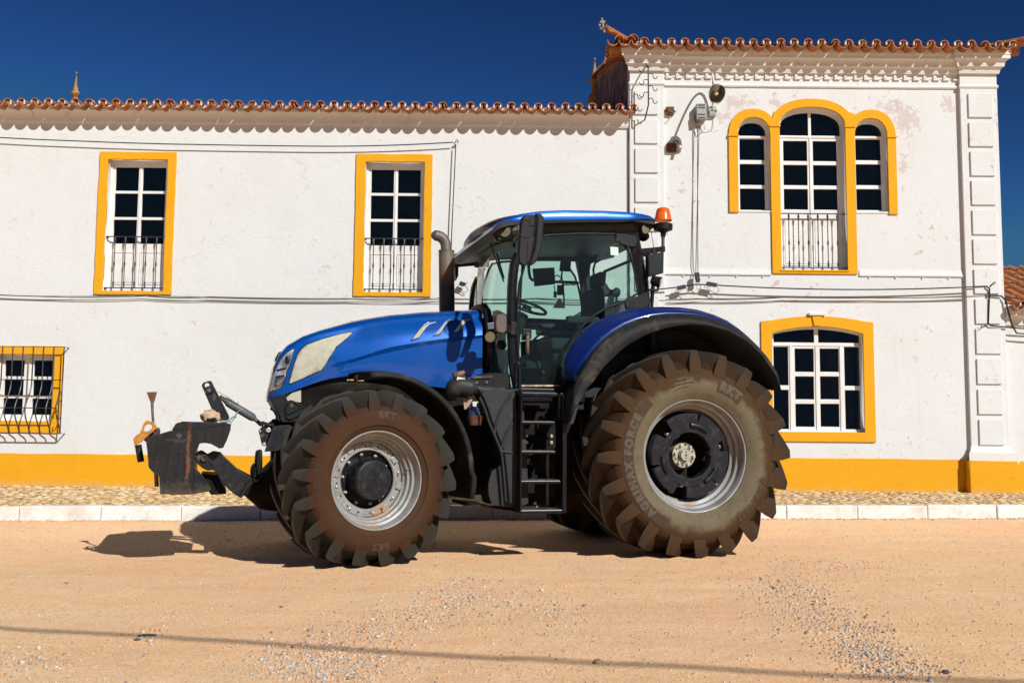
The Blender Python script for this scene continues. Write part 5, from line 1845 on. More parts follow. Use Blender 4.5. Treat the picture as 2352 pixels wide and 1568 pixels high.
def rear_wheel(cx_, cy_, cz_, rot, fwd, near):
    R, hw, rimR, Rl = 1.03, .40, .535, .965
    yfl = .335
    mb = MB()
    mb.lathe([(yfl - .03, rimR + .012), (yfl, rimR + .016), (yfl + .007, rimR + .004), (yfl + .004, rimR - .006), (yfl - .012, rimR - .014), (yfl - .05, rimR - .024), (yfl - .08, rimR - .026), (yfl - .095, rimR - .050), (yfl - .14, rimR - .056), (yfl - .155, rimR - .085),
              (yfl - .21, rimR - .09), (yfl - .225, rimR - .105), (-.22, rimR - .105), (-.31, rimR - .02), (-.33, rimR + .01)], n=112)
    rim = mb.build('rear_wheel', m_silver, trac, smooth=35)
    rim.location = (cx_, cy_, cz_); rim.rotation_euler[2] = rot
    o, half = make_tyre(hw, R, rimR, .076, 20, .40, fwd, Rl, m_tyr, rim, phase=.02, wid=.057)
    mb = MB(); mb.tube([(rimR * 1.024 * cos(t), yfl - .002, rimR * 1.024 * sin(t)) for t in [2 * pi * k / 112 for k in range(113)]], .006, 6, cap=False)
    mb.build('rim_edge', m_rimedge, rim, smooth=60)
    mb = MB(); mb.lathe([(-.02, .44), (-.02, .30), (-.06, .24), (-.06, .0)], n=60); mb.build('wheel_disc', m_dirty, rim, smooth=35)
    if not near: return rim
    # ring weight
    def ring(r_out, notch, r_in, depth):
        pts = []
        for k in range(240):
            a = 360 * k / 240
            r = r_out
            for (c, hwid, rn) in notch:
                d = (a - c + 180) % 360 - 180
                if abs(d) < hwid: r = min(r, rn)
            pts.append((r, a))
        return pts
    notches = [(139, 11, .305), (15, 8, .325), (254, 10, .30), (76, 1.6, .325), (196, 1.6, .325), (316, 1.8, .33)]
    outl = ring(.408, notches, 0, 0)
    yw = .232
    mb = MB()
    n = len(outl)
    front_o = [Vector((-r * cos(radians(a)), yw, r * sin(radians(a)))) for r, a in outl]
    back_o = [p + V(0, -.13, 0) for p in front_o]
    rin = .222
    def rinf(a):
        return rin - (.012 if (a % 120) < 14 else 0)
    front_i = [Vector((-rinf(a) * cos(radians(a)), yw - .004, rinf(a) * sin(radians(a)))) for r, a in outl]
    back_i = [p + V(0, -.12, 0) for p in front_i]
    mb.add(front_o + back_o + front_i + back_i, [f for k in range(n) for k2 in [(k + 1) % n] for f in ((k, k2, n + k2, n + k), (k, 2 * n + k, 2 * n + k2, k2), (2 * n + k, 3 * n + k, 3 * n + k2, 2 * n + k2), (n + k, n + k2, 3 * n + k2, 3 * n + k))])
    mb.build('ring_weight', m_hubp, rim, smooth=30, bevel=.006)
    mb = MB()
    for c0 in (72, 198, 318):
        pts = [Vector((-.293 * cos(radians(a)), yw + .004, .293 * sin(radians(a)))) for a in [c0 - 17 + 34 * k / 10 for k in range(11)]]
        if c0 == 72: pts = [Vector((-.293 * cos(radians(a)), yw + .004, .293 * sin(radians(a)))) for a in [52 + 38 * k / 10 for k in range(11)]]
        mb.tube(pts, [.024] + [.026] * 9 + [.024], 10)
    build_each(mb, 'weight_handle', m_hubp, rim, smooth=45)
    mb = MB()
    flat = lambda r: yw + .001
    arc_text(mb, 'CNH', .034, .300, -80, flat, 1.1, 0, ext=.0015)
    arc_text(mb, 'ITALY', .030, .300, -118, flat, 1.1, 0, ext=.0015)
    arc_text(mb, '87714007', .028, .250, 157, flat, 1.1, 0, ext=.0015)
    mb.build('weight_lettering', m_blade, rim)
    # hub flange
    yh = .085
    mb = MB(); mb.lathe([(-.05, .15), (yh - .05, .135), (yh - .02, .125), (yh, .122), (yh, .062), (yh - .012, .060), (yh - .012, 0)], n=48)
    mb.build('hub', m_zinc, rim, smooth=35)
    mb = MB(); mb.lathe([(yh - .012, .058), (yh + .045, .056), (yh + .05, .052), (yh + .05, 0)], n=32); mb.build('hub_cap', m_zinc, rim, smooth=35)
    mb = MB()
    for k in range(6):
        t = 2 * pi * k / 6 + .15
        bolt(mb, (.098 * cos(t), yh - .001, .098 * sin(t)), .017, .035)
    for (a, r) in ((139, .30), (15, .33), (254, .30)):
        bolt(mb, (-r * cos(radians(a)), yw - .07, r * sin(radians(a))), .02, .05)
    build_each(mb, 'hub_bolt', m_zinc, rim, bevel=.002)
    mb = MB()
    for k in range(6):
        t = 2 * pi * (k + .5) / 6 + .15
        mb.cyl((.100 * cos(t), yh - .001, .100 * sin(t)), (.100 * cos(t), yh + .0012, .100 * sin(t)), .010, n=12)
    for z in (-.028, 0, .028): mb.cyl((0, yh + .049, z), (0, yh + .0512, z), .008 if z else .011, n=12)
    build_each(mb, 'hub_hole', m_int, rim)
    yf = side_y(half)
    mb = MB(); arc_band(mb, .665, .765, 244, 134, yf, .0015, 60)
    for k in (-1, 0, 1):
        a0 = 61 - k * 8.0
        arc_band(mb, .650, .775, a0 - 3.7, a0 + 3.7, yf, .0015, 8)
    mb.build('lettering_band', m_bandr, rim, smooth=40)
    mb = MB()
    arc_text(mb, 'AGRIMAX FORCE', .104, .716, 189, yf, 1.34, .008)
    arc_text(mb, 'BKT', .112, .713, 61, yf, 1.28, .010)
    mb.build('lettering', m_letr, rim)
    mb = MB()
    arc_text(mb, 'IF800/70R38', .082, .728, -36, yf, 1.18, .003)
    arc_text(mb, 'TUBELESS', .026, .735, 104, yf, 1.1, 0)
    arc_text(mb, 'DIRECTION OF ROTATION', .019, .700, 104, yf, 1.05, 0)
    arc_band(mb, .668, .671, 97, 110, yf, .002, 8); arc_band(mb, .658, .661, 99, 112, yf, .002, 8)
    mb.build('size_lettering', m_letd, rim)
    return rim

ST = radians(16.8)
front_wheel(3.123, 1.071, .745, ST, 1, True)
front_wheel(3.02, -1.071, .745, ST + pi, -1, False)
rear_wheel(0, .97, .965, 0, 1, True)
rear_wheel(0, -.97, .965, pi, -1, False)

# ------------------------------------------------------------------ helpers on the tractor
CLOC = Vector(((CAMP - TO).dot(TF), (CAMP - TO).dot(TLV), CAMP.z))
def T(c, x, y, Y):
    return TL(*c(x, y), Y)
def outline(c, pts, Y): return [T(c, x, y, Y) for x, y in pts]
def slab(name, c, pts, Y0, Y1, mat, parent=trac, bevel=.006, smooth=35):
    mb = MB(); mb.prism(outline(c, pts, Y0), (0, Y1 - Y0, 0))
    return mb.build(name, mat, parent, bevel=bevel, smooth=smooth)
def bvh_of(o):
    me = o.data
    return BVHTree.FromPolygons([v.co.copy() for v in me.vertices], [tuple(p.vertices) for p in me.polygons])
def on_surface(bvh, u, v):
    d = ray(u, v); dl = Vector((d.dot(TF), d.dot(TLV), d.z)).normalized()
    return bvh.ray_cast(CLOC, dl)
def panel(name, bvh, c, pts, mat, parent, off=.004, th=.006, cuts=3, fallbackY=.4):
    uv = [c(x, y) for x, y in pts]
    bm = bmesh.new()
    vv = [bm.verts.new((u, v, 0)) for u, v in uv]
    f = bm.faces.new(vv)
    bmesh.ops.triangulate(bm, faces=[f])
    for _ in range(cuts):
        long = [e for e in bm.edges if e.calc_length() > 6]
        if not long: break
        bmesh.ops.subdivide_edges(bm, edges=long, cuts=1)
        bmesh.ops.triangulate(bm, faces=[f for f in bm.faces if len(f.verts) > 3])
    for q in bm.verts:
        hit = on_surface(bvh, q.co.x, q.co.y)
        if hit[0] is None:
            q.co = TL(q.co.x, q.co.y, fallbackY)
        else:
            nn = hit[1]
            if nn.y < 0: nn = -nn
            q.co = hit[0] + nn * off
    bmesh.ops.recalc_face_normals(bm, faces=bm.faces)
    me = bpy.data.meshes.new(name); bm.to_mesh(me); bm.free()
    me.materials.append(mat)
    me.polygons.foreach_set('use_smooth', [True] * len(me.polygons))
    o = bpy.data.objects.new(name, me); link(o, parent)
    m = o.modifiers.new('t', 'SOLIDIFY'); m.thickness = th; m.offset = 0
    return o
c1 = K(500, 1450, 2.24); c2 = K(1000, 1200, 1.4256); c3 = K(1700, 780, 1.96); c4 = K(1750, 1400, 2.09); c5 = K(2200, 1200, 1.4257)
c5b = K(1400, 1200, 3.1357); c7 = K(1050, 1280, 3.92); cN = K(1000, 1450, 3.137); cM_ = K(1850, 830, 3.92); cR_ = K(2200, 1000, 3.92); cS = K(1900, 1200, 3.92); cV = K(2300, 750, 3.136)
cT4 = K(1750, 1450, 2.412); cO = K(1000, 1800, 3.485)

# ------------------------------------------------------------------ hood
def interp(tab, x):
    if x <= tab[0][0]: return tab[0][1]
    for i in range(len(tab) - 1):
        if x <= tab[i + 1][0]:
            t = (x - tab[i][0]) / (tab[i + 1][0] - tab[i][0])
            return tab[i][1] + (tab[i + 1][1] - tab[i][1]) * t
    return tab[-1][1]
topT = [(613.5, 914), (616, 898), (620.5, 882), (628.6, 842), (640.7, 814), (660.8, 791.8), (695, 771.6), (735.3, 757.5), (807.9, 737.4), (850, 729.5), (896.5, 723.3), (977, 716.4), (1050, 712.5), (1108, 711)]
shoT = [(613.5, 915), (620.5, 890), (628.6, 853), (640.7, 824), (660.8, 801), (695, 781), (735.3, 768), (803.9, 752.2), (877.2, 737), (956, 729.5), (1078.6, 723), (1108, 722.5)]
conT = [(613.5, 915.5), (620.5, 893), (628.6, 858), (640.7, 830), (660.8, 808), (695, 789), (735.3, 777), (803.9, 761), (877.2, 746), (956, 738), (1078.6, 731), (1108, 730)]
creT = [(613.5, 917), (620.5, 905), (640.7, 872), (660.8, 862), (695, 853), (735.3, 843), (804, 826), (859, 809.5), (884, 799), (963, 785.8), (1033, 776), (1108, 769)]
cr2T = [(613.5, 918), (620.5, 908), (640.7, 882), (660.8, 873), (695, 863), (735.3, 852), (804, 834), (859, 817.3), (914, 804.5), (976, 793.5), (1033, 784.3), (1108, 776.5)]
botT = [(613.5, 920), (625, 917.4), (647, 908), (685, 893), (720, 880), (749, 871), (779, 866), (832, 860), (900, 868), (960, 882), (1009, 890), (1108, 893)]
hwT = [(613.5, .17), (620.5, .245), (628.6, .285), (640.7, .32), (660.8, .35), (695, .375), (750, .40), (900, .43), (1108, .455)]
rows = []
us = [613.5, 615, 617.5, 620.5, 624, 628.6, 634, 640.7, 650, 660.8, 675, 695, 715, 735, 760, 785, 810, 840, 870, 900, 930, 960, 990, 1020, 1050, 1080, 1100, 1108]
hoodrows = []
for u in us:
    hw_ = interp(hwT, u)
    k = min(1, max(0, (u - 700) / 120))          # how strongly the side is sculpted
    k2 = min(1, max(0, (u - 613) / 60))
    Yc = lambda d: hw_ + d
    seq = [(interp(botT, u), Yc(-.012 * k)), (interp(botT, u) * .5 + interp(cr2T, u) * .5, Yc(.0)), (interp(cr2T, u), Yc(-.002)), (interp(creT, u), Yc(.022 * k)),
           (interp(creT, u) * .66 + interp(conT, u) * .34, Yc(.012 * k - .004)), (interp(creT, u) * .33 + interp(conT, u) * .67, Yc(-.012 * k - .014 * k2)), (interp(conT, u), Yc(-.050 * k - .03 * k2)),
           (interp(shoT, u), Yc(-.040 * k - .040 * k2)), (interp(topT, u) * .6 + interp(shoT, u) * .4, Yc(-.055 * k - .075 * k2)), (interp(topT, u) * .92 + interp(shoT, u) * .08, Yc(-.09 * k - .12 * k2))]
    near = [TL(u, v, Y) for v, Y in seq]
    tp = TL(u, interp(topT, u), max(.02, hw_ * .35))
    near += [tp, Vector((tp.x + .005, 0, tp.z + .004))]
    far = [Vector((p.x, -p.y, p.z)) for p in near[:-1]][::-1]
    hoodrows.append(near + far)
mb = MB(); mb.loft(hoodrows)
# close the nose
r0 = hoodrows[0]; n0 = len(r0)
mb.add(r0, [tuple(range(n0))])
hood = mb.build('hood', m_blue, trac, smooth=28)
hb = bvh_of(hood)
hs = hood.modifiers.new('sub', 'SUBSURF'); hs.levels = 0; hs.render_levels = 0
panel('side_mesh', hb, c7, [(1400, 190), (1408, 208), (1300, 310), (1160, 420), (1050, 590), (960, 740), (925, 785), (890, 805), (700, 885), (430, 1000), (415, 990), (440, 900), (475, 770), (520, 620), (560, 520), (610, 460), (700, 385), (800, 345), (900, 310), (1080, 258), (1250, 210), (1380, 188)], m_mesh, hood, off=.003, th=.004)
# dark gasket around the mesh
def gasket(name, bvh, c, pts, r, mat, parent, off=.003):
    P_ = []
    n = len(pts)
    for i in range(n + 1):
        x, y = pts[i % n]
        hit = on_surface(bvh, *c(x, y))
        if hit[0] is None: continue
        nn = hit[1] if hit[1].y > 0 else -hit[1]
        P_.append(hit[0] + nn * off)
    mb = MB(); mb.tube(P_, r, 6)
    return mb.build(name, mat, parent, smooth=60)
gasket('mesh_frame', hb, c7, [(1400, 190), (1408, 208), (1300, 310), (1160, 420), (1050, 590), (960, 740), (925, 785), (890, 805), (700, 885), (430, 1000), (415, 990), (440, 900), (475, 770), (520, 620), (560, 520), (610, 460), (700, 385), (800, 345), (900, 310), (1080, 258), (1250, 210), (1380, 188)], .005, m_blk2, hood, .002)
hlp = [(498, 447), (480, 520), (440, 700), (385, 800), (375, 880), (330, 990), (290, 1050), (200, 1095), (112, 1132), (125, 1060), (160, 900), (200, 820), (230, 740), (275, 640), (330, 565), (400, 500), (460, 460)]
hl = panel('headlight', hb, c7, hlp, m_hl, hood, off=.004, th=.006)
gasket('headlight_frame', hb, c7, hlp, .006, m_chrome, hood, .004)
panel('headlight_reflector', hb, c7, [(360, 600), (380, 565), (420, 575), (435, 630), (410, 690), (370, 680)], m_screen, hood, off=.010, th=.003)
panel('headlight_reflector', hb, c7, [(220, 880), (330, 860), (370, 850), (340, 960), (290, 1010), (200, 1040)], m_chrome, hood, off=.010, th=.003)
panel('headlight_reflector', hb, c7, [(235, 775), (385, 740), (380, 765), (240, 805)], m_screen, hood, off=.010, th=.003)
for pts in ([(765, 508), (860, 380), (915, 318), (980, 290), (1085, 270), (1080, 292), (1010, 310), (960, 350), (915, 410), (870, 470), (840, 485)],
            [(1043, 450), (1130, 350), (1190, 275), (1245, 250), (1325, 240), (1310, 262), (1250, 275), (1205, 310), (1140, 415), (1120, 432)],
            [(1292, 408), (1360, 310), (1400, 262), (1450, 240), (1535, 228), (1525, 252), (1470, 270), (1420, 320), (1365, 390), (1330, 402)]):
    vp = panel('side_vent', hb, c5b, pts, m_meshg, hood, off=.002, th=.004, cuts=2)
    gasket('vent_edge', hb, c5b, pts, .0045, m_blue, vp, .006)
# hood badge bump / camera on the nose
slab('nose_camera', c7, [(185, 640), (200, 590), (245, 515), (275, 503), (300, 508), (200, 668)], -.05, .05, m_blk, bevel=.01)
# chrome strip down the nose edge
mb = MB(); mb.tube([TL(u, v, Y) for (u, v, Y) in ((614.5, 914, .20), (616.5, 898, .235), (621.5, 881, .255), (630, 845, .285), (642, 818, .31))], .007, 6)
mb.build('chrome_strip', m_chrome, hood, smooth=60)
# rear rubber frame of the hood
mb = MB()
rowA = []
for (u, v, Y) in ((1135, 860, .47), (1128, 800, .475), (1122, 740, .47), (1118, 716, .44)):
    rowA.append(TL(u, v, Y))
tpz = TL(1112, 706, .30)
full = rowA + [Vector((tpz.x, .30, tpz.z)), Vector((tpz.x, 0, tpz.z + .02))]
full = full + [Vector((p.x, -p.y, p.z)) for p in full[:-1]][::-1]
mb.tube(full, .045, 10)
mb.build('hood_seal', m_blk, trac, smooth=60)
mb = MB(); mb.b2(1.62, 1.86, -.46, .46, 1.5, 2.34); mb.build('firewall', m_blk, trac, bevel=.03)

# engine compartment and chassis under the hood
mb = MB(); mb.b2(2.0, 3.72, -.33, .33, .75, 1.66); mb.build('engine_block', m_dirty, trac, bevel=.04)
mb = MB(); mb.b2(-.4, 2.2, -.36, .36, .55, 1.35); mb.cyl((0, -.75, .965), (0, .75, .965), .19, n=24); mb.b2(1.0, 1.7, -.6, .6, 1.0, 1.5)
mb.build('transmission', m_dirty, trac, bevel=.03)
mb = MB()
ax = Vector((3.07, 0, .745))
mb.tube([(3.07, -.82, .745), (3.07, -.3, .70), (3.07, .3, .70), (3.07, .82, .745)], [.11, .13, .13, .11], 16)
mb.b2(2.6, 3.9, -.18, .18, .55, 1.05)
mb.build('front_axle', m_dirty, trac, bevel=.02, smooth=40)
# black nose below the hood (bumper), traced
nose = slab('bumper', cN, [(212, 478), (260, 460), (380, 415), (520, 360), (640, 315), (760, 285), (900, 240), (1010, 205), (1090, 195), (1150, 300), (1090, 420), (975, 470), (860, 640), (700, 745), (350, 752), (330, 690), (255, 555)], -.33, .33, m_blk, bevel=.02)
slab('bumper_vent', cN, [(455, 545), (500, 490), (560, 500), (690, 565), (680, 600), (640, 640), (510, 705), (460, 690)], .325, .338, m_screen, bevel=.004)
gk = MB(); gk.tube([T(cN, x, y, .34) for x, y in ((455, 545), (500, 490), (560, 500), (690, 565), (680, 600), (640, 640), (510, 705), (460, 690), (450, 600), (455, 545))], .010, 8); gk.build('bumper_trim', m_blk, trac, smooth=60)
gk = MB(); gk.tube([T(cN, 510, 535, .33), T(cN, 510, 535, .345)], .026, 16); gk.tube([T(cN, 480, 640, .34), T(cN, 640, 560, .34)], .014, 8); gk.build('tow_hook', m_blade, trac, smooth=50)
mb = MB(); mb.tube([T(cN, x, y, .30) for x, y in ((262, 560), (320, 600), (350, 650), (345, 715))], .022, 10); mb.build('bumper_ring', m_blk, trac, smooth=60)
slab('engine_grille', cN, [(455, 440), (520, 385), (640, 335), (640, 500), (580, 492), (520, 470), (470, 480)], .33, .337, m_mesh, bevel=.002)
# mounting plates for the front linkage
slab('linkage_plate', cN, [(105, 850), (160, 790), (270, 790), (190, 1050), (150, 1040)], .24, .262, m_blade, bevel=.004)
slab('linkage_block', cN, [(170, 800), (250, 735), (620, 740), (640, 860), (420, 1060), (200, 1050)], -.25, .235, m_dirty, bevel=.01)
slab('linkage_plate', cN, [(290, 790), (500, 780), (450, 1070), (330, 1110), (180, 1115)], .28, .30, m_blade, bevel=.004)
mb = MB()
for (x, y, r) in ((333, 885, .022), (397, 855, .022), (312, 1020, .035)):
    p = T(cN, x, y, .302); mb.cyl(p, p + V(0, .002, 0), r, n=18)
for (x, y, r) in ((157, 865, .012), (188, 933, .016)):
    p = T(cN, x, y, .263); mb.cyl(p, p + V(0, .002, 0), r, n=14)
build_each(mb, 'plate_hole', m_screen, trac)
mb = MB()
for (x, y, r) in ((230, 845, .024), (175, 1025, .018), (125, 860, .010)):
    p = T(cN, x, y, .255); mb.cyl(p, p + V(0, .03, 0), r, n=12)
build_each(mb, 'pin', m_zinc, trac, bevel=.003)
mb = MB(); mb.tube([T(cN, x, y, .27) for x, y in ((135, 790), (160, 755), (250, 790), (300, 780))], .022, 10)
mb.tube([T(cN, x, y, .1) for x, y in ((260, 790), (300, 740), (350, 735))], .03, 10)
mb.build('hose', m_blk, trac, smooth=60)
slab('linkage_frame', cO, [(75, 0), (160, -20), (165, 330), (120, 400), (70, 320), (60, 150)], .02, .24, m_blk, bevel=.02)
slab('linkage_frame', cO, [(0, 230), (60, 150), (150, 200), (170, 330), (140, 400), (60, 480), (0, 420)], -.1, .22, m_blk, bevel=.03)
mb = MB(); mb.tube([T(cO, x, y, .28) for x, y in ((125, 330), (240, 215), (350, 100))], .016, 8); mb.build('hose', m_blk, trac, smooth=60)
slab('lower_frame', c1, [(1030, 1130), (1040, 1080), (1180, 1040), (1340, 830), (1500, 700), (1560, 1000), (1560, 1300), (1400, 1290), (1250, 1280), (1180, 1262)], -.25, .40, m_dirty, bevel=.02)

# front fenders: strips that follow the steered wheels
def front_fender(cx_, cy_, rot, near):
    rows = []
    a0, a1 = 97, -11
    n = 28
    rd = .94
    for k in range(n + 1):
        a = radians(a0 + (a1 - a0) * k / n)
        r = rd + .02 * sin(pi * k / n) + (.03 if k > n - 4 else 0)
        x, z = -r * cos(a), r * sin(a)
        row = []
        for (y, dr) in ((.30, -.05), (.31, -.035), (.305, -.004), (.285, 0), (.15, .012), (0, .014), (-.16, .006), (-.2, -.03)):
            row.append(Vector((-(r + dr) * cos(a), y * (1 if near else -1), (r + dr) * sin(a))))
        rows.append(row)
    mb = MB(); mb.loft(rows)
    o = mb.build('front_fender', m_lip, trac, smooth=35, solid=.010)
    o.location = (cx_, cy_, .745); o.rotation_euler[2] = rot
    return o
ff = front_fender(3.123, 1.071, ST, True)
front_fender(3.02, -1.071, ST, False)
slab('fender_flap', c5b, [(28, 960), (90, 930), (185, 900), (300, 905), (430, 912), (498, 945), (500, 972), (455, 975), (300, 1000), (50, 1010)], .98, 1.16, m_lip, bevel=.008)
mb = MB(); p = T(c5b, 600, 935, 1.02); mb.cyl(p + V(0, -.1, -.02), p + V(0, .08, -.02), .03, n=16); mb.build('fender_bracket', m_blk, trac, smooth=40)

# ------------------------------------------------------------------ rear fender
A1 = [(1300, 884), (1291, 860), (1290, 838), (1298, 815), (1312, 790), (1334, 764), (1362, 743), (1395, 727), (1430, 716.5), (1470, 711), (1515, 712), (1560, 714), (1605, 722), (1645, 737), (1672, 752), (1690, 768), (1700, 790), (1704, 820)]
def C5(l): return [c5(x, y) for x, y in l]
A2 = C5([(152, 465), (165, 430), (185, 385), (215, 330), (260, 270), (310, 222), (365, 180), (430, 140), (500, 112), (580, 90), (660, 80), (740, 80), (820, 84), (900, 98), (980, 124), (1060, 168), (1130, 218), (1180, 262)])
A3 = C5([(118, 560), (150, 480), (178, 425), (210, 370), (255, 305), (305, 250), (365, 200), (430, 160), (510, 128), (590, 108), (680, 97), (770, 98), (870, 110), (970, 138), (1060, 180), (1150, 245), (1230, 325), (1285, 400)])
A4 = C5([(112, 700), (148, 612), (180, 560), (215, 500), (260, 448), (310, 378), (375, 312), (450, 250), (540, 200), (620, 170), (700, 150), (800, 138), (900, 145), (1010, 175), (1120, 232), (1215, 320), (1290, 430), (1316, 520)])
r1 = [TL(u, v, .86) for u, v in A1]
r2 = [TL(u, v, 1.18) for u, v in A2]
r3 = [TL(u, v, 1.33) for u, v in A3]
r4 = [TL(u, v, 1.385) for u, v in A4]
def bulge(a, b_, t, h): 
    m = a.lerp(b_, t); c = Vector((0.1, m.y, 1.0)); d = (m - c); d.y = 0; d.normalize(); return m + d * h
def r15(t, h): return [bulge(a, b_, t, h) for a, b_ in zip(r1, r2)]
mb = MB(); mb.loft([r1, r15(.2, .03), r15(.45, .045), r15(.52, .030), r15(.8, .03), r2])
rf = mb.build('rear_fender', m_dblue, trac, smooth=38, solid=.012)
mb = MB(); mb.loft([r2, [a.lerp(b_, .5) + V(0, .0, .015) for a, b_ in zip(r2, r3)], r3, [a.lerp(b_, .3) + V(0, .012, 0) for a, b_ in zip(r3, r4)], r4])
inner = [p + V(0, -.012, 0) for p in r4]
mu = MB(); mu.loft([inner, [Vector((p.x, 1.1, p.z + .03)) for p in r4], [Vector((p.x, .62, p.z + .03)) for p in r4]]); mu.build('fender_underside', m_int, rf, smooth=40)
mb.build('fender_extension', m_lip, rf, smooth=40, solid=.014)
# the mirrored far fender
mb = MB(); fl_ = lambda r: [Vector((p.x, -p.y, p.z)) for p in r]
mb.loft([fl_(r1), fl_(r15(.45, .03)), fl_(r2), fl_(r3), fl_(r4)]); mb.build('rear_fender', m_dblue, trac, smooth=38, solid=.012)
# wheel-house wall between fender and cab
mb = MB()
wall = [p for p in r1] + [Vector((-.8, .86, 1.3)), Vector((-.3, .86, 1.0)), Vector((.5, .86, .9)), Vector((1.1, .86, 1.2))]
cen = Vector((.1, .55, 1.3))
for sgn in (1, -1):
    ring_ = [Vector((p.x, .60 * sgn, p.z - .02)) for p in r1]
    rr_ = [Vector((p.x, .86 * sgn, p.z)) for p in r1]
    mb.loft([rr_, ring_, [Vector((.1 + (p.x - .1) * .2, .56 * sgn, 1.0 + (p.z - 1.0) * .2)) for p in r1]])
mb.build('wheel_house', m_int, trac, smooth=40, solid=.01)
slab('fender_bracket', c4, [(1090, 500), (1150, 480), (1130, 560), (1110, 620), (1066, 622), (1080, 560)], 1.25, 1.34, m_tank, bevel=.01)

# ------------------------------------------------------------------ cab
mb = MB(); mb.b2(.25, 1.60, -.80, .80, 1.52, 1.62); mb.b2(.95, 1.60, -.80, .80, 1.40, 1.53)
mb.build('cab_floor', m_int, trac, bevel=.01)
# A pillars, C pillars
ap = [(742, 455), (722, 500), (704, 545), (694, 620), (686, 720), (683, 850), (682, 960), (684, 1080), (692, 1240), (702, 1360), (722, 1470), (735, 1530)]
for sgn in (1, -1):
    rows = []
    for i, (x, y) in enumerate(ap):
        p = T(c3, x, y, .81)
        rows.append([Vector((p.x + a, (p.y + b_) * sgn, p.z)) for a, b_ in ((-.045, -.05), (.036, -.06), (.050, -.02), (.044, .012), (.02, .026), (-.02, .024), (-.045, .0))])
    mb = MB(); mb.loft(rows, closed=True, cap=True)
    mb.build('front_pillar', m_blk2, trac, smooth=45)
    rows = []
    for (x, y) in ((1650, 300), (1664, 380), (1680, 450), (1700, 560), (1718, 660), (1732, 760), (1742, 850), (1745, 905)):
        p = T(c3, x, y, .80)
        rows.append([Vector((p.x + a, (p.y + b_) * sgn, p.z)) for a, b_ in ((-.035, -.05), (.075, -.05), (.085, 0), (.02, .028), (-.015, .03), (-.035, .005))])
    mb = MB(); mb.loft(rows, closed=True, cap=True)
    mb.build('rear_pillar', m_blk2, trac, smooth=45)
# doors
dg = [(778, 560), (800, 470), (830, 390), (860, 335), (950, 316), (1200, 303), (1480, 305), (1545, 370), (1600, 450), (1635, 560), (1655, 660), (1668, 770), (1560, 838), (1430, 880), (1330, 940), (1250, 1010), (1170, 1110), (1110, 1220), (1065, 1340), (1035, 1420), (1026, 1490), (900, 1492), (752, 1488), (735, 1300), (722, 1100), (722, 900), (738, 700)]
for sgn in (1, -1):
    P_ = outline(c3, dg, .815)
    P2 = [Vector((p.x, p.y * sgn, p.z)) for p in P_]
    mb = MB(); mb.tube(P2 + [P2[0], P2[1]], .013, 8, cap=False)
    door = mb.build('door', m_blk, trac, smooth=60)
    # slightly bowed pane
    mb = MB()
    cpt = Vector((1.0, .845 * sgn, 2.4))
    mb.prism(P2, (0, .006 * sgn, 0))
    mb.build('door_glass', m_tglass, door)
    if sgn == 1:
        mb = MB()
        for (x0_, y0_) in ((1600, 860), (1050, 1340)): pass
        q = outline(cS, [(735, 450), (850, 455), (875, 480), (872, 600), (850, 630), (720, 632)], .80)
        mb.prism(q, (0, .035, 0)); mb.build('lock_case', m_screen, door, bevel=.006)
        mb = MB()
        mb.tube([T(cS, 820, 520, .865), T(cS, 822, 580, .875), T(cS, 822, 700, .880), T(cS, 822, 800, .870), T(cS, 822, 832, .845)], [.020, .020, .017, .019, .016], 10)
        mb.build('door_handle', M('worn_handle', (.14, .10, .075), (.07, .05, .04), sc=20, rough=.6), door, smooth=60)
        mb = MB(); p = T(cS, 1062, 1133, .82); mb.cyl(p, p + V(0, .02, 0), .022, .018, 16); p = T(cS, 820, 542, .88); mb.cyl(p, p + V(0, .012, 0), .010, n=12)
        mb.build('door_knob', m_blk, door, smooth=40)
        mb = MB(); mb.prism(outline(c3, [(1452, 405), (1514, 410), (1518, 474), (1456, 470)], .824), (0, .001, 0)); mb.build('sticker', M('pale_sticker', (.55, .68, .62), rough=.8), door)
        for pts in ([(1480, 305), (1640, 318), (1662, 350), (1652, 405), (1600, 410), (1540, 395), (1500, 365)], [(1560, 848), (1600, 815), (1690, 782), (1740, 760), (1750, 850), (1738, 880), (1690, 890), (1575, 900), (1562, 885)]):
            mb = MB(); mb.prism(outline(c3, pts, .825), (0, .03, 0)); mb.build('door_hinge', m_blk, door, bevel=.010)
        mb = MB()
        for (x, y) in ((1512, 347), (1582, 380), (1648, 825), (1588, 857)):
            p = T(c3, x, y, .855); mb.lathe([(0, .018), (.004, .018), (.004, .011), (.001, .010), (.001, 0)], p, 'Y', 16)
        build_each(mb, 'hinge_bolt', m_blade, door, smooth=30)
        mb = MB(); mb.prism(outline(c3, [(1060, 1492), (1020, 1500), (750, 1500), (752, 1490), (1024, 1488)], .815), (0, .02, 0)); mb.build('door_sill_strip', m_rimedge, door)
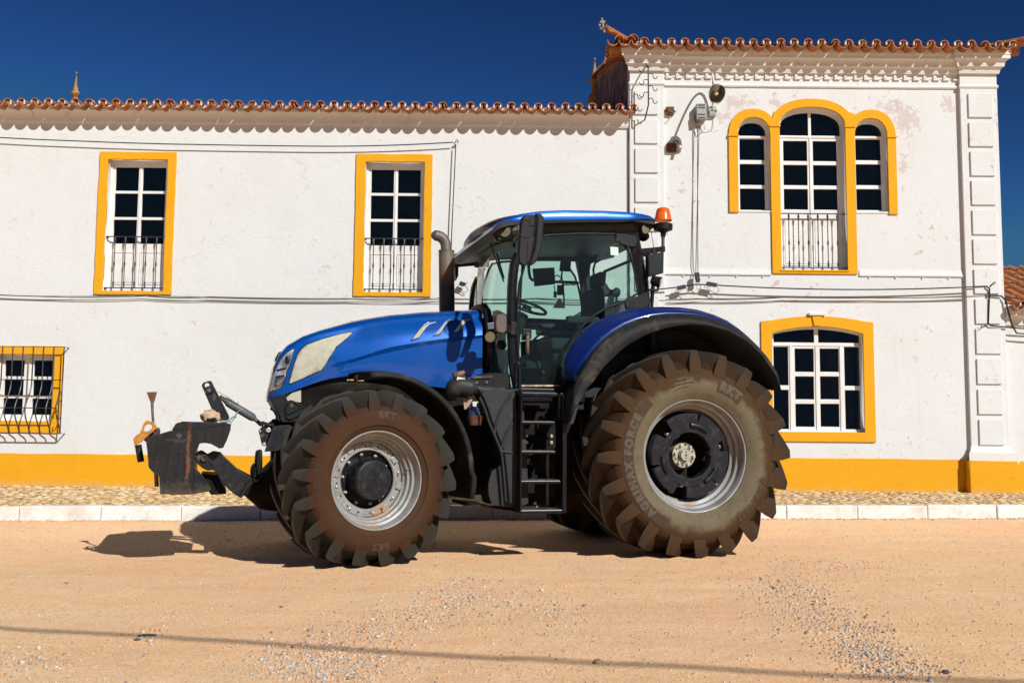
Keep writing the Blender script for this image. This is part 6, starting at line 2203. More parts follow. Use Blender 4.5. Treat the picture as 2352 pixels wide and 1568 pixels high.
# windscreen (curved) and rear window
def xws(z):      # plan position of the screen's middle at height z
    return 1.93 + (z - 1.7) * (1.76 - 1.93) / 1.4
for (nm, z0_, z1_) in (('windscreen', 1.72, 3.08),):
    rows = []
    for k in range(11):
        z = z0_ + (z1_ - z0_) * k / 10
        pe = 1.64 - (z - 1.7) * .045
        row = []
        for j in range(21):
            Y = -.78 + 1.56 * j / 20
            x = pe + (xws(z) - pe) * (1 - abs(Y / .78) ** 2.6)
            row.append(Vector((x, Y, z)))
        rows.append(row)
    mb = MB(); mb.loft(rows); ws = mb.build(nm, m_wglass, trac, smooth=60)
    mb = MB()
    mb.tube([r[0] for r in rows], .010, 6); mb.tube([r[-1] for r in rows], .010, 6); mb.tube(rows[0], .012, 6); mb.tube(rows[-1], .012, 6)
    mb.build('windscreen_seal', m_blk, ws, smooth=60)
mb = MB(); zr0, zr1 = 2.35, 3.05
rw = [(.20, -.72, zr0), (.20, .72, zr0), (.14, .72, zr1), (.14, -.72, zr1)]
mb.add([Vector(p) for p in rw] , [(0, 1, 2, 3)]); rwo = mb.build('rear_window', m_tglass, trac)
mb = MB(); mb.tube([Vector(p) for p in rw + rw[:2]], .022, 8, cap=False); mb.build('window_rim', m_blk, rwo, smooth=60)
# rear wall below the window, side consoles and trim inside
mb = MB(); mb.b2(.16, .22, -.78, .78, 1.6, 2.33); mb.build('cab_back_panel', m_int, trac, bevel=.01)
mb = MB(); mb.b2(.22, .75, .52, .78, 1.6, 1.98); mb.b2(.22, .9, -.78, -.45, 1.6, 2.25); build_each(mb, 'side_console', m_int, trac, bevel=.03)
mb = MB(); mb.b2(1.50, 1.80, -.45, .45, 1.6, 2.02); mb.build('dash_cowl', m_intl, trac, bevel=.05)
slab('kick_panel', c3, [(525, 912), (565, 905), (655, 955), (660, 1400), (600, 1400), (570, 1330), (545, 1150)], .50, .56, m_intl, bevel=.01)
# steering column and wheel
mb = MB(); mb.tube([(1.52, 0, 1.62), (1.45, 0, 2.2), (1.34, 0, 2.42)], [.11, .08, .06], 12); mb.build('steering_column', m_int, trac, smooth=50)
sw = MB()
cw = Vector((1.30, 0, 2.50)); ax_ = Vector((-.35, 0, 1)).normalized(); e1 = Vector((0, 1, 0)); e2 = ax_.cross(e1)
sw.tube([cw + e1 * (.21 * cos(t)) + e2 * (.21 * sin(t)) for t in [2 * pi * k / 32 for k in range(33)]], .016, 8, cap=False)
for k in range(3): sw.bar(cw, cw + e1 * (.2 * cos(k * 2.09 + .5)) + e2 * (.2 * sin(k * 2.09 + .5)), .03, .012)
sw.cyl(cw - ax_ * .04, cw + ax_ * .01, .05, n=16)
sw.build('steering_wheel', m_screen, trac, smooth=50)
# seat
mb = MB(); mb.b2(.60, 1.12, -.26, .26, 2.02, 2.16); s_ = mb.build('seat', m_seat, trac, bevel=.05, seg=4)
mb = MB(); mb.b2(.50, .62, -.25, .25, 2.12, 2.72); bk = mb.build('backrest', m_seat, s_, bevel=.05, seg=4)
mb = MB(); mb.b2(.46, .55, -.15, .15, 2.74, 2.90); mb.build('headrest', m_seat, s_, bevel=.04, seg=4)
mb = MB(); mb.b2(.65, 1.08, -.2, .2, 1.62, 2.02); mb.build('seat_base', m_int, s_, bevel=.03)
mb = MB(); mb.b2(.62, 1.22, -.42, -.30, 2.30, 2.42); mb.b2(.62, .98, .30, .38, 2.30, 2.38); mb.build('armrest', m_seat, s_, bevel=.025, seg=3)
mb = MB(); mb.b2(.55, 1.0, -.68, -.42, 2.26, 2.40); mb.build('console_tray', m_intl, trac, bevel=.03)
# monitors, wires
def mon(c, pts, Y, th=.035):
    o = slab('monitor', c, pts, Y, Y + th, m_screen, trac, bevel=.006); return o
mon(c3, [(840, 580), (1008, 570), (1016, 700), (855, 718)], -.30)
mon(c3, [(1060, 515), (1140, 525), (1132, 602), (1050, 598)], -.45)
mon(c3, [(1035, 705), (1090, 705), (1088, 785), (1032, 785)], -.5, .01)
slab('seat_pad', c3, [(1000, 885), (1048, 810), (1060, 810), (1100, 888)], -.48, -.47, m_intl, bevel=.004)
mb = MB()
mb.tube([T(c3, x, y, -.5) for x, y in ((1020, 680), (1120, 683), (1205, 690))], .016, 8)
for _ in range(7):
    x0_ = random.uniform(1090, 1190)
    mb.tube([T(c3, x0_ + 14 * cos(t), 690 + 16 * sin(t) + random.uniform(-2, 2), -.49) for t in [k * .8 for k in range(9)]], .005, 5)
mb.tube([T(c3, x, y, -.5) for x, y in ((1075, 600), (1070, 640), (1080, 700), (1088, 780), (1090, 880))], .010, 6)
mb.tube([T(c3, x, y, -.4) for x, y in ((1012, 640), (1040, 628), (1070, 650), (1050, 680))], .008, 6)
mb.tube([T(c3, x, y, -.4) for x, y in ((1012, 710), (1018, 740), (1020, 775))], .006, 6); p = T(c3, 1020, 780, -.4); mb.box(p, (.03, .02, .07))
mb.build('wiring', m_screen, trac, smooth=50)
# grab tubes seen against the far glass, far-side pillar and rear lamp silhouettes
mb = MB()
mb.tube([T(c3, x, y, -.70) for x, y in ((812, 540), (815, 600), (825, 650), (850, 672))], .018, 8)
mb.tube([T(c3, x, y, -.6) for x, y in ((1480, 480), (1380, 505), (1335, 530), (1320, 580), (1325, 660), (1345, 720))], .014, 8)
mb.tube([T(c3, x, y, -.3) for x, y in ((870, 1080), (960, 1080), (1010, 1040), (1060, 1010), (1090, 1020), (1135, 1060))], .014, 8)
mb.build('grab_rail', m_screen, trac, smooth=60)
slab('door_pillar', c3, [(1190, 505), (1290, 540), (1280, 600), (1292, 700), (1305, 800), (1300, 880), (1225, 905), (1218, 780), (1205, 640)], -.80, -.74, m_int, bevel=.01)
slab('headlining', c3, [(745, 500), (790, 350), (900, 300), (1480, 300), (1560, 340), (1600, 420), (1480, 478), (1340, 520), (1290, 545), (1190, 525), (860, 505)], -.76, -.72, m_int, bevel=.01)
slab('side_panel', c3, [(1225, 900), (1300, 875), (1420, 845), (1440, 770), (1465, 760), (1480, 780), (1475, 840), (1670, 800), (1690, 900), (1300, 1000), (1120, 1240), (1040, 1480), (760, 1485), (745, 1150), (880, 1130), (1000, 1120), (1100, 1000), (1225, 930)], -.84, -.80, m_int, bevel=.01)
slab('headrest', c3, [(1330, 735), (1345, 705), (1360, 700), (1380, 720), (1400, 755), (1460, 765), (1475, 780), (1460, 795), (1400, 800), (1345, 800)], -.3, -.1, m_seat, bevel=.02)
mb = MB(); p = T(c3, 1501, 765, -.5); mb.lathe([(-.05, .025), (-.02, .045), (.03, .045), (.055, .02), (.06, .001)], p, 'Z', 14); mb.tube([p, p + V(0, 0, -.18)], .015, 8); mb.build('lever_knob', m_screen, trac, smooth=50)

# roof
tb = [(530, 262), (580, 215), (650, 180), (760, 147), (900, 127), (1100, 119), (1400, 124), (1600, 135), (1700, 148), (1760, 163), (1800, 186)]
bb = [(532, 268), (582, 222), (652, 206), (760, 204), (900, 200), (1100, 197), (1400, 192), (1600, 193), (1700, 187), (1760, 188), (1802, 200)]
rows = []
for (t_, b__) in zip(tb, bb):
    pb = T(c3, *b__, .865); pt = T(c3, *t_, .78)
    pt = T(c3, *t_, .845); Pm = pb.lerp(pt, .5) + V(0, .012, 0)
    near = [pb, Pm, pt + V(0, .0, 0), Vector((pt.x, .74, pt.z + .018)), Vector((pt.x, .30, pt.z + .035)), Vector((pt.x, 0, pt.z + .04))]
    rows.append(near + [Vector((p.x, -p.y, p.z)) for p in near[:-1]][::-1])
mb = MB(); mb.loft(rows)
for r_ in (rows[0], rows[-1]): mb.add(r_, [tuple(range(len(r_)))])
roof = mb.build('cab_roof', m_blue, trac, smooth=35)
# dark lower shell of the roof
lb = [(532, 268), (582, 224), (652, 208), (760, 206), (900, 202), (1100, 199), (1400, 194), (1600, 195), (1660, 195), (1760, 198), (1806, 206)]
ll = [(535, 300), (584, 262), (652, 240), (760, 228), (900, 222), (1100, 216), (1400, 212), (1560, 212), (1620, 205), (1760, 225), (1800, 230)]
ls = [(560, 340), (620, 330), (700, 322), (780, 312), (900, 305), (1100, 300), (1400, 298), (1560, 300), (1650, 300), (1740, 290), (1790, 260)]
rows = []
for a_, b__, c__ in zip(lb, ll, ls):
    pa = T(c3, *a_, .87); pbb = T(c3, *b__, .885); pc = T(c3, *c__, .80)
    near = [pa, pbb, pbb + V(0, -.03, -.012), pc, Vector((pc.x, .5, pc.z + .01)), Vector((pc.x, 0, pc.z + .01))]
    rows.append(near + [Vector((p.x, -p.y, p.z)) for p in near[:-1]][::-1])
mb = MB(); mb.loft(rows)
for r_ in (rows[0], rows[-1]): mb.add(r_, [tuple(range(len(r_)))])
mb.build('roof_underside', m_blk, roof, smooth=30)
# front visor with lamp bar
def vis(Y): return 1.955 - .10 * (abs(Y) / .8) ** 3 - (.07 if Y < 0 else .0) * abs(Y) / .8
rows = []
for j in range(21):
    Y = .80 - 1.6 * j / 20
    x = vis(Y)
    zt = 3.235 + .03 * (1 - abs(Y / .8) ** 2)
    rows.append([Vector((x - .30, Y, zt + .085)), Vector((x - .12, Y, zt + .045)), Vector((x - .03, Y, zt - .01)), Vector((x + .0, Y, zt - .05)), Vector((x - .02, Y, zt - .095)), Vector((x - .10, Y, zt - .105)), Vector((x - .30, Y, zt - .04))])
mb = MB(); mb.loft(rows, closed=True, cap=True)
visor = mb.build('visor', m_blk2, roof, smooth=45)
slab('visor_end', c3, [(352, 385), (372, 360), (432, 352), (470, 335), (440, 380), (390, 410), (362, 405)], -.86, -.74, m_blue, parent=visor)
def work_lamp(parent, p, d, r=.055, dep=.06, lens=m_lens, body=m_blk):
    d = Vector(d).normalized(); p = Vector(p)
    mb = MB(); mb.tube([p - d * dep, p - d * dep * .5, p], [r * .7, r * 1.0, r * 1.08], 20); o = mb.build('work_lamp', body, parent, smooth=45)
    mb = MB(); mb.tube([p - d * .002, p + d * .004], [r * .92, r * .88], 20); mb.build('lens', lens, o, smooth=40)
    return o
for (x, y, Y, r) in ((590, 313, .80, .050), (627, 285, .84, .060), (722, 268, .86, .050)):
    p = T(c3, x, y, Y); work_lamp(roof, p, (.45, .9, -.1), r)
    mb = MB(); mb.lathe([(-.02, r * 1.35), (.004, r * 1.4), (.006, r * 1.15), (-.02, r * 1.1)], p, 'Y', 24); mb.build('lamp_bezel', m_blk2, roof, smooth=45)
p = T(c3, 1730, 266, .84)
work_lamp(roof, p, (-.25, .95, -.15), .052, .09)
mb = MB(); mb.box(T(c3, 1722, 240, .80), (.10, .10, .05)); mb.tube([T(c3, 1712, 315, .70), T(c3, 1705, 340, .72)], [.07, .05], 12); mb.build('lamp_mount', m_blk, roof, bevel=.01)
# lower windscreen wiper, front-left mirror etc
mb = MB(); mb.tube([T(c3, x, y, .45) for x, y in ((508, 372), (545, 470), (575, 560), (618, 680))], .008, 6); mb.bar(T(c3, 562, 455, .48), T(c3, 616, 655, .48), .03, .016); mb.build('wiper', m_screen, trac, smooth=50)
# near mirror
mir = slab('mirror', c3, [(745, 185), (770, 168), (840, 162), (858, 180), (850, 300), (838, 420), (820, 520), (800, 552), (750, 556), (725, 535), (718, 480), (728, 330), (735, 240)], 1.50, 1.55, m_blk, bevel=.02)
rowsA = outline(c3, [(840, 160), (885, 162), (908, 185), (910, 230), (902, 330), (895, 420), (880, 450), (860, 520), (830, 556), (790, 560), (800, 540), (838, 420), (855, 200)], 1.41)
mb = MB(); mb.prism(rowsA, (0, .10, 0)); mb.build('mirror_shell', m_blk, mir, bevel=.02, seg=3)
mb = MB(); mb.tube([T(c3, 760, 292, 1.45), T(c3, 735, 292, 1.36), T(c3, 700, 294, 1.22), T(c3, 692, 300, 1.08), T(c3, 695, 340, .92), T(c3, 700, 400, .82)], .017, 10); mb.cyl(T(c3, 694, 335, .98), T(c3, 694, 370, .98), .032, n=14); mb.build('mirror_arm', m_blk, mir, smooth=50)
mb = MB(); q = T(c3, 790, 265, 1.552); mb.lathe([(0, .085), (.004, .083), (.004, .078), (.001, .077)], q, 'Y', 32); mb.bar(T(c3, 830, 240, 1.552), T(c3, 846, 170, 1.552), .012, .03); mb.bar(T(c3, 815, 360, 1.552), T(c3, 800, 520, 1.552), .012, .012); mb.build('mirror_relief', m_blk, mir, smooth=40)
# far mirror arm and mirror beside the exhaust
mb = MB(); mb.bar(T(c3, 490, 530, -.75), T(c3, 400, 535, -.95), .05, .10); mb.bar(T(c3, 420, 535, -.95), T(c3, 230, 550, -1.15), .03, .05); fm = mb.build('mirror_arm', m_blk, trac, bevel=.006)
slab('mirror', c3, [(225, 465), (255, 465), (250, 560), (248, 640), (230, 680), (222, 600)], -1.25, -1.15, m_blk, bevel=.01)
# exhaust
ex = [T(c3, 172, 905, -.42), T(c3, 168, 440, -.42)]
mb = MB(); mb.tube([ex[0] + V(0, 0, -.3), ex[0], ex[1]], .084, 28); exo = mb.build('exhaust_stack', m_stack, trac, smooth=50)
mb = MB(); pts = [T(c3, 166, 445, -.42), T(c3, 164, 400, -.42), T(c3, 158, 372, -.42), T(c3, 142, 345, -.42), T(c3, 115, 325, -.42), T(c3, 85, 318, -.42), T(c3, 50, 316, -.42)]
def bez(pts, n=6):
    out = []
    for i in range(len(pts) - 1):
        p0 = pts[max(0, i - 1)]; p1 = pts[i]; p2 = pts[i + 1]; p3 = pts[min(len(pts) - 1, i + 2)]
        for k in range(n):
            t = k / n
            out.append(.5 * ((2 * p1) + (p2 - p0) * t + (2 * p0 - 5 * p1 + 4 * p2 - p3) * t * t + (3 * p1 - p0 - 3 * p2 + p3) * t ** 3))
    return out + [pts[-1]]
bp = bez(pts); mb.tube(bp, [.058 + (.0 if k < len(bp) - 5 else -.007 * (k - len(bp) + 6)) for k in range(len(bp))], 24)
mb.build('exhaust_tip', m_exh, exo, smooth=50)
mb = MB()
mb.lathe([(0, .085), (0, .088), (.01, .088), (.01, .055)], ex[1] + V(0, 0, -.005), 'Z', 28); mb.build('stack_collar', m_exh, exo, smooth=40)
mb = MB(); mb.tube(bez([T(c3, 350, 900, -.25), T(c3, 365, 800, -.3), T(c3, 390, 690, -.4), T(c3, 430, 620, -.5), T(c3, 470, 580, -.6)]), .013, 10); mb.build('intake_pipe', m_blk2, trac, smooth=60)
# roof line connector: beacon
bq = .88
bp_ = T(c3, 1866, 232, bq)
mb = MB(); mb.lathe([(-.02, .045), (.0, .096), (.055, .098), (.06, .09), (.06, 0)], bp_ + V(0, 0, -.055), 'Z', 32)
bea = mb.build('beacon', m_blk, trac, smooth=40)
rr0 = T(c3, 1866, 195, bq)
hB = T(c3, 1866, 95, bq).z - rr0.z
mb = MB(); mb.lathe([(0, .090), (hB * .15, .087), (hB * .80, .068), (hB * .93, .060), (hB, .042), (hB, 0)], rr0 + V(0, 0, -.01), 'Z', 32); mb.build('amber_dome', m_amber, bea, smooth=50)
mb = MB(); mb.tube([T(c3, 1868, 245, bq), T(c3, 1868, 300, bq)], [.035, .028], 14); mb.tube([T(c3, 1868, 300, bq), T(c3, 1866, 330, bq)], [.03, .022], 14)
mb.lathe([(-.006, .022), (.006, .022)], T(c3, 1884, 305, bq), 'Y', 14)
mb.build('beacon_socket', m_blk, bea, smooth=40)
mb = MB(); mb.tube([T(c3, 1866, 320, bq), T(c3, 1866, 430, bq)], .017, 12); mb.build('beacon_pole', m_chrome, bea, smooth=50)
mb = MB(); mb.bar(T(c3, 1685, 442, .82), T(c3, 1868, 424, .90), .035, .05); mb.cyl(T(c3, 1862, 405, bq), T(c3, 1862, 445, bq), .028, n=14); mb.bar(T(c3, 1800, 425, .88), T(c3, 1802, 470, .88), .02, .05)
mb.tube([T(c3, 1740, 470, .85), T(c3, 1738, 680, .85)], .016, 8)
mb.tube([T(c3, 1765, 240, .85), T(c3, 1780, 330, .86), T(c3, 1795, 420, .87)], .004, 5)
mb.build('rear_bracket', m_blk, trac, bevel=.004)
slab('side_plate', c3, [(1738, 472), (1866, 447), (1862, 615), (1745, 645)], .88, .905, m_blk, bevel=.008)
slab('side_plate_edge', c3, [(1755, 485), (1850, 465), (1846, 595), (1758, 620)], .905, .910, m_screen, bevel=.002)
p = T(c3, 1848, 685, .90)
wl = work_lamp(trac, p, (-.8, .5, -.25), .052, .10)
mb = MB(); mb.tube([T(c3, 1745, 670, .85), T(c3, 1748, 740, .86), T(c3, 1800, 748, .88), T(c3, 1826, 745, .88), T(c3, 1826, 700, .88)], .012, 8); mb.build('lamp_bracket', m_blk, wl, smooth=50)
# side lights at the hood: brown marker box + small work lamp
mk = slab('marker_lamp', c3, [(540, 950), (560, 940), (600, 942), (618, 955), (622, 1000), (618, 1070), (605, 1084), (560, 1086), (538, 1075), (533, 1010)], .88, .98, M('brown_dusty_plastic', (.10, .075, .06), (.06, .05, .045), sc=20, rough=.6), bevel=.018)
mb = MB(); mb.bar(T(c3, 490, 1030, .93), T(c3, 545, 1022, .93), .03, .06); mb.build('marker_arm', m_chrome, mk, bevel=.004)
mb = MB(); mb.bar(T(c3, 610, 1030, .90), T(c3, 670, 1060, .84), .04, .09); mb.b2(*sum(((a, b_) for a, b_ in ((T(c3, 690, 1000, .84).x - .03, T(c3, 664, 1000, .84).x), (.82, .87), (T(c3, 680, 1100, .84).z, T(c3, 680, 995, .84).z))), ())); mb.build('marker_bracket', m_blk, mk, bevel=.01)
p = T(c3, 510, 1112, .95)
work_lamp(trac, p, (.55, .8, -.1), .055, .10)
# warning knob inside, blue interior bits
mb = MB(); p = T(cS, 418, 706, .62); mb.lathe([(0, .05), (.015, .048), (.02, .03), (.02, 0)], p, 'Y', 20); mb.build('vent_outlet', m_screen, trac, smooth=40)

# ------------------------------------------------------------------ steps and tank
xl, xr = 1.70, 1.28
st = MB()
zt_ = T(c4, 693, 350, 1.18).z; zb_ = T(c4, 693, 1362, 1.22).z
xL_ = T(c4, 684, 900, 1.18).x; xR_ = T(c4, 1052, 900, 1.18).x
st.b2(xL_ - .008, xL_ + .008, .98, 1.24, zb_, zt_ + .02); st.b2(xR_ - .02, xR_ + .02, 1.00, 1.22, zb_, T(c4, 1050, 580, 1.2).z)
stp = st.build('step_frame', m_blk2, trac, bevel=.005)
for (y0_, y1_, xe) in ((352, 383, 995), (592, 618, 975), (838, 864, 978), (1085, 1115, 1020), (1330, 1366, 1035)):
    zt1 = T(c4, 850, y0_, 1.22).z; zt2 = T(c4, 850, y1_, 1.22).z
    mb = MB(); mb.b2(T(c4, xe, y0_, 1.2).x, xL_, 1.0, 1.235, zt2, zt1 - .004); tr = mb.build('step', m_blk2, stp, bevel=.006)
    mb = MB()
    for k in range(6): mb.b2(T(c4, xe, y0_, 1.2).x + .01, xL_ - .01, 1.02 + k * .034, 1.035 + k * .034, zt1 - .004, zt1 + .003)
    build_each(mb, 'tread_ridge', m_step, tr)
# grab handles
mb = MB(); mb.tube(bez([T(c4, 655, 600, 1.0), T(c4, 655, 300, 1.0), T(c4, 657, 150, 1.0), T(c4, 672, 110, 1.0), T(c4, 684, 150, 1.0), T(c4, 686, 350, 1.02), T(c4, 688, 590, 1.05)], 5), .019, 10); mb.build('grab_handle', m_blk2, trac, smooth=60)
mb = MB(); mb.tube(bez([T(c4, 1018, 560, 1.15), T(c4, 1018, 400, 1.15), T(c4, 1035, 365, 1.15), T(c4, 1052, 400, 1.15), T(c4, 1052, 560, 1.15)], 5), .014, 10); mb.build('grab_handle', m_blk2, trac, smooth=60)
mb = MB(); mb.b2(xR_ + .02, xL_, .78, .82, .47, 1.50); mb.build('step_back_panel', m_dirty, trac, bevel=.01)
mb = MB()
for z in (1.40, 1.28, 1.10, .95, .72): mb.b2(xR_ + .05, xL_ - .02, .82, .86, z, z + .05)
build_each(mb, 'panel_rib', m_dirty, trac, bevel=.008)
mb = MB()
for (x, y) in ((740, 717), (740, 770), (947, 718), (947, 772), (730, 1275), (810, 1275), (830, 1307)):
    p = T(c4, x, y, .83); bolt(mb, p, .018, .03)
build_each(mb, 'panel_bolt', m_zinc, trac, bevel=.003)
mb = MB(); mb.b2(.95, 1.66, .60, .84, 1.47, 1.60); mb.build('cab_sill', m_blk2, trac, bevel=.01)
# plastic tank: sculpted block
tk = [(352, 345), (420, 332), (520, 336), (600, 334), (636, 372), (642, 470), (650, 600), (662, 760), (668, 880), (676, 1080), (681, 1262), (640, 1280), (560, 1286), (440, 1282), (380, 1268), (355, 1190), (352, 1100), (380, 1000), (440, 960), (470, 920), (455, 800), (445, 700), (400, 560), (340, 430), (270, 330)]
tank = slab('side_tank', c4, tk, .72, 1.04, m_tank, bevel=.03)
front = [(475, 700), (430, 600), (400, 500), (360, 400), (335, 350), (420, 332), (600, 334), (636, 372), (648, 600), (664, 860), (680, 1260), (600, 1283), (572, 1270), (560, 1120), (545, 960), (530, 845)]
slab('tank_front', c4, front, 1.02, 1.12, m_tank, parent=tank, bevel=.028)
mb = MB()
for pts in ([(475, 700), (492, 600), (530, 500), (585, 415), (615, 360)], [(530, 838), (550, 760), (590, 670), (640, 600)], [(530, 842), (600, 852), (660, 862)], [(572, 1262), (560, 1100), (540, 900), (530, 845), (475, 705), (430, 600), (398, 500), (352, 395)]):
    mb.tube(bez([T(c4, x, y, 1.118) for x, y in pts], 4), .014, 8)
mb.build('tank_ridge', m_tank, tank, smooth=60)
mb = MB(); mb.tube(bez([T(c4, 560, 345, 1.0), T(c4, 400, 340, .98), T(c4, 290, 320, .97), T(c4, 180, 300, .97), T(c4, 120, 340, .95), T(c4, 105, 380, .9)], 4), [.05] * 8 + [.085] * 8 + [.07] * 5, 16)
mb.tube([T(c4, 205, 300, .97), T(c4, 192, 255, .97)], [.085, .058], 18)
mb.build('filler_neck', m_tank, tank, smooth=60)
mb = MB(); mb.tube([T(c4, 196, 262, .97), T(c4, 186, 222, .97)], .052, 18); mb.build('neck_collar', m_rust, tank, smooth=40)
mb = MB(); mb.tube([T(c4, 185, 218, .97), T(c4, 180, 208, .97), T(c4, 173, 180, .97)], [.055, .064, .06], 9); mb.build('filler_cap', M('dusty_brown_cap', (.22, .13, .08), (.12, .08, .055), sc=20, rough=.8), tank, bevel=.006)
mb = MB(); p = T(c4, 195, 245, 1.025); mb.box(p, (.075, .003, .035), Matrix.Rotation(-.2, 3, 'Y')); mb.build('cap_label', m_pipe, tank)
slab('toolbox_bracket', c4, [(272, 228), (462, 222), (464, 322), (395, 325), (330, 340), (300, 300), (272, 275)], .94, .97, m_blk, bevel=.008)
slab('toolbox', c4, [(270, 230), (360, 198), (556, 204), (570, 330), (300, 335)], .72, .93, m_blk, bevel=.015)
mb = MB(); mb.bar(T(c4, 280, 227, .975), T(c4, 460, 222, .975), .02, .022); mb.build('bracket_edge', m_step, trac)
mb = MB()
for (x, y) in ((327, 270), (408, 269)): bolt(mb, T(c4, x, y, .97), .013, .014, n=12)
build_each(mb, 'bracket_bolt', m_chrome, trac)
mb = MB(); p = T(c4, 313, 520, .95); mb.tube([p + V(0, 0, -.03), p + V(0, 0, .055)], [.075, .07], 12); mb.build('coolant_cap', M('blue_cap', (.015, .04, .14), (.03, .04, .07), sc=20, rough=.5), trac, bevel=.006)
mb = MB(); mb.tube([p + V(0, 0, -.12), p + V(0, 0, -.03)], [.06, .085], 16); mb.build('coolant_neck', m_rust, trac, smooth=40)
mb = MB(); mb.box(T(c4, 257, 450, .93), (.085, .003, .09), Matrix.Rotation(.1, 3, 'Y')); mb.build('worn_sticker', M('worn_sticker', (.42, .30, .22), (.10, .07, .05), sc=60, rough=.8), trac)
slab('underrun', c4, [(120, 1240), (240, 1250), (330, 1290), (640, 1300), (680, 1330), (600, 1325), (430, 1300), (380, 1280), (250, 1265), (120, 1268)], .5, 1.0, m_dirty, bevel=.01)

def cast_mat():
    m, nt, b = newmat('scuffed_cast_weight')
    vec = coord(nt)
    f = ramp(nt, noise(nt, coord(nt, (7, 7, 1.1)), 3.0, 8, .72), [(.40, 0.0), (.72, 1.0)])
    c = mix(nt, f, (.005, .005, .006), (.022, .020, .019))
    p = T(c1, 562, 900, .62); q = T(c1, 560, 1040, .62)
    sp = N(nt, 'ShaderNodeSeparateXYZ'); nt.links.new(vec, sp.inputs[0])
    dx = math_(nt, 'ABSOLUTE', math_(nt, 'SUBTRACT', sp.outputs[0], p.x))
    s_ = math_(nt, 'SUBTRACT', noise(nt, coord(nt, (5, 5, 1.4)), 5.0, 8, .75), math_(nt, 'MULTIPLY', dx, 9.0))
    lo_ = ramp(nt, math_(nt, 'ADD', s_, 0.0), [(.34, 0.0), (.42, 1.0)])
    zf = ramp(nt, math_(nt, 'MULTIPLY', sp.outputs[2], .6), [(.40, 0.0), (.44, 1.0), (.66, 1.0), (.72, .25)])
    c = mix(nt, math_(nt, 'MULTIPLY', lo_, zf), c, (.14, .05, .02))
    sc_ = ramp(nt, noise(nt, coord(nt, loc=(4, 4, 4)), 13, 8, .75), [(.60, 0.0), (.68, 1.0)])
    c = mix(nt, math_(nt, 'MULTIPLY', sc_, .4), c, (.10, .045, .025))
    bt = ramp(nt, math_(nt, 'ADD', math_(nt, 'MULTIPLY', sp.outputs[2], 1.0), math_(nt, 'MULTIPLY', noise(nt, vec, 14, 7, .7), .35)), [(.74, .6), (.88, 0.0)])
    c = mix(nt, math_(nt, 'MULTIPLY', bt, .6), c, (.20, .14, .09))
    nt.links.new(c, b.inputs['Base Color'])
    b.inputs['Roughness'].default_value = .5; b.inputs['Specular IOR Level'].default_value = .3
    bump(nt, b, noise(nt, vec, 26, 7, .7), .6, .006)
    return m
m_cast = cast_mat()
# ------------------------------------------------------------------ front linkage, weight and what lies on it
arm = slab('lower_link', c1, [(628, 850), (632, 815), (655, 790), (690, 782), (740, 815), (790, 788), (860, 800), (930, 890), (1010, 950), (1110, 1015), (1145, 1040), (1140, 1080), (1060, 1190), (1040, 1212), (980, 1175), (915, 1120), (860, 1060), (820, 980), (790, 960), (740, 965), (690, 940), (640, 895)], .43, .475, m_blade, bevel=.006)
mb = MB(); p = T(c1, 712, 850, .475); mb.tube([p + V(0, -.12, 0), p + V(0, .03, 0)], .033, 16); mb.lathe([(0, .040), (.006, .038), (.006, .03)], p, 'Y', 20); mb.build('link_pin', m_blade, arm, smooth=40)
mb = MB(); mb.tube([T(c1, x, y, .478) for x, y in ((650, 800), (685, 795), (730, 830), (745, 870), (800, 935))], .006, 6); mb.tube([T(c1, x, y, .478) for x, y in ((1140, 1040), (1085, 1080), (1050, 1140), (1025, 1195))], .008, 6); mb.build('link_edge', m_blade, arm, smooth=50)
a2 = slab('lower_link', c1, [(780, 800), (870, 820), (1000, 940), (1130, 1010), (1150, 1100), (1000, 1010), (860, 900)], -.475, -.43, m_blade, bevel=.006)
mb = MB(); mb.tube([T(c1, 846, 300, 0), T(c1, 880, 325, 0), T(c1, 915, 345, 0)], [.018, .022, .034], 12); mb.tube([T(c1, 905, 340, 0), T(c1, 930, 362, 0), T(c1, 1140, 488, 0), T(c1, 1165, 505, 0)], [.028, .040, .040, .026], 16)
mb.tube([T(c1, 1160, 502, 0), T(c1, 1225, 560, 0)], .020, 12)
tl = mb.build('top_link', M('grey_top_link', (.07, .08, .085), (.12, .11, .10), sc=12, rough=.5), trac, smooth=45)
mb = MB(); mb.tube(bez([T(c1, x, y, .05) for x, y in ((830, 255), (880, 285), (940, 320), (1000, 362), (1018, 352))], 4), .004, 5); mb.tube([T(c1, x, y, .05) for x, y in ((1040, 395), (1035, 420), (1000, 450), (965, 520))], .004, 5); mb.build('wire_clip', m_zinc, tl, smooth=50)

fw = thing('front_weight', 'scuffed black cast block weight with rust streak hung on the front linkage of the tractor', 'weight')
fw.location = trac.location; fw.rotation_euler = trac.rotation_euler
WTY = .62
wt = [(182, 690), (200, 668), (300, 640), (400, 610), (450, 600), (520, 596), (560, 600), (700, 585), (860, 562), (945, 558), (946, 600), (915, 690), (880, 762), (850, 768), (800, 730), (720, 716), (665, 722), (640, 745), (622, 800), (618, 900), (620, 1085), (735, 1080), (778, 1140), (770, 1150), (590, 1182), (430, 1184), (312, 1178), (302, 1020), (240, 975), (208, 940), (202, 860), (195, 780)]
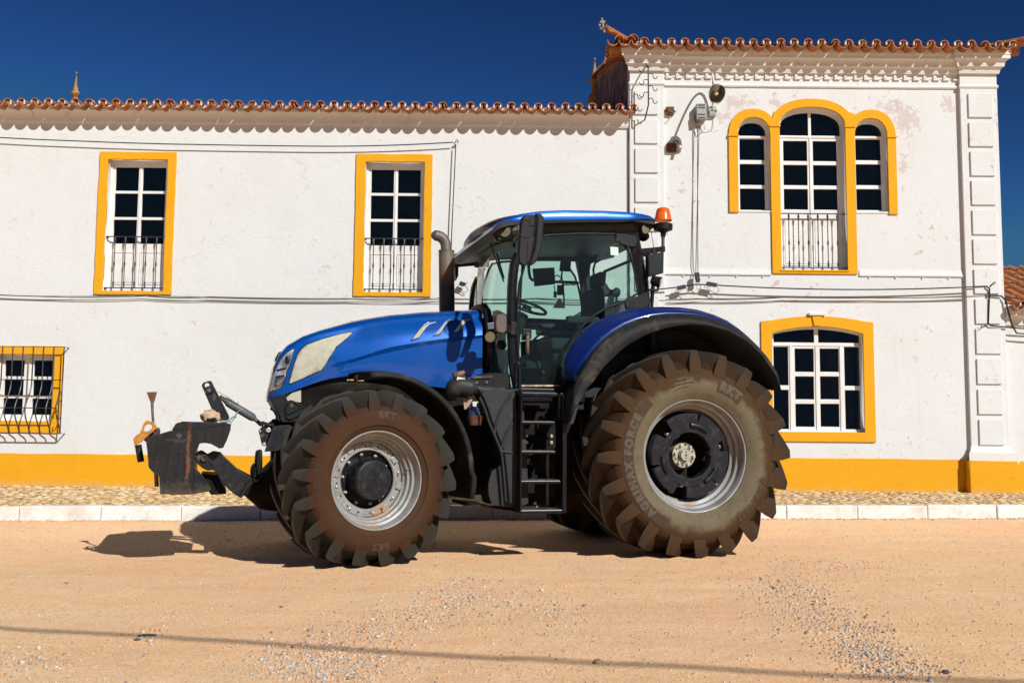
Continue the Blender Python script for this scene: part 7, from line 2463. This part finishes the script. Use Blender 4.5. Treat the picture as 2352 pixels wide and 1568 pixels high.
# loft the block so that it narrows a little toward both faces
P0 = outline(c1, wt, WTY)
cen = sum(P0, Vector()) / len(P0)
rowsW = []
for (Y, k) in ((WTY, .975), (WTY - .04, 1.0), (-WTY + .04, 1.0), (-WTY, .975)):
    rowsW.append([Vector((cen.x + (p.x - cen.x) * k, Y, cen.z + (p.z - cen.z) * k)) for p in P0])
mb = MB(); mb.loft(rowsW, closed=True)
for r_ in (rowsW[0], rowsW[-1]):
    tri = tessellate_polygon([r_]); mb.add(r_, [tuple(t) for t in tri])
body = mb.build('weight_body', m_cast, fw, bevel=.008, smooth=30)
slab('weight_step', c1, [(470, 600), (500, 552), (530, 540), (560, 546), (900, 542), (945, 556), (930, 620), (860, 640), (640, 660), (520, 640)], -.58, .575, m_cast, parent=fw, bevel=.008)
slab('weight_lid', c1, [(505, 545), (540, 530), (600, 533), (815, 535), (815, 550), (640, 552), (520, 554)], -.3, .40, m_blade, parent=fw, bevel=.006)
slab('weight_cheek', c1, [(720, 716), (860, 590), (946, 562), (946, 600), (880, 762), (840, 764), (770, 725)], .50, .585, m_blade, parent=fw, bevel=.006)
slab('coupling_bracket', c1, [(622, 925), (650, 960), (740, 1060), (730, 1078), (620, 1080)], .40, .50, m_blade, parent=fw, bevel=.006)
slab('coupling_bracket', c1, [(690, 970), (830, 975), (910, 1130), (780, 1140), (740, 1080)], -.45, .36, m_dirty, parent=fw, bevel=.01)
mast = slab('top_mast', c1, [(686, 205), (700, 180), (755, 162), (775, 168), (930, 470), (936, 500), (915, 518), (840, 518), (800, 470)], .03, .06, m_blade, parent=fw, bevel=.006)
slab('top_mast', c1, [(686, 205), (700, 180), (755, 162), (775, 168), (930, 470), (936, 500), (915, 518), (840, 518), (800, 470)], -.06, -.03, m_blade, parent=fw, bevel=.006)
mb = MB(); p = T(c1, 736, 203, .06); mb.cyl(p, p + V(0, .002, 0), .022, n=18); mb.build('mast_hole', m_pipe, mast)
mb = MB(); p = T(c1, 754, 246, .06); mb.tube([p + V(0, -.13, 0), p + V(0, .025, 0)], .02, 14); mb.tube([p + V(.036 * cos(t), .012, .036 * sin(t)) for t in [k * .52 for k in range(13)]], .004, 5); mb.build('mast_pin', m_chrome, mast, smooth=40)
mb = MB()
fl_y = lambda r: 0
# small leaf emblem and cast lettering on the weight
vs_, fs_ = text_mesh('NEW HOLLAND', .030, .001, .0, 1.05)
o_ = T(c1, 480, 692, WTY + .002)
mb.add([Vector((o_.x - p.x, o_.y + p.z, o_.z + p.y)) for p in vs_], fs_)
vs_, fs_ = text_mesh('1500 KG', .026, .001, .0, 1.05)
o_ = T(c1, 486, 710, WTY + .002)
mb.add([Vector((o_.x - p.x, o_.y + p.z, o_.z + p.y)) for p in vs_], fs_)
o_ = T(c1, 484, 660, WTY + .002)
for k in range(5):
    a = -1.1 + k * .55
    q = o_ + V(.018 * sin(a), 0, .018 * cos(a))
    mb.add([o_ + V(0, 0, -.02), q + V(.007 * cos(a), 0, -.007 * sin(a)), q + V(.012 * sin(a), 0, .014 * cos(a)), q - V(.007 * cos(a), 0, -.007 * sin(a))], [(0, 1, 2, 3)])
mb.build('cast_emblem', M('faint_grey_print', (.075, .07, .065), (.03, .03, .03), sc=60, rough=.6), fw)

# cloth on top of the weight
cl = thing('work_glove', 'crumpled peach work glove lying on top of the black front weight', 'glove')
cl.location = trac.location; cl.rotation_euler = trac.rotation_euler
bm = bmesh.new(); bmesh.ops.create_icosphere(bm, subdivisions=4, radius=1)
cc = T(c1, 765, 487, .22)
for q in bm.verts:
    nz_ = mnoise.noise(q.co * 2.2) * .28 + mnoise.noise(q.co * 5) * .10
    k = 1 + nz_
    q.co = cc + Vector((q.co.x * .085 * k, q.co.y * .085 * k, max(-.048, q.co.z * .068 * k)))
me = bpy.data.meshes.new('cloth_fold'); bm.to_mesh(me); bm.free(); me.materials.append(M('peach_cloth', (.52, .35, .22), (.38, .24, .15), sc=12, rough=.95, bmp=.5, bsc=60))
me.polygons.foreach_set('use_smooth', [True] * len(me.polygons))
o = bpy.data.objects.new('palm', me); link(o, cl)
mb = MB(); mb.prism(outline(c1, [(730, 515), (735, 492), (760, 498), (800, 488), (822, 496), (815, 530), (800, 532), (790, 520)], .31), (0, .012, 0)); mb.build('opening', m_screen, cl, bevel=.01)
mb = MB(); mb.tube(bez([T(c1, x, y, .25) for x, y in ((700, 500), (700, 465), (730, 438), (780, 432), (810, 455))], 4), .008, 6); mb.build('cuff_trim', M('teal_trim', (.05, .16, .14), rough=.8), cl, smooth=60)
tw = MB(); tw.tube(bez([T(c1, x, y, .30) for x, y in ((840, 520), (880, 530), (930, 522), (960, 490), (985, 480), (1005, 445))], 5), .008, 6); tw.tube([T(c1, x, y, .30) for x, y in ((930, 522), (950, 540), (975, 500), (1000, 482))], .006, 5)
two = tw.build('twine', M('teal_twine', (.12, .24, .19), (.3, .28, .2), sc=40, rough=.9), None, smooth=50)
two.location = trac.location; two.rotation_euler = trac.rotation_euler
tag(two, 'frayed teal twine tied at the rear top corner of the front weight', 'twine')
# tools stuck on the front of the weight
hoe = thing('scraper', 'rusty flat scraper blade on a steel rod standing up behind the front weight', 'scraper')
hoe.location = trac.location; hoe.rotation_euler = trac.rotation_euler
slab('blade', c1, [(194, 264), (288, 262), (266, 345), (255, 362), (232, 362), (225, 345)], .30, .312, m_rust, parent=hoe, bevel=.003)
mb = MB(); mb.tube([T(c1, 244, 358, .306), T(c1, 246, 440, .306), T(c1, 253, 545, .306), T(c1, 272, 900, .31), T(c1, 285, 1110, .31)], [.014, .012, .012, .018, .020], 10); mb.build('rod', M('grey_steel_rod', (.16, .17, .19), (.06, .05, .05), sc=30, rough=.5, metal=.5), hoe, smooth=50)
saw = thing('wood_handle_tool', 'varnished yellow wooden handle with an oval hole hooked on the front weight', 'tool handle')
saw.location = trac.location; saw.rotation_euler = trac.rotation_euler
m_wood = M('varnished_wood', (.52, .22, .03), (.30, .11, .015), sc=3, rough=.35, stretch=(3, 3, 14), coat=.4)
# handle plate with a hole: built as a ring of quads between outer and inner outlines
outer_ = [(190, 516), (235, 525), (275, 548), (286, 580), (270, 602), (215, 650), (150, 710), (80, 752), (95, 705), (130, 640), (150, 595), (165, 550)]
inner_ = [(205, 548), (228, 552), (243, 562), (246, 580), (232, 598), (212, 612), (196, 618), (182, 612), (170, 602), (172, 588), (182, 570), (192, 556)]
mb = MB()
def ringplate(mb, Y0, Y1):
    a0 = outline(c1, outer_, Y0); i0 = outline(c1, inner_, Y0)
    a1_ = [Vector((p.x, Y1, p.z)) for p in a0]; i1_ = [Vector((p.x, Y1, p.z)) for p in i0]
    n = len(a0)
    mb.add(a0 + i0 + a1_ + i1_, [f for k in range(n) for k2 in [(k + 1) % n] for f in ((k, k2, n + k2, n + k), (2 * n + k, 3 * n + k, 3 * n + k2, 2 * n + k2), (k, 2 * n + k, 2 * n + k2, k2), (n + k, n + k2, 3 * n + k2, 3 * n + k))])
ringplate(mb, .40, .425); mb.build('handle', m_wood, saw, bevel=.006, smooth=40)
mb = MB(); mb.tube(bez([T(c1, x, y, .33) for x, y in ((280, 590), (295, 610), (285, 635), (240, 650), (160, 690), (110, 690), (80, 680))], 4), [.018] * 25, 8) if False else mb.tube(bez([T(c1, x, y, .33) for x, y in ((280, 590), (295, 610), (285, 635), (240, 650), (170, 690))], 4), .022, 8)
mb.build('strap', M('dark_leather', (.06, .035, .03), rough=.7), saw, smooth=50)
slab('back_plate', c1, [(75, 680), (125, 630), (140, 640), (110, 700), (85, 730)], .36, .39, m_wood, parent=saw, bevel=.01)
mb = MB(); mb.tube([T(c1, 118, 735, .36), T(c1, 128, 800, .36), T(c1, 143, 888, .36)], .030, 14); tb_ = mb.build('steel_tube', m_blade, None, smooth=45)
tb_.location = trac.location; tb_.rotation_euler = trac.rotation_euler
tag(tb_, 'short black steel tube hanging under the wooden handle at the front weight', 'tube')
